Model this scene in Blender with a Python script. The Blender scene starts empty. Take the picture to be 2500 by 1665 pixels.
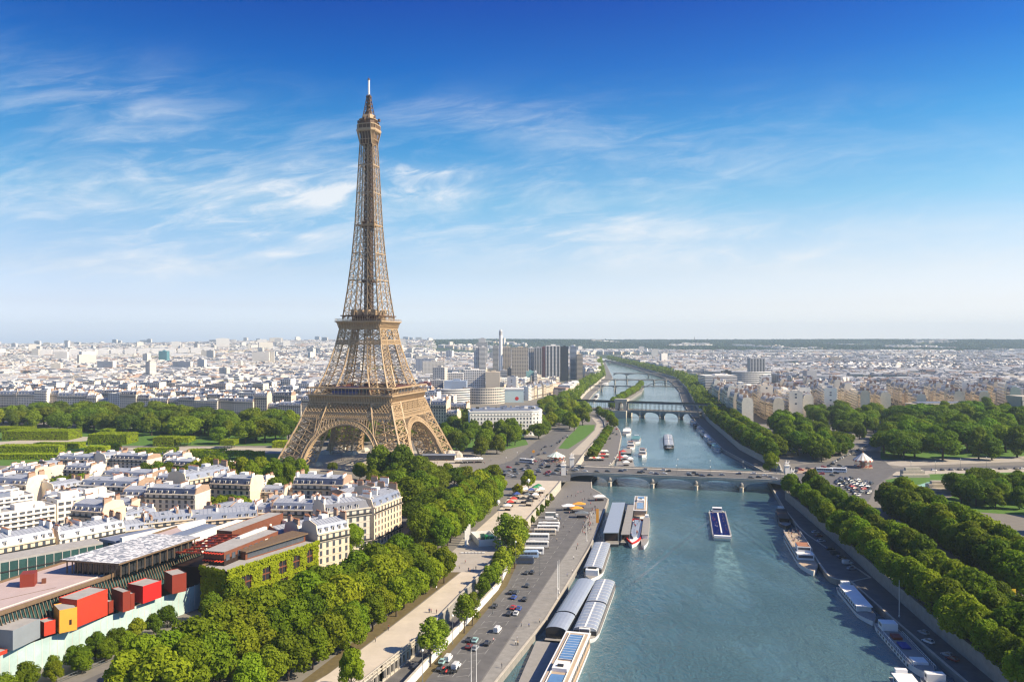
import bpy, math, random
from mathutils import Vector, Matrix, noise
R = math.radians
SC = bpy.context.scene
COL = SC.collection

# ---------------------------------------------------------------- camera, sky, sun, exposure
cam = bpy.data.objects.new('camera', bpy.data.cameras.new('camera'))
COL.objects.link(cam)
cam.location = (0, 0, 100)
cam.rotation_euler = (R(90), 0, 0)
cam.data.lens = 28.0
cam.data.sensor_width = 36.0
cam.data.clip_start = 1.0
cam.data.clip_end = 60000
SC.camera = cam
SC.view_settings.view_transform = 'Standard'
SC.view_settings.look = 'None'
SC.view_settings.gamma = 1
SC.view_settings.exposure = 0.85
SC.render.engine = 'CYCLES'
SC.cycles.max_bounces = 5
SC.cycles.diffuse_bounces = 3
SC.cycles.glossy_bounces = 2
SC.cycles.transmission_bounces = 3
SC.cycles.transparent_max_bounces = 6
SC.cycles.volume_bounces = 0
SC.cycles.caustics_reflective = False
SC.cycles.caustics_refractive = False
SC.cycles.use_denoising = True
SC.cycles.denoiser = 'OPENIMAGEDENOISE'
SC.cycles.pixel_filter_type = 'BLACKMAN_HARRIS'
SC.cycles.filter_width = 1.3

SUN_AZ, SUN_EL = 104.0, 37.0
lamp = bpy.data.lights.new('sun', 'SUN')
lamp.energy = 5.0
lamp.angle = R(0.5)
lamp.color = (1.0, 0.84, 0.60)
sun = bpy.data.objects.new('sun', lamp)
COL.objects.link(sun)
sun.rotation_euler = (R(90 - SUN_EL), 0, R(180 - SUN_AZ))

class NT:
    """small helper to write node trees as expressions"""
    def __init__(s, tree):
        s.t = tree
    def n(s, kind, **kw):
        nd = s.t.nodes.new(kind)
        for k, v in kw.items():
            setattr(nd, k, v)
        return nd
    def put(s, sock, v):
        if hasattr(v, 'is_linked') or isinstance(v, bpy.types.NodeSocket):
            s.t.links.new(v, sock)
        else:
            sock.default_value = v
    def m(s, op, a, b=None, c=None, clamp=False):
        nd = s.n('ShaderNodeMath', operation=op, use_clamp=clamp)
        for i, v in enumerate((a, b, c)):
            if v is not None:
                s.put(nd.inputs[i], v)
        return nd.outputs[0]
    def vm(s, op, a, b=None, out=0):
        nd = s.n('ShaderNodeVectorMath', operation=op)
        s.put(nd.inputs[0], a)
        if b is not None:
            s.put(nd.inputs[1], b)
        return nd.outputs[out]
    def sep(s, v):
        nd = s.n('ShaderNodeSeparateXYZ')
        s.put(nd.inputs[0], v)
        return nd.outputs
    def comb(s, x, y, z):
        nd = s.n('ShaderNodeCombineXYZ')
        for i, v in enumerate((x, y, z)):
            s.put(nd.inputs[i], v)
        return nd.outputs[0]
    def ramp(s, fac, stops, mode='LINEAR'):
        nd = s.n('ShaderNodeValToRGB')
        cr = nd.color_ramp
        cr.interpolation = mode
        while len(cr.elements) < len(stops):
            cr.elements.new(0.5)
        for e, (p, c) in zip(cr.elements, stops):
            e.position = p
            e.color = (c[0], c[1], c[2], 1)
        s.put(nd.inputs[0], fac)
        return nd.outputs[0]
    def mix(s, fac, a, b, blend='MIX'):
        nd = s.n('ShaderNodeMix', data_type='RGBA', blend_type=blend)
        s.put(nd.inputs[0], fac)
        for i, v in ((6, a), (7, b)):
            if isinstance(v, tuple) and len(v) == 3:
                v = (v[0], v[1], v[2], 1)
            s.put(nd.inputs[i], v)
        return nd.outputs[2]
    def noise(s, vec, scale, detail=4, rough=0.55, dist=0.0, dims='3D'):
        nd = s.n('ShaderNodeTexNoise', noise_dimensions=dims)
        if vec is not None:
            s.put(nd.inputs['Vector'], vec)
        nd.inputs['Scale'].default_value = scale
        nd.inputs['Detail'].default_value = detail
        nd.inputs['Roughness'].default_value = rough
        nd.inputs['Distortion'].default_value = dist
        return nd.outputs['Fac']
    def smooth(s, v, a, b):
        nd = s.n('ShaderNodeMapRange', interpolation_type='SMOOTHSTEP')
        s.put(nd.inputs[0], v)
        nd.inputs[1].default_value = a
        nd.inputs[2].default_value = b
        return nd.outputs[0]

world = bpy.data.worlds.new('World')
SC.world = world
world.use_nodes = True
def build_sky():
    q = NT(world.node_tree)
    sky = q.n('ShaderNodeTexSky', sky_type='NISHITA', sun_disc=False)
    sky.sun_elevation = R(SUN_EL)
    sky.sun_rotation = R(SUN_AZ)
    sky.air_density = 1.0
    sky.dust_density = 1.0
    sky.ozone_density = 1.0
    d = q.n('ShaderNodeTexCoord').outputs['Generated']
    x, y, z = q.sep(d)
    tint = q.ramp(q.m('MAXIMUM', z, 0.0), [
        (0.0, (1.55, 1.75, 2.5)), (0.009, (1.45, 1.62, 2.3)), (0.043, (1.06, 1.09, 1.45)), (0.085, (0.84, 0.90, 1.10)), (0.119, (0.62, 0.83, 1.03)),
        (0.169, (0.31, 0.76, 0.96)), (0.249, (0.05, 0.57, 0.92)), (0.324, (0.0, 0.35, 0.86)),
        (0.39, (0.0, 0.21, 0.76)), (0.6, (0.25, 0.42, 0.85)), (1.0, (0.3, 0.45, 0.8))])
    base = q.mix(1.0, sky.outputs[0], tint, 'MULTIPLY')
    base = q.mix(1.0, base, q.ramp(q.m('ADD', q.m('MULTIPLY', x, 0.5), 0.5), [(0.26, (0.76, 0.76, 0.80)), (0.45, (0.94, 0.95, 0.96)), (0.62, (1, 1, 1)), (0.8, (1.04, 1.02, 1.0))]), 'MULTIPLY')
    # high cirrus, placed by direction
    yy = q.m('MAXIMUM', y, 0.04)
    u = q.m('DIVIDE', x, yy)
    v = q.m('DIVIDE', z, yy)
    def blob(cu, cv, ru, rv, k, tilt=0.0):
        du = q.m('SUBTRACT', u, cu)
        dv = q.m('SUBTRACT', v, cv)
        if tilt:
            dv = q.m('SUBTRACT', dv, q.m('MULTIPLY', du, tilt))
        a = q.m('POWER', q.m('ABSOLUTE', q.m('DIVIDE', du, ru)), 2.0)
        b = q.m('POWER', q.m('ABSOLUTE', q.m('DIVIDE', dv, rv)), 2.0)
        return q.m('MULTIPLY', q.m('POWER', 2.718, q.m('MULTIPLY', q.m('ADD', a, b), -1.0)), k)
    wv = q.comb(q.m('MULTIPLY', u, 1.0), q.m('ADD', q.m('MULTIPLY', v, 4.2), q.m('MULTIPLY', u, -0.55)), 0.0)
    warp = q.n('ShaderNodeTexNoise')
    q.put(warp.inputs['Vector'], wv)
    warp.inputs['Scale'].default_value = 2.2
    warp.inputs['Detail'].default_value = 3
    wv2 = q.vm('ADD', wv, q.vm('MULTIPLY', warp.outputs['Color'], (0.22, 0.3, 0.0)))
    n1 = q.noise(wv2, 5.0, 9, 0.6, 0.4)
    n2 = q.noise(wv2, 15.0, 7, 0.65, 0.6)
    n3 = q.noise(wv, 1.6, 3, 0.5)
    total = None
    for b in ((-0.50, 0.165, 0.32, 0.06, 0.95, 0.02), (-0.30, 0.16, 0.18, 0.055, 0.5, 0.0), (-0.56, 0.095, 0.25, 0.02, 0.8, 0.0),
              (-0.45, 0.27, 0.26, 0.06, 0.5, -0.2), (-0.14, 0.213, 0.085, 0.010, 1.7, -0.03), (-0.18, 0.186, 0.12, 0.012, 1.5, -0.02),
              (-0.27, 0.132, 0.03, 0.004, 1.1, 0.0), (-0.31, 0.110, 0.04, 0.005, 0.6, 0.0),
              (0.0, 0.275, 0.20, 0.025, 0.4, -0.10), (0.10, 0.20, 0.25, 0.035, 0.45, 0.08), (0.16, 0.115, 0.32, 0.03, 0.8, -0.03),
              (0.10, 0.145, 0.16, 0.02, 0.4, 0.05), (0.5, 0.12, 0.4, 0.06, 0.42, 0.0), (0.35, 0.26, 0.4, 0.06, 0.18, 0.0)):
        e = blob(*b)
        total = e if total is None else q.m('ADD', total, e)
    streak = q.m('ADD', q.m('MULTIPLY', q.smooth(n1, 0.40, 0.78), 0.9), q.m('MULTIPLY', q.smooth(n2, 0.42, 0.76), 0.45))
    dens = q.m('MULTIPLY', total, q.m('ADD', q.m('MULTIPLY', streak, q.smooth(n3, 0.2, 0.55)), 0.1), None, True)
    dens = q.m('MULTIPLY', dens, q.smooth(y, 0.0, 0.3))
    cloudy = q.mix(q.m('MULTIPLY', dens, 0.95), base, (4.9, 5.15, 5.45))
    # milky glow of the low sun to the side, and thin white near the horizon there
    glow = q.m('MULTIPLY', q.smooth(q.m('ADD', q.m('MULTIPLY', x, 0.85), q.m('MULTIPLY', y, 0.5)), 0.2, 0.9), q.m('POWER', 2.718, q.m('MULTIPLY', q.m('MAXIMUM', z, 0.0), -12.0)))
    col = q.mix(q.m('MULTIPLY', glow, 1.0), cloudy, (5.75, 5.65, 5.4))
    bg = world.node_tree.nodes['Background']
    world.node_tree.links.new(col, bg.inputs[0])
    bg.inputs[1].default_value = 0.1
build_sky()

# ---------------------------------------------------------------- helpers
F, HZ, CXP, CAMH = 1944.44, 832.5, 1250.0, 100.0
def G(px, py, z=0.0):
    """ground point seen at a place of the picture, for a surface at height z"""
    y = F * (CAMH - z) / (py - HZ)
    return Vector(((px - CXP) / F * y, y, z))
def lerp(a, b, t):
    return a + (b - a) * t
def interp(line, y):
    """x of a polyline [(x, y), ...] at y"""
    if y <= line[0][1]:
        a, b = line[0], line[1]
    elif y >= line[-1][1]:
        a, b = line[-2], line[-1]
    else:
        for a, b in zip(line, line[1:]):
            if a[1] <= y <= b[1]:
                break
    return a[0] + (b[0] - a[0]) * (y - a[1]) / (b[1] - a[1])
def sstep(a, b, x):
    t = min(1, max(0, (x - a) / (b - a)))
    return t * t * (3 - 2 * t)

class MB:
    """collects faces with materials; build() links ONE mesh object"""
    def __init__(s):
        s.v, s.f, s.mi, s.mats = [], [], [], []
        s.cur = 0
        s.M = None
        s.cols = None
        s.c = (1, 1, 1)
    def mat(s, m):
        if m not in s.mats:
            s.mats.append(m)
        s.cur = s.mats.index(m)
        return s
    def add(s, vs, fs):
        o = len(s.v)
        if s.M is not None:
            vs = [s.M @ Vector(p) for p in vs]
        s.v.extend([tuple(p) for p in vs])
        for f in fs:
            s.f.append(tuple(i + o for i in f))
            s.mi.append(s.cur)
            if s.cols is not None:
                s.cols.append(s.c)
        return s
    def quad(s, a, b, c, d):
        return s.add([a, b, c, d], [(0, 1, 2, 3)])
    def box(s, x0, x1, y0, y1, z0, z1, bottom=True):
        vs = [(x0, y0, z0), (x1, y0, z0), (x1, y1, z0), (x0, y1, z0), (x0, y0, z1), (x1, y0, z1), (x1, y1, z1), (x0, y1, z1)]
        fs = [(4, 5, 6, 7), (0, 1, 5, 4), (1, 2, 6, 5), (2, 3, 7, 6), (3, 0, 4, 7)]
        if bottom:
            fs.append((3, 2, 1, 0))
        return s.add(vs, fs)
    def cbox(s, c, sx, sy, sz, rz=0.0):
        """box centred in plan, standing on c.z"""
        co, si = math.cos(rz), math.sin(rz)
        vs = []
        for z in (0, sz):
            for a, b in ((-.5, -.5), (.5, -.5), (.5, .5), (-.5, .5)):
                x, y = a * sx, b * sy
                vs.append((c[0] + x * co - y * si, c[1] + x * si + y * co, c[2] + z))
        return s.add(vs, [(4, 5, 6, 7), (0, 1, 5, 4), (1, 2, 6, 5), (2, 3, 7, 6), (3, 0, 4, 7), (3, 2, 1, 0)])
    def prism(s, pts, z0, z1, top=True, bottom=False):
        n = len(pts)
        vs = [(p[0], p[1], z0) for p in pts] + [(p[0], p[1], z1) for p in pts]
        fs = [(i, (i + 1) % n, (i + 1) % n + n, i + n) for i in range(n)]
        if top:
            fs.append(tuple(range(n, 2 * n)))
        if bottom:
            fs.append(tuple(range(n - 1, -1, -1)))
        return s.add(vs, fs)
    def loft(s, rings, cap0=True, cap1=True):
        n = len(rings[0])
        vs = [p for r in rings for p in r]
        fs = []
        for k in range(len(rings) - 1):
            for i in range(n):
                j = (i + 1) % n
                fs.append((k * n + i, k * n + j, (k + 1) * n + j, (k + 1) * n + i))
        if cap0:
            fs.append(tuple(range(n - 1, -1, -1)))
        if cap1:
            fs.append(tuple(range((len(rings) - 1) * n, len(rings) * n)))
        return s.add(vs, fs)
    def beam(s, p, q, w, h=None):
        p, q = Vector(p), Vector(q)
        d = q - p
        if d.length < 1e-6:
            return s
        d.normalize()
        up = Vector((0, 0, 1)) if abs(d.z) < 0.95 else Vector((1, 0, 0))
        a = d.cross(up).normalized() * (w / 2)
        b = a.normalized().cross(d) * ((h or w) / 2)
        vs = [p - a - b, p + a - b, p + a + b, p - a + b, q - a - b, q + a - b, q + a + b, q - a + b]
        return s.add(vs, [(0, 1, 5, 4), (1, 2, 6, 5), (2, 3, 7, 6), (3, 0, 4, 7), (3, 2, 1, 0), (4, 5, 6, 7)])
    def tube(s, p, q, r0, r1=None, n=8, caps=True):
        p, q = Vector(p), Vector(q)
        r1 = r0 if r1 is None else r1
        d = (q - p).normalized()
        up = Vector((0, 0, 1)) if abs(d.z) < 0.95 else Vector((1, 0, 0))
        a = d.cross(up).normalized()
        b = a.cross(d)
        rings = []
        for c, r in ((p, r0), (q, r1)):
            rings.append([c + (a * math.cos(t) + b * math.sin(t)) * r for t in [-2 * math.pi * i / n for i in range(n)]])
        return s.loft(rings, caps, caps)
    def strip(s, A, B):
        """ribbon between two equally long point lists"""
        n = len(A)
        return s.add(list(A) + list(B), [(i, i + 1, n + i + 1, n + i) for i in range(n - 1)])
    def lathe(s, prof, c=(0, 0, 0), n=16):
        rings = [[(c[0] + r * math.cos(2 * math.pi * i / n), c[1] + r * math.sin(2 * math.pi * i / n), c[2] + z) for i in range(n)] for r, z in prof]
        return s.loft(rings)
    def mesh(s, name, smooth=False):
        me = bpy.data.meshes.new(name)
        me.from_pydata(s.v, [], s.f)
        for m in s.mats:
            me.materials.append(m)
        if len(s.mats) > 1:
            me.polygons.foreach_set('material_index', s.mi)
        if s.cols is not None:
            at = me.color_attributes.new('tone', 'FLOAT_COLOR', 'CORNER')
            buf = []
            for f, c in zip(s.f, s.cols):
                buf.extend((c[0], c[1], c[2], 1.0) * len(f))
            at.data.foreach_set('color', buf)
        if smooth:
            me.polygons.foreach_set('use_smooth', [True] * len(s.f))
        me.update()
        return me
    def build(s, name, parent=None, mat=None, smooth=False):
        if mat is not None and not s.mats:
            s.mats.append(mat)
        o = bpy.data.objects.new(name, s.mesh(name, smooth))
        COL.objects.link(o)
        if parent is not None:
            o.parent = parent
        return o

def link(name, me, parent=None, loc=None, rz=None, scale=None):
    o = bpy.data.objects.new(name, me)
    COL.objects.link(o)
    if parent is not None:
        o.parent = parent
    if loc is not None:
        o.location = loc
    if rz is not None:
        o.rotation_euler = (0, 0, rz)
    if scale is not None:
        o.scale = scale if hasattr(scale, '__len__') else (scale,) * 3
    return o
def empty(name, loc=(0, 0, 0), rz=0.0, scale=None):
    o = bpy.data.objects.new(name, None)
    COL.objects.link(o)
    o.location = loc
    o.rotation_euler = (0, 0, rz)
    if scale is not None:
        o.scale = scale if hasattr(scale, '__len__') else (scale,) * 3
    return o
def tag(o, label, cat, group=None):
    o['label'] = label
    o['category'] = cat
    if group:
        o['group'] = group
    return o
def kind(o, k):
    o['kind'] = k
    return o
def dup(root, loc, rz, label, group, scale=None, color=None):
    """copy of a thing with copies of its parts and sub-parts"""
    def cp(o, parent):
        c = o.copy()
        COL.objects.link(c)
        if parent is not None:
            c.parent = parent
        if color is not None:
            c.color = color
        for ch in KIDS.get(o.name, ()):
            cp(ch, c)
        return c
    if root.name not in KIDS:
        index_kids(root)
    r = cp(root, None)
    r.location = loc
    r.rotation_euler = (0, 0, rz)
    if scale is not None:
        r.scale = scale if hasattr(scale, '__len__') else (scale,) * 3
    r['label'] = label
    if group:
        r['group'] = group
    return r
KIDS = {}
def index_kids(root):
    KIDS[root.name] = list(root.children)
    for c in KIDS[root.name]:
        index_kids(c)

ORD = ('first second third fourth fifth sixth seventh eighth ninth tenth eleventh twelfth thirteenth fourteenth fifteenth sixteenth seventeenth '
       'eighteenth nineteenth twentieth').split()
TENS = {20: 'twenty', 30: 'thirty', 40: 'forty', 50: 'fifty', 60: 'sixty', 70: 'seventy', 80: 'eighty', 90: 'ninety'}
def nth(i):
    """ordinal word of the index i counted from zero"""
    i += 1
    if i <= 20:
        return ORD[i - 1]
    if i % 10 == 0:
        return TENS[i][:-1] + 'ieth'
    return TENS[i // 10 * 10] + '-' + ORD[i % 10 - 1]

# ---------------------------------------------------------------- materials
def material(name, col, rough=0.7, var=0.12, scale=0.4, metal=0.0, spec=0.3, use_obj=False, attr=False, detail=5):
    m = bpy.data.materials.new(name)
    m.use_nodes = True
    q = NT(m.node_tree)
    b = m.node_tree.nodes['Principled BSDF']
    b.inputs['Roughness'].default_value = rough
    b.inputs['Metallic'].default_value = metal
    b.inputs['Specular IOR Level'].default_value = spec
    c = (col[0], col[1], col[2], 1)
    if use_obj:
        c = q.mix(1.0, q.n('ShaderNodeObjectInfo').outputs['Color'], c, 'MULTIPLY')
    if attr:
        c = q.mix(1.0, q.n('ShaderNodeVertexColor', layer_name='tone').outputs['Color'], c, 'MULTIPLY')
    if var:
        pos = q.n('ShaderNodeNewGeometry').outputs['Position']
        f = q.noise(pos, scale, detail, 0.65)
        k = q.m('ADD', q.m('MULTIPLY', q.m('SUBTRACT', f, 0.5), var * 4), 1.0)
        c = q.mix(1.0, c, q.comb(k, k, k), 'MULTIPLY')
    q.put(b.inputs['Base Color'], c)
    return m
# ---------------------------------------------------------------- terrain, river, quays
U_L = [(-66, 100), (-40, 243.6), (-30.8, 268.8), (-12.9, 340.8), (6, 430), (32.8, 555), (41.2, 596), (50, 632), (64.7, 708), (106, 904), (114, 986), (116, 1080), (110, 1180), (108, 1260), (120, 1400), (150, 1600), (262, 2252), (455, 4063), (470, 4300)]
Q_L = [(-40, 100), (-4.8, 244), (12.8, 298.6), (40.4, 406), (60, 505), (64, 526), (61, 548), (57, 566), (60, 600), (70, 636), (86, 680), (99, 740), (110, 810), (120, 872), (126, 930), (130, 1000), (130, 1080), (124, 1180), (120, 1260), (134, 1400), (165, 1600), (285, 2252), (474, 4063), (485, 4300)]
U_R = [(140, 100), (147, 230), (152, 286), (159.5, 349), (166.5, 400), (180.5, 526), (194, 558), (204, 600), (215, 640), (219, 766), (254, 1034), (304, 1332), (372, 1686), (450, 2180), (500, 3283), (500, 4300)]
Q_R = [(134, 100), (138, 230), (143.5, 304), (147, 346), (158, 352), (159, 430), (161, 449), (170, 500), (183, 558), (192, 600), (202, 636), (203, 766), (238, 1034), (286, 1332), (353, 1686), (429, 2180), (476, 3283), (486, 4300)]
WATER_Z, QUAY_Z = -7.0, -4.5

def terrain(x, y):
    """height of the land: flat by the river, rising to wooded hills far off"""
    if y < 2200:
        return 0.0
    az = x / y
    n = noise.noise(Vector((x * 0.0004, y * 0.0004, 1.3)))
    n2 = noise.noise(Vector((x * 0.0011, y * 0.0011, 7.3)))
    left = sstep(0.06, -0.16, az)
    hl = 58 + 34 * sstep(-0.5, -0.22, az) - 10 * sstep(-0.52, -0.62, az)
    zl = hl * sstep(2400, 7600, y) + 9 * n * sstep(3500, 6500, y)
    ridge = 103 - 6 * sstep(0.1, 0.6, az) + 4 * sstep(0.05, -0.05, az) + 10 * n
    zr = 14 * sstep(3000, 6000, y) + (ridge - 14) * sstep(5600, 9000, y + 1300 * n2 + 500 * sstep(0.1, -0.1, az))
    return lerp(zr, zl, left)

M_ground = bpy.data.materials.new('city_ground')
def build_ground_mat():
    m = M_ground
    m.use_nodes = True
    q = NT(m.node_tree)
    b = m.node_tree.nodes['Principled BSDF']
    b.inputs['Roughness'].default_value = 0.9
    b.inputs['Specular IOR Level'].default_value = 0.1
    pos = q.n('ShaderNodeNewGeometry').outputs['Position']
    x, y, z = q.sep(pos)
    n = q.noise(pos, 0.25, 6, 0.7)
    near = q.mix(n, (0.14, 0.132, 0.12), (0.25, 0.235, 0.21))
    nf = q.noise(pos, 0.004, 6, 0.65)
    wood = q.mix(q.noise(pos, 0.03, 4, 0.7), (0.024, 0.050, 0.026), (0.055, 0.095, 0.045))
    far = q.mix(q.smooth(nf, 0.42, 0.55), (0.10, 0.10, 0.095), wood)
    hill = q.smooth(q.m('ADD', z, q.m('MULTIPLY', nf, 40.0)), 45.0, 72.0)
    az = q.m('DIVIDE', x, q.m('MAXIMUM', y, 1.0))
    hill = q.m('MULTIPLY', hill, q.smooth(az, -0.16, -0.04))
    col = q.mix(q.smooth(y, 1500.0, 2600.0), near, far)
    col = q.mix(hill, col, wood)
    q.put(b.inputs['Base Color'], col)
build_ground_mat()

def build_ground():
    ys = [100, 140, 180, 215, 243.6, 256, 268.8, 290, 315, 340.8, 370, 400, 430, 470, 510, 555, 575, 596, 615, 640, 670, 708, 760, 830, 904, 986, 1034, 1080, 1170, 1260, 1332, 1400, 1500, 1600, 1686, 1850, 2000, 2180, 2252, 2500, 2800]
    y = 3000
    while y < 11000:
        ys.append(y)
        y += 140
    for name, line, sgn in (('ground', U_L, -1), ('ground', U_R, 1)):
        mb = MB()
        nx = 90
        for y in ys:
            for i in range(nx + 1):
                t = i / nx
                e = interp(line, min(y, 4300)) if y < 4300 else interp(line, 4300)
                if y >= 4300:
                    e = 478
                x = e + sgn * (t ** 2.2) * (y * 0.72 + 1100)
                mb.v.append((x, y, terrain(x, y)))
        for r in range(len(ys) - 1):
            for i in range(nx):
                a, b = r * (nx + 1) + i, (r + 1) * (nx + 1) + i
                mb.f.append((a, a + 1, b + 1, b) if sgn > 0 else (a + 1, a, b, b + 1))
        o = mb.build(name, mat=M_ground, smooth=True)
        kind(o, 'structure')
build_ground()

M_water = bpy.data.materials.new('river_water')
def build_water():
    m = M_water
    m.use_nodes = True
    q = NT(m.node_tree)
    b = m.node_tree.nodes['Principled BSDF']
    pos = q.n('ShaderNodeNewGeometry').outputs['Position']
    n0 = q.noise(pos, 0.012, 3, 0.5)
    q.put(b.inputs['Base Color'], q.mix(q.smooth(n0, 0.3, 0.7), (0.020, 0.105, 0.125), (0.032, 0.145, 0.160)))
    b.inputs['Roughness'].default_value = 0.09
    b.inputs['IOR'].default_value = 1.33
    b.inputs['Specular IOR Level'].default_value = 0.5
    px, py, pz = q.sep(pos)
    sc = q.vm('MULTIPLY', pos, (1.0, 0.5, 1.0))
    w1 = q.noise(sc, 0.30, 4, 0.65, 0.6)
    w2 = q.noise(sc, 1.1, 4, 0.65, 0.5)
    w0 = q.noise(sc, 0.06, 2, 0.5)
    calm = q.smooth(w0, 0.32, 0.62)
    h = q.m('ADD', q.m('MULTIPLY', w1, 0.95), q.m('MULTIPLY', q.m('MULTIPLY', w2, 0.5), q.m('ADD', calm, 0.35)))
    foam = None
    for bx, by, fx, fy, half, length in ((112.0, 424.0, 0.215, 0.977, 4.2, 105.0), (172.0, 884.0, -0.17, -0.985, 5.0, 130.0)):
        dx, dy = q.m('SUBTRACT', px, bx), q.m('SUBTRACT', py, by)
        back = q.m('MULTIPLY', q.m('ADD', q.m('MULTIPLY', dx, fx), q.m('MULTIPLY', dy, fy)), -1.0)
        cross = q.m('ABSOLUTE', q.m('SUBTRACT', q.m('MULTIPLY', dx, fy), q.m('MULTIPLY', dy, fx)))
        fade = q.m('MULTIPLY', q.smooth(back, -3.0, 6.0), q.m('SUBTRACT', 1.0, q.smooth(back, length * .15, length)))
        strip = q.m('MULTIPLY', fade, q.m('SUBTRACT', 1.0, q.smooth(q.m('SUBTRACT', cross, q.m('MULTIPLY', back, 0.05)), half * .5, half * 1.1)))
        b2 = q.m('ADD', back, 70.0)
        arm = q.m('SUBTRACT', cross, q.m('MULTIPLY', b2, 0.27))
        vband = q.m('MULTIPLY', q.m('SUBTRACT', 1.0, q.smooth(q.m('ABSOLUTE', arm), 0.0, 9.0)), q.m('SUBTRACT', 1.0, q.smooth(b2, 90.0, 260.0)))
        vband = q.m('MULTIPLY', vband, q.smooth(b2, 5.0, 30.0))
        wav = q.m('MULTIPLY', q.m('SINE', q.m('ADD', q.m('MULTIPLY', arm, 1.25), q.m('MULTIPLY', w1, 5.0))), q.m('MULTIPLY', vband, 0.20))
        h = q.m('ADD', h, q.m('ADD', wav, q.m('MULTIPLY', q.m('MULTIPLY', strip, w2), 0.5)))
        f_ = q.m('MULTIPLY', strip, q.smooth(q.m('ADD', w1, q.m('MULTIPLY', w2, .6)), 0.55, 1.05))
        foam = f_ if foam is None else q.m('MAXIMUM', foam, f_)
    h = q.m('MULTIPLY', h, q.m('SUBTRACT', 1.0, q.m('MULTIPLY', q.smooth(py, 420.0, 800.0), 0.82)))
    base = q.mix(q.smooth(n0, 0.3, 0.7), (0.046, 0.106, 0.130), (0.074, 0.142, 0.164))
    q.put(b.inputs['Base Color'], q.mix(foam, base, (0.22, 0.38, 0.39)))
    bump = q.n('ShaderNodeBump')
    bump.inputs['Strength'].default_value = 0.75
    bump.inputs['Distance'].default_value = 1.35
    q.put(bump.inputs['Height'], h)
    q.put(b.inputs['Normal'], bump.outputs[0])
    mb = MB()
    L, Rr = [], []
    for y in [60, 150, 244, 300, 345, 400, 470, 530, 600, 668, 770, 872, 971, 1080, 1260, 1332, 1400, 1600, 1686, 2180, 2252, 3283, 4063, 4290]:
        L.append((interp(Q_L, y) - 30, y, WATER_Z))
        Rr.append((interp(Q_R, y) + 30, y, WATER_Z))
    mb.strip(Rr, L)
    kind(mb.build('river_water', mat=m), 'structure')
build_water()

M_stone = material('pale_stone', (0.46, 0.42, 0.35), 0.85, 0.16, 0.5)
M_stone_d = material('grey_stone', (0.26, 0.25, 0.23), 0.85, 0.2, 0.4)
M_asph = material('asphalt', (0.122, 0.119, 0.118), 0.85, 0.22, 0.2)
M_cobble = material('cobbles', (0.165, 0.158, 0.152), 0.85, 0.25, 0.9)
M_paving = material('pale_paving', (0.36, 0.33, 0.29), 0.9, 0.14, 0.2)
M_sand = material('sandy_path', (0.50, 0.44, 0.36), 0.95, 0.12, 0.15)
M_dirt = material('dry_earth', (0.125, 0.098, 0.045), 0.95, 0.2, 0.5)
M_lawn = material('lawn', (0.075, 0.16, 0.022), 0.95, 0.2, 0.25)
M_white = material('white_paint', (0.74, 0.73, 0.70), 0.6, 0.06, 0.8)
M_dark = material('dark_metal', (0.03, 0.032, 0.035), 0.5, 0.1, 1.0)

def sheet(name, pts, mat, z):
    mb = MB()
    mb.add([(p[0], p[1], z) for p in pts], [tuple(range(len(pts)))])
    o = mb.build(name, mat=mat)
    # faces must look up
    if o.data.polygons[0].normal.z < 0:
        o.data.flip_normals()
    return kind(o, 'structure')
def ribbon(name, line_a, line_b, mat, z):
    mb = MB()
    mb.strip([(a[0], a[1], z) for a in line_a], [(b[0], b[1], z) for b in line_b])
    o = mb.build(name, mat=mat)
    if o.data.polygons[0].normal.z < 0:
        o.data.flip_normals()
    return kind(o, 'structure')

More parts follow.
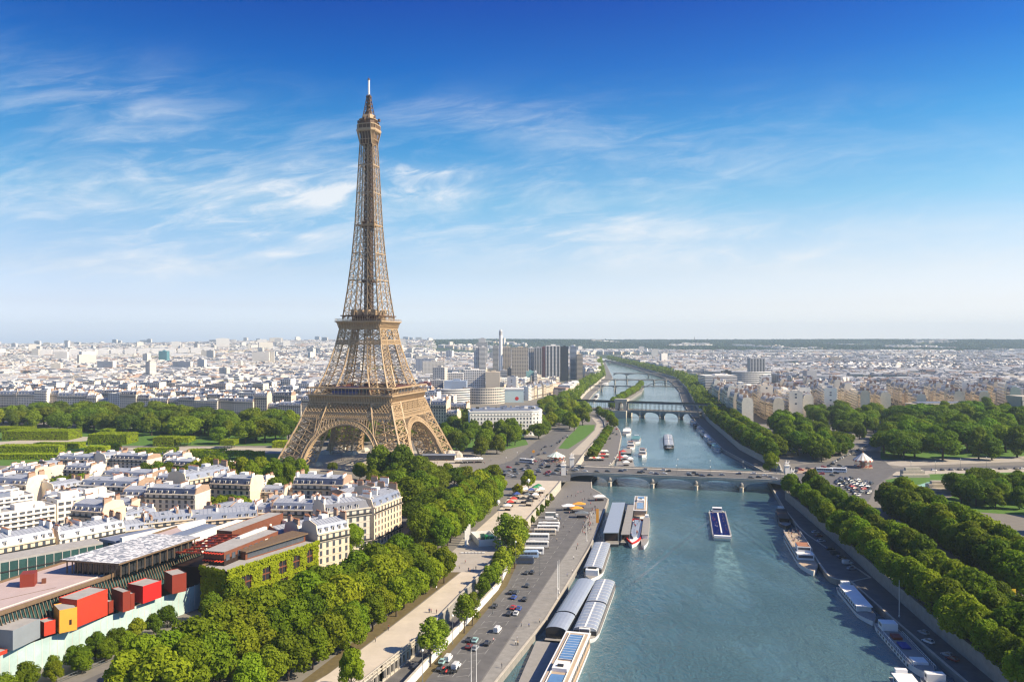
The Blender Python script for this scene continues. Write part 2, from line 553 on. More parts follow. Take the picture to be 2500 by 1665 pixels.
def build_quays():
    ys = [100, 180, 244, 270, 298.6, 340.8, 375, 406, 430, 470, 505, 526, 548, 566, 600, 636, 680, 740, 810, 872, 930, 1000, 1080, 1260, 1332, 1400, 1600, 1686, 2000, 2252, 2600, 3283, 4063, 4290]
    # low quays
    A = [(interp(U_L, y) - 0.3, y) for y in ys]
    B = [(interp(Q_L, y), y) for y in ys]
    ribbon('low_quay', A, B, M_cobble, QUAY_Z)
    ysr = sorted(set(ys + [230, 304, 346, 352, 449, 500, 636, 766]))
    C = [(interp(U_R, y) + 0.3, y) for y in ysr]
    D = [(interp(Q_R, y), y) for y in ysr]
    ribbon('low_quay', C, D, M_asph, QUAY_Z)
    # jut of the right bank quay
    jut = [(161, 452), (156.6, 434), (151, 405), (145, 377), (141.5, 358), (141, 353), (142.5, 349.5), (148.5, 346), (166, 347), (166, 440)]
    mb = MB()
    mb.mat(M_stone_d).prism(jut, WATER_Z - 1, QUAY_Z + 0.004, top=False)
    mb.mat(M_asph).add([(p[0], p[1], QUAY_Z + 0.004) for p in jut[::-1]], [tuple(range(len(jut)))])
    mb.mat(M_stone)
    for a, b in zip(jut[2:8], jut[3:8]):
        mb.beam((a[0], a[1], QUAY_Z + .12), (b[0], b[1], QUAY_Z + .12), .8, .25)
    kind(mb.build('low_quay'), 'structure')
    # walls down to the water and up to the streets
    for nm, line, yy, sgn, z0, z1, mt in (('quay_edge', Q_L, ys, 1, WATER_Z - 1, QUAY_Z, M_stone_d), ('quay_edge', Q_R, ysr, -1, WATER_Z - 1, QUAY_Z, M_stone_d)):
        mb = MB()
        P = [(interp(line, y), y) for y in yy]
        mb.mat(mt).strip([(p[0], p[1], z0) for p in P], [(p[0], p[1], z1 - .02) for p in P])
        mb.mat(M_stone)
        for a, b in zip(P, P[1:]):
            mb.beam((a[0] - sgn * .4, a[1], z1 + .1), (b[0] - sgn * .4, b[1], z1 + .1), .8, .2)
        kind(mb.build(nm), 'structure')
    def wall(line, yy, z0, z1, th, label, mt=None):
        mb = MB()
        P = [(interp(line, y), y) for y in yy]
        for a, b in zip(P, P[1:]):
            mb.beam((a[0], a[1], (z0 + z1) / 2), (b[0], b[1], (z0 + z1) / 2), th, z1 - z0)
            mb.beam((a[0], a[1], z1 + .1), (b[0], b[1], z1 + .1), th + .3, .25)
        return tag(mb.build('quay_wall', mat=mt or M_stone), label, 'wall')
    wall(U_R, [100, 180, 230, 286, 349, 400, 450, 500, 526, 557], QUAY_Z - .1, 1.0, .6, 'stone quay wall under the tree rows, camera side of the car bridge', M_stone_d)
    wall(U_R, [604, 640, 700, 766, 850, 940, 1034, 1150, 1240, 1318], QUAY_Z - .1, 1.0, .6, 'long pale quay wall on the tree side of moored barges beyond the bridge')
    wall(U_R, [1348, 1450, 1560, 1686, 1900, 2180, 2600, 3283, 4290], QUAY_Z - .1, .8, .6, 'far quay wall running along the distant river bend under trees')
    wall(U_L, [632, 670, 708, 780, 850, 904, 986, 1080], QUAY_Z - .1, 1.0, .6, 'pale wall holding the raised garden walk above the pleasure boat landing')
    wall(U_L, [1300, 1400, 1600, 1900, 2252, 2800, 3400, 4063], QUAY_Z - .1, .8, .6, 'distant quay wall below the cluster of high-rise towers')
build_quays()
# ---------------------------------------------------------------- the iron tower
M_iron = material('painted_iron', (0.41, 0.293, 0.172), 0.55, 0.10, 0.2, 0.0, 0.35)
M_iron_d = material('dark_iron_brown', (0.13, 0.08, 0.048), 0.6, 0.12, 0.3)  # darker brown iron of lift core, soffit, cabin, mast and aerials
M_glassdark = material('dark_glazing', (0.03, 0.032, 0.036), 0.15, 0.1, 0.8, 0.0, 0.6)
M_redbrown = material('red_brown_cladding', (0.10, 0.035, 0.025), 0.6, 0.12, 0.4)
M_bluescreen = material('blue_banner_cloth', (0.05, 0.06, 0.22), 0.6, 0.3, 0.25)
M_antenna = material('white_mast', (0.72, 0.72, 0.72), 0.4, 0.03, 0.5)

def prof(tab):
    def f(z):
        if z <= tab[0][0]:
            return tab[0][1]
        for (a, va), (b, vb) in zip(tab, tab[1:]):
            if z <= b:
                return va + (vb - va) * (z - a) / (b - a)
        return tab[-1][1]
    return f
OUT = prof([(0, 55.8), (35, 41.0), (57.6, 33.2), (62, 30.2), (77, 24.9), (97.3, 19.8), (108, 17.9), (115.7, 16.6), (118, 15.9), (140.7, 13.1), (166, 10.6), (195.4, 8.5), (236.5, 6.7), (262.4, 5.55), (276, 5.2)])
INN = prof([(0, 32.5), (35, 22.6), (57.6, 17.0), (62, 14.8), (77, 10.4), (97.3, 7.9), (108, 6.6), (118, 6.0), (140, 4.9), (166, 3.9), (195, 2.9), (236, 2.0), (262, 1.6), (276, 1.5)])

def build_tower():
    root = empty('lattice_tower', (-118.8, 661, 0), math.atan2(-0.257, 0.966))
    tag(root, 'very tall brown iron lattice tower standing on four splayed legs joined by arches', 'tower')
    def rot(k):
        return Matrix.Rotation(k * math.pi / 2, 4, 'Z')
    # one pier between levels: corner chords, cross bracing on its four sides
    def pier(mb, sx, sy, levels, cw, bw, mid=True, inside=True):
        def cs(z):
            o, i = OUT(z), INN(z)
            return [Vector((sx * a, sy * b, z)) for a, b in ((o, o), (i, o), (i, i), (o, i))]
        for z0, z1 in zip(levels, levels[1:]):
            A, B = cs(z0), cs(z1)
            for j in range(4):
                jj = (j + 1) % 4
                mb.beam(A[j], B[j], cw)
                mb.beam(B[j], B[jj], bw * 1.15)
                mb.beam(A[j], B[jj], bw)
                mb.beam(A[jj], B[j], bw)
                if mid:
                    m0, m1 = (A[j] + A[jj]) / 2, (B[j] + B[jj]) / 2
                    ml, mr = (A[j] + B[j]) / 2, (A[jj] + B[jj]) / 2
                    mb.beam(m0, m1, bw * .7)
                    mb.beam(m0, ml, bw * .55)
                    mb.beam(m0, mr, bw * .55)
                    mb.beam(m1, ml, bw * .55)
                    mb.beam(m1, mr, bw * .55)
            if inside:
                mb.beam(A[0], B[2], bw * .8)
                mb.beam(A[1], B[3], bw * .8)
                mb.beam(B[0], B[2], bw * .8)
                mb.beam(B[1], B[3], bw * .8)
                c0, c1 = sum(A, Vector()) / 4, sum(B, Vector()) / 4
                for d in (-2.2, 2.2):
                    mb.beam(c0 + Vector((d, 0, 0)), c1 + Vector((d, 0, 0)), bw * 1.3)
                    mb.beam(c0 + Vector((0, d, 0)), c1 + Vector((0, d, 0)), bw * 1.3)
    lv = [1.5, 10, 18.5, 26.5, 33.5, 39.5, 44, 50]
    for sx in (-1, 1):
        for sy in (-1, 1):
            mb = MB()
            pier(mb, sx, sy, lv, 1.25, .52)
            leg = mb.build('leg', root, M_iron)
            mb = MB()
            for a, b in ((55.5, 55.5), (32.5, 55.5), (32.5, 32.5), (55.5, 32.5)):
                x, y = sx * a, sy * b
                mb.loft([[(x + dx * w, y + dy * w, z) for dx, dy in ((-1, -1), (1, -1), (1, 1), (-1, 1))] for w, z in ((5.2, -0.5), (5.0, 1.2), (3.6, 3.2))])
            if True:
                mb.box(min(sx * 31, sx * 57), max(sx * 31, sx * 57), min(sy * 31, sy * 57), max(sy * 31, sy * 57), -.3, .8)
            mb.build('masonry_base', leg, M_stone)
            mb = MB()
            pier(mb, sx, sy, [58, 63, 68.5, 74, 80, 86, 91.5, 97, 101, 106, 110.5], 0.95, .30, True, False)
            mb.build('upper_leg', root, M_iron)
    # faces
    def P(k, u, z, out=0.0):
        return rot(k) @ Vector((u, -(OUT(z) + out), z))
    for k in range(4):
        # decorative arch
        mb = MB()
        n = 34
        def arc(rx, rz, zc, t):
            z = zc + rz * math.sin(t)
            return rx * math.cos(t), z
        prev = None
        for i in range(n + 1):
            t = math.pi * i / n
            u0, z0 = arc(33.6, 36.5, 2.0, t)
            u1, z1 = arc(31.0, 33.0, 2.0, t)
            a, b = P(k, u0, z0, .5), P(k, u1, z1, .5)
            ai, bi = P(k, u0, z0, -3.2), P(k, u1, z1, -3.2)
            mb.beam(a, b, .5)
            mb.beam(b, bi, .5)
            if prev:
                mb.beam(prev[0], a, .8)
                mb.beam(prev[1], b, 1.0)
                mb.beam(prev[2], ai, .6)
                mb.beam(prev[3], bi, .8)
                mb.beam(prev[0], b, .38)
                mb.beam(prev[1], a, .38)
                mb.quad(prev[1], b, bi, prev[3])
            prev = (a, b, ai, bi)
        # loops between arch and belt
        for i in range(-12, 13):
            u = i * 2.15
            if abs(u) < 9:
                continue
            zt = 2.0 + 36.5 * math.sqrt(max(0, 1 - (u / 33.6) ** 2))
            if zt < 39:
                mb.beam(P(k, u, zt, .4), P(k, u, 39.2, .4), .42)
                z = 38.2
                mb.beam(P(k, u - 1, 39.3, .4), P(k, u, z, .4), .4)
                mb.beam(P(k, u + 1, 39.3, .4), P(k, u, z, .4), .4)
        mb.build('arch', root, M_iron)
        # belt of lattice under the first floor
        mb = MB()
        for z, w in ((39.5, .9), (42.6, .6), (43.8, .7), (51.6, .9)):
            mb.beam(P(k, -OUT(z), z, .3), P(k, OUT(z), z, .3), .6, w)
        def lattice(z0, z1, step, w, depth=0.3, sgn=(1, -1)):
            h = z1 - z0
            o0 = OUT(z0)
            nn = int(2 * o0 / step)
            for i in range(-2, nn + 3):
                for s in sgn:
                    u0 = -o0 + i * step
                    u1 = u0 + s * h * .85
                    def clip(ua, za, ub, zb):
                        lim = OUT((za + zb) / 2)
                        pts = []
                        for uu, zz in ((ua, za), (ub, zb)):
                            pts.append((uu, zz))
                        (ua, za), (ub, zb) = pts
                        def cl(u_, z_, uo, zo):
                            if abs(u_) <= lim:
                                return u_, z_
                            L = lim if u_ > 0 else -lim
                            if abs(uo - u_) < 1e-6:
                                return None
                            t = (L - u_) / (uo - u_)
                            if t < 0 or t > 1:
                                return None
                            return L, z_ + (zo - z_) * t
                        p, q_ = cl(ua, za, ub, zb), cl(ub, zb, ua, za)
                        return (p, q_) if p and q_ else None
                    c = clip(u0, z0, u1, z1)
                    if c:
                        mb.beam(P(k, c[0][0], c[0][1], depth), P(k, c[1][0], c[1][1], depth), w, .3)
        lattice(39.6, 42.5, 1.7, .28)
        lattice(43.9, 51.5, 2.7, .42)
        lattice(44.0, 51.4, 5.4, .5, -2.5)
        for s in (-1, 1):
            mb.beam(P(k, s * INN(39), 39, .5), P(k, s * INN(52), 52, .5), 1.0)
        # frieze with small consoles
        mb.mat(M_iron)
        a0, a1 = 35.2, 36.6
        for (h0, z0), (h1, z1) in (((34.8, 51.7), (34.8, 55.2)), ((34.8, 55.2), (36.6, 56.6))):
            vs = [rot(k) @ Vector(p) for p in ((-h0, -h0, z0), (h0, -h0, z0), (h1, -h1, z1), (-h1, -h1, z1))]
            mb.quad(*vs)
        for i in range(-16, 17):
            u = i * 2.13
            mb.beam(rot(k) @ Vector((u, -35.2, 52)), rot(k) @ Vector((u, -36.5, 56.4)), .42, .6)
        mb.build('first_belt', root, M_iron)
        mb = MB()
        v = [rot(k) @ Vector(p) for p in ((-37.2, -37.2, 56.6), (37.2, -37.2, 56.6), (30, -30, 56.6), (-30, -30, 56.6))]
        w = [p + Vector((0, 0, 1.0)) for p in v]
        mb.loft([v, w])
        for i in range(-12, 13):
            u = i * 3.05
            mb.beam(rot(k) @ Vector((u, -36.7, 57.6)), rot(k) @ Vector((u, -36.7, 62.6)), .3)
        for z, t in ((58.7, .12), (58.2, .1), (59.2, .12), (62.7, .55)):
            mb.beam(rot(k) @ Vector((-36.8, -36.8, z)), rot(k) @ Vector((36.8, -36.8, z)), t, t)
        v = [rot(k) @ Vector(p) for p in ((-36.9, -36.9, 63.0), (36.9, -36.9, 63.0), (33.8, -33.8, 63.0), (-33.8, -33.8, 63.0))]
        mb.loft([v, [p + Vector((0, 0, .3)) for p in v]])
        deck = mb.build('first_gallery', root, M_iron)
        # pavilion between the legs
        mb = MB()
        mb.M = rot(k)
        mb.mat(M_redbrown)
        mb.loft([[(-15.5, -33, 57.6), (15.5, -33, 57.6), (13.5, -20, 57.6), (-13.5, -20, 57.6)], [(-15.5, -31.5, 63.6), (15.5, -31.5, 63.6), (13.5, -20, 63.6), (-13.5, -20, 63.6)]])
        mb.mat(M_glassdark)
        mb.loft([[(-14.8, -33.3, 58.2), (14.8, -33.3, 58.2), (14.8, -33.0, 58.2), (-14.8, -33.0, 58.2)], [(-14.8, -31.95, 63.0), (14.8, -31.95, 63.0), (14.8, -31.6, 63.0), (-14.8, -31.6, 63.0)]])
        mb.mat(M_redbrown)
        for i in range(-3, 4):
            mb.beam((i * 4.4, -33.4, 58), (i * 4.4, -31.7, 63.2), .35)
        mb.M = None
        mb.build('pavilion', root)
        if k == 0:
            mb = MB()
            mb.box(-15.5, 6.5, -34.6, -34.3, 57.9, 60.6)
            mb.box(-13.0, 6.8, -33.6, -33.3, 61.3, 63.9)
            mb.build('banner', root, M_bluescreen)
        # second belt
        mb = MB()
        for z, t in ((97.2, .6), (100.8, .6), (110.0, .7)):
            mb.beam(P(k, -OUT(z), z, .25), P(k, OUT(z), z, .25), .5, t)
        lattice(97.3, 100.7, 1.5, .26)
        us = lambda z: [-OUT(z), -INN(z), INN(z), OUT(z)]
        for a in range(3):
            for z0, z1 in ((101, 110),):
                A0, A1 = us(z0)[a], us(z0)[a + 1]
                B0, B1 = us(z1)[a], us(z1)[a + 1]
                mb.beam(P(k, A0, z0, .2), P(k, B1, z1, .2), .5)
                mb.beam(P(k, A1, z0, .2), P(k, B0, z1, .2), .5)
                mb.beam(P(k, (A0 + A1) / 2, z0, .2), P(k, (B0 + B1) / 2, z1, .2), .4)
                mb.beam(P(k, A0, (z0 + z1) / 2, .2), P(k, A1, (z0 + z1) / 2, .2), .35)
        for (h0, z0), (h1, z1) in (((18.0, 110.2), (18.3, 113.2)), ((18.3, 113.2), (20.2, 115.4))):
            mb.quad(*[rot(k) @ Vector(p) for p in ((-h0, -h0, z0), (h0, -h0, z0), (h1, -h1, z1), (-h1, -h1, z1))])
        for i in range(-8, 9):
            u = i * 2.2
            mb.beam(rot(k) @ Vector((u, -18.4, 110.5)), rot(k) @ Vector((u, -20.1, 115.2)), .4, .5)
        mb.build('second_belt', root, M_iron)
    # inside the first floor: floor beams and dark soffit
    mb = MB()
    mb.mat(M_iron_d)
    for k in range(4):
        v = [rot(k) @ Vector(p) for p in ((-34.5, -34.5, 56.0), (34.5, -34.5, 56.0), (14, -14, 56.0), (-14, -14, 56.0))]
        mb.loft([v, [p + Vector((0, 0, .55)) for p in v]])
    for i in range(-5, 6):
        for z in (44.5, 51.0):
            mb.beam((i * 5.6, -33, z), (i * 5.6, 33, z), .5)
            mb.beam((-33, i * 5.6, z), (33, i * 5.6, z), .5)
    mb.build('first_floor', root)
    # second floor
    mb = MB()
    mb.mat(M_iron)
    mb.box(-20.6, 20.6, -20.6, 20.6, 115.4, 116.3)
    for k in range(4):
        for z, t in ((116.9, .1), (117.4, .1), (117.9, .16)):
            mb.beam(rot(k) @ Vector((-20.4, -20.4, z)), rot(k) @ Vector((20.4, -20.4, z)), t)
        for i in range(-9, 10):
            mb.beam(rot(k) @ Vector((i * 2.25, -20.4, 116.3)), rot(k) @ Vector((i * 2.25, -20.4, 117.9)), .12)
            if abs(i) < 8:
                mb.beam(rot(k) @ Vector((i * 2.1, -16.6, 116.3)), rot(k) @ Vector((i * 2.1, -16.6, 120.2)), .25)
    mb.mat(M_iron_d).box(-17.2, 17.2, -17.2, 17.2, 120.2, 121.0)
    mb.mat(M_redbrown).box(-10.5, 10.5, -10.5, 10.5, 116.3, 120.2)
    mb.mat(M_iron)
    for x in (-9, -3, 3, 9):
        for y in (-9, 9):
            mb.box(x - 2, x + 2, y - 2, y + 2, 121.0, 124.5 + (x % 2))
    mb.build('second_floor', root)
    # upper shaft
    mb = MB()
    zs = [118]
    while zs[-1] < 260:
        zs.append(zs[-1] + lerp(7.6, 4.3, (zs[-1] - 118) / 142))
    zs[-1] = 262.4
    for k in range(4):
        for j, (z0, z1) in enumerate(zip(zs, zs[1:])):
            A, B = us(z0), us(z1)
            w = lerp(.40, .25, (z0 - 118) / 144)
            cw = lerp(.85, .55, (z0 - 118) / 144)
            for a in range(4):
                mb.beam(P(k, A[a], z0), P(k, B[a], z1), cw if a in (0, 3) else cw * .72)
            mb.beam(P(k, B[0], z1), P(k, B[3], z1), w * .95)
            for a in (0, 2):
                mb.beam(P(k, A[a], z0), P(k, B[a + 1], z1), w)
                mb.beam(P(k, A[a + 1], z0), P(k, B[a], z1), w)
                # inner side of the corner column
                for zz, (s0, s1) in ((0, (a, a + 1)),):
                    mb.beam(P(k, A[1 if a == 0 else 2], z0, -(OUT(z0) - INN(z0)) * .98), P(k, B[1 if a == 0 else 2], z1), w * .7)
            if j % 2 == 0 and j + 2 < len(zs):
                C_ = us(zs[j + 2])
                mb.beam(P(k, A[1], z0), P(k, C_[2], zs[j + 2]), w * .8)
                mb.beam(P(k, A[2], z0), P(k, C_[1], zs[j + 2]), w * .8)
    for z in (150, 172, 195.4, 222, 245):
        o = OUT(z)
        if z == 195.4:
            mb.box(-o * .82, o * .82, -o * .82, o * .82, z - .6, z + .6)
        for k in range(4):
            mb.beam(P(k, -o, z), P(k, o, z), .7)
    shaft = mb.build('shaft', root, M_iron)
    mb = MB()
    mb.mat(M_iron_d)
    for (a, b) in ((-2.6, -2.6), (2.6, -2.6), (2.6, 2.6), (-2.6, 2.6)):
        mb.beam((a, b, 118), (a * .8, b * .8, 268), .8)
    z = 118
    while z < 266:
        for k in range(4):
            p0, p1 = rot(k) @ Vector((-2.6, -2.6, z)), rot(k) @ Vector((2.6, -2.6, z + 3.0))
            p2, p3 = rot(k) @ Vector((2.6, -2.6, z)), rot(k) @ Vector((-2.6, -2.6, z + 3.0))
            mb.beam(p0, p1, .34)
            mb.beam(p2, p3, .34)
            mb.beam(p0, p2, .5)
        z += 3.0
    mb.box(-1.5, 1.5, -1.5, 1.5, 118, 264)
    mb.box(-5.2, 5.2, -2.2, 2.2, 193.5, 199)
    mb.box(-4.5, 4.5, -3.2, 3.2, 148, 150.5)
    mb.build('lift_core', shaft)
    # top platform and cabin
    mb = MB()
    mb.mat(M_iron)
    def octa(h, z, c=.34):
        t = h * (1 - c)
        return [(h, -t, z), (h, t, z), (t, h, z), (-t, h, z), (-h, t, z), (-h, -t, z), (-t, -h, z), (t, -h, z)]
    for h0, z0, h1, z1 in ((5.5, 262.0, 8.0, 272.4),):
        A, B = octa(h0, z0, .1), octa(h1, z1)
        for i in range(8):
            mb.beam(A[i], B[i], .5)
            mb.beam(Vector(A[i]).lerp(Vector(B[i]), .4), Vector(A[(i + 1) % 8]).lerp(Vector(B[(i + 1) % 8]), .4), .4)
            for t in (.25, .5, .75):
                a = Vector(A[i]).lerp(Vector(A[(i + 1) % 8]), t)
                b = Vector(B[i]).lerp(Vector(B[(i + 1) % 8]), t)
                mb.beam(a, b, .3)
    mb.mat(M_iron_d).loft([octa(5.0, 262.3, .1), octa(6.2, 272.3)])
    mb.mat(M_iron).loft([octa(8.2, 272.4), octa(8.6, 273.2), octa(8.6, 274.8), octa(8.3, 274.9)])
    mb.mat(M_iron_d).loft([octa(7.7, 274.9), octa(7.7, 278.0)])
    mb.mat(M_iron).loft([octa(8.2, 278.0), octa(8.2, 278.8)])
    for i in range(8):
        a, b = Vector(octa(8.1, 275)[i]), Vector(octa(8.1, 278.2)[i])
        mb.beam(a, b, .3)
        for t in (.33, .66):
            a2 = a.lerp(Vector(octa(8.1, 275)[(i + 1) % 8]), t)
            mb.beam(a2, a2 + Vector((0, 0, 3.2)), .2)
    mb.mat(M_iron_d).loft([octa(6.6, 278.8), octa(6.2, 282.5)])
    mb.mat(M_iron).loft([octa(7.0, 282.5), octa(7.0, 283.1)])
    mb.loft([octa(5.2, 283.1), octa(4.2, 287.0)])
    top = mb.build('top_cabin', root)
    mb = MB()
    rnd = random.Random(5)
    for i in range(22):
        mb = MB()
        a = rnd.uniform(0, 6.28)
        r = rnd.uniform(3.4, 8.0)
        x, y = r * math.cos(a), r * math.sin(a)
        z = 283 if r < 6.5 else 278.8
        mb.beam((x, y, z), (x, y, z + rnd.uniform(2.2, 4.2)), .3)
        if i % 2:
            mb.box(x - .6, x + .6, y - .6, y + .6, z + .6, z + 2.0)
        mb.build('aerial', top, M_iron_d)
    for k in range(4):
        mb = MB()
        mb.M = rot(k)
        mb.beam((6, 0, 281.8), (9.6, 0, 281.8), .5)
        mb.box(8.4, 10, -.9, .9, 281, 283.2)
        mb.build('dish_arm', top, M_iron_d)
    mb = MB()
    for i in range(4):
        a = rot(i) @ Vector((3.4, 3.4, 287))
        b = rot(i) @ Vector((1.0, 1.0, 304))
        mb.beam(a, b, .55)
        for t in range(5):
            p = a.lerp(b, t / 5)
            q_ = (rot(i + 1) @ Vector((3.4, 3.4, 287))).lerp(rot(i + 1) @ Vector((1.0, 1.0, 304)), (t + 1) / 5)
            mb.beam(p, q_, .35)
    mb.lathe([(3.4, 286.5), (2.8, 290), (2.0, 291), (1.6, 296), (1.25, 303)], n=10)
    for z in (293, 296, 299, 302):
        mb.box(-1.9, 1.9, -1.9, 1.9, z, z + .8)
    mast = mb.build('mast', root, M_iron_d)
    mb = MB()
    mb.mat(M_antenna).tube((0, 0, 303), (0, 0, 316.2), .85, .75, 10)
    mb.mat(M_iron_d).tube((0, 0, 316.2), (0, 0, 317.2), 1.1, 1.1, 10)
    mb.tube((0, 0, 317.2), (0, 0, 319), .2, .1, 6)
    mb.build('antenna', mast)
    return root
TOWER = build_tower()
# ---------------------------------------------------------------- trees and hedges
def leaf_material(name, lo, hi, trans=0.40, rnd=0.35):
    m = bpy.data.materials.new(name)
    m.use_nodes = True
    q = NT(m.node_tree)
    t = m.node_tree
    b = t.nodes['Principled BSDF']
    b.inputs['Roughness'].default_value = 0.75
    b.inputs['Specular IOR Level'].default_value = 0.12
    pos = q.n('ShaderNodeNewGeometry').outputs['Position']
    info = q.n('ShaderNodeObjectInfo')
    f = q.m('ADD', q.m('MULTIPLY', q.noise(pos, 0.9, 3, 0.6), 0.9), q.m('MULTIPLY', info.outputs['Random'], rnd))
    f = q.m('SUBTRACT', f, 0.05 + rnd * .35)
    c = q.mix(f, lo, hi)
    c = q.mix(1.0, c, info.outputs['Color'], 'MULTIPLY')
    q.put(b.inputs['Base Color'], c)
    tr = q.n('ShaderNodeBsdfTranslucent')
    q.put(tr.inputs[0], q.mix(1.0, c, (1.15, 1.25, 0.6), 'MULTIPLY'))
    mx = q.n('ShaderNodeMixShader')
    mx.inputs[0].default_value = trans
    t.links.new(b.outputs[0], mx.inputs[1])
    t.links.new(tr.outputs[0], mx.inputs[2])
    t.links.new(mx.outputs[0], t.nodes['Material Output'].inputs[0])
    return m
M_leaf = leaf_material('tree_leaves', (0.085, 0.145, 0.006), (0.330, 0.400, 0.020))
M_leafd = leaf_material('dark_tree_leaves', (0.056, 0.108, 0.007), (0.240, 0.305, 0.018))
M_leaff = leaf_material('far_wood_leaves', (0.012, 0.034, 0.014), (0.040, 0.080, 0.024), .15)
M_leafy = leaf_material('young_tree_leaves', (0.115, 0.180, 0.010), (0.340, 0.400, 0.030), 0.35)
M_bark = material('bark', (0.085, 0.066, 0.05), 0.9, 0.2, 1.5)

def leaf_quads(mb, rnd, c, r, n, size, squash=1.0, inner=0.25):
    for _ in range(n):
        z = rnd.uniform(-1, 1)
        a = rnd.uniform(0, 6.2832)
        s = math.sqrt(1 - z * z)
        d = Vector((s * math.cos(a), s * math.sin(a), z))
        rr = r * (rnd.uniform(0.35, 0.85) if rnd.random() < inner else rnd.uniform(0.86, 1.08))
        p = Vector((c[0] + d.x * rr, c[1] + d.y * rr, c[2] + d.z * rr * squash))
        nrm = (d + Vector((rnd.gauss(0, .42), rnd.gauss(0, .42), rnd.gauss(0, .42) + .15))).normalized()
        t = nrm.orthogonal().normalized()
        t = Matrix.Rotation(rnd.uniform(0, 6.28), 3, nrm) @ t
        b = nrm.cross(t)
        k = size * rnd.uniform(.6, 1.25)
        t, b = t * k * .5, b * k * .42
        o = len(mb.v)
        mb.v.extend([tuple(p - t - b), tuple(p + t - b * .6), tuple(p + t * .7 + b), tuple(p - t * .8 + b * .8)])
        mb.f.append((o, o + 1, o + 2, o + 3))
        mb.mi.append(mb.cur)

def crown_mesh(seed, w, h, base, lobes, leaf, per, mat, squash=.85, top=0.0):
    """crown of width w from height base to h, made of leaf clumps on many lobes"""
    rnd = random.Random(seed)
    mb = MB()
    mb.mat(mat)
    hc = (h - base)
    for i in range(lobes):
        for _ in range(20):
            z = rnd.random() ** .8
            prof_ = math.sin(math.pi * min(1, (z * .82 + .16))) ** .6 * (1 - top * z)
            rr = math.sqrt(rnd.random()) * .5 * w * prof_
            if rr > .12 * w or z > .6:
                break
        a = i * 2.4 + rnd.uniform(-.5, .5)
        lr = w * rnd.uniform(.15, .235)
        x, y = rr * math.cos(a), rr * math.sin(a)
        rmax = max(0.05, .5 * w - lr)
        k = min(1, rmax / max(rr, .01))
        zc = base + lr * squash * .8 + z * (hc - 1.75 * lr * squash)
        leaf_quads(mb, rnd, (x * k, y * k, zc), lr, per, leaf, squash)
    leaf_quads(mb, rnd, (0, 0, base + hc * .5), w * .3, per, leaf, hc / w)
    return mb.mesh('crown')

def trunk_mesh(seed, h, base, w, r=.35):
    rnd = random.Random(seed)
    mb = MB()
    mb.mat(M_bark)
    mb.tube((0, 0, -.3), (0, 0, base), r * 1.25, r, 8)
    mb.tube((0, 0, base), (0, 0, h * .8), r, r * .25, 6)
    for i in range(7):
        a = i * 2.4 + rnd.uniform(-.3, .3)
        z0 = base * rnd.uniform(.8, 1.0) + (h - base) * rnd.uniform(0, .25)
        L = w * rnd.uniform(.25, .4)
        mb.tube((0, 0, z0), (math.cos(a) * L, math.sin(a) * L, z0 + L * rnd.uniform(.6, 1.1)), r * .5, r * .12, 5)
    return mb.mesh('trunk')

# kinds of tree: list of (crown, trunk, crown width, height)
TK = {}
def tree_kind(key, n, w, h, base, lobes, leaf, per, mat, squash=.85, top=0.0, seed=0, r=.35):
    out = []
    for i in range(n):
        rnd = random.Random(seed * 50 + i)
        ww, hh = w * rnd.uniform(.9, 1.1), h * rnd.uniform(.94, 1.06)
        out.append((crown_mesh(seed * 91 + i, ww, hh, base, lobes, leaf, per, mat, squash, top), trunk_mesh(seed * 7 + i, hh, base, ww, r), ww, hh))
    TK[key] = out
tree_kind('plane', 6, 13.5, 16.0, 2.2, 28, .8, 250, M_leaf, .85, .15, 1)
tree_kind('dark', 4, 13.0, 15.0, 1.6, 25, .8, 235, M_leafd, .85, .2, 2)
tree_kind('slender', 4, 7.0, 13.0, 3.0, 22, .5, 130, M_leafy, 1.0, .35, 3, .2)
tree_kind('round', 2, 5.0, 6.0, 1.2, 14, .45, 120, M_leafd, 1.0, 0, 4, .15)
tree_kind('wide', 3, 14.0, 11.0, 2.6, 22, .75, 220, M_leafd, .62, .1, 5)
tree_kind('cone', 1, 5.0, 11.0, .8, 18, .5, 130, M_leafd, 1.2, .8, 6, .2)
tree_kind('shrub', 2, 4.0, 3.6, .3, 10, .4, 90, M_leaf, .8, .1, 7, .12)

N_TREES = [0]
def tree(key, x, y, h, label, group=None, z=0.0, rnd=random.Random(11), w=None, tint=None, cat='tree', name=None):
    c, t, ww, hh = rnd.choice(TK[key])
    s = h / hh
    sx = (w / ww) if w else s * rnd.uniform(.92, 1.1)
    o = empty(name or {'plane': 'broadleaf_tree', 'dark': 'dark_tree', 'slender': 'slender_tree', 'round': 'clipped_tree', 'wide': 'spreading_tree', 'cone': 'conical_tree', 'shrub': 'shrub'}[key], (x, y, z), rnd.uniform(0, 6.28), (sx, sx, s))
    g = rnd.uniform(.66, 1.2)
    col = tint or (1, 1, 1)
    col = (col[0] * g * rnd.uniform(.82, 1.16), col[1] * g, col[2] * g * rnd.uniform(.85, 1.1), 1)
    a = link('crown', c, o)
    a.color = col
    link('trunk', t, o)
    tag(o, label, cat, group)
    N_TREES[0] += 1
    return o
def tree_px(key, px, base, top, label, group=None, z=0.0, **kw):
    p = G(px, base, z)
    h = (base - top) / F * p.y
    return tree(key, p.x, p.y, h, label, group, z, **kw)
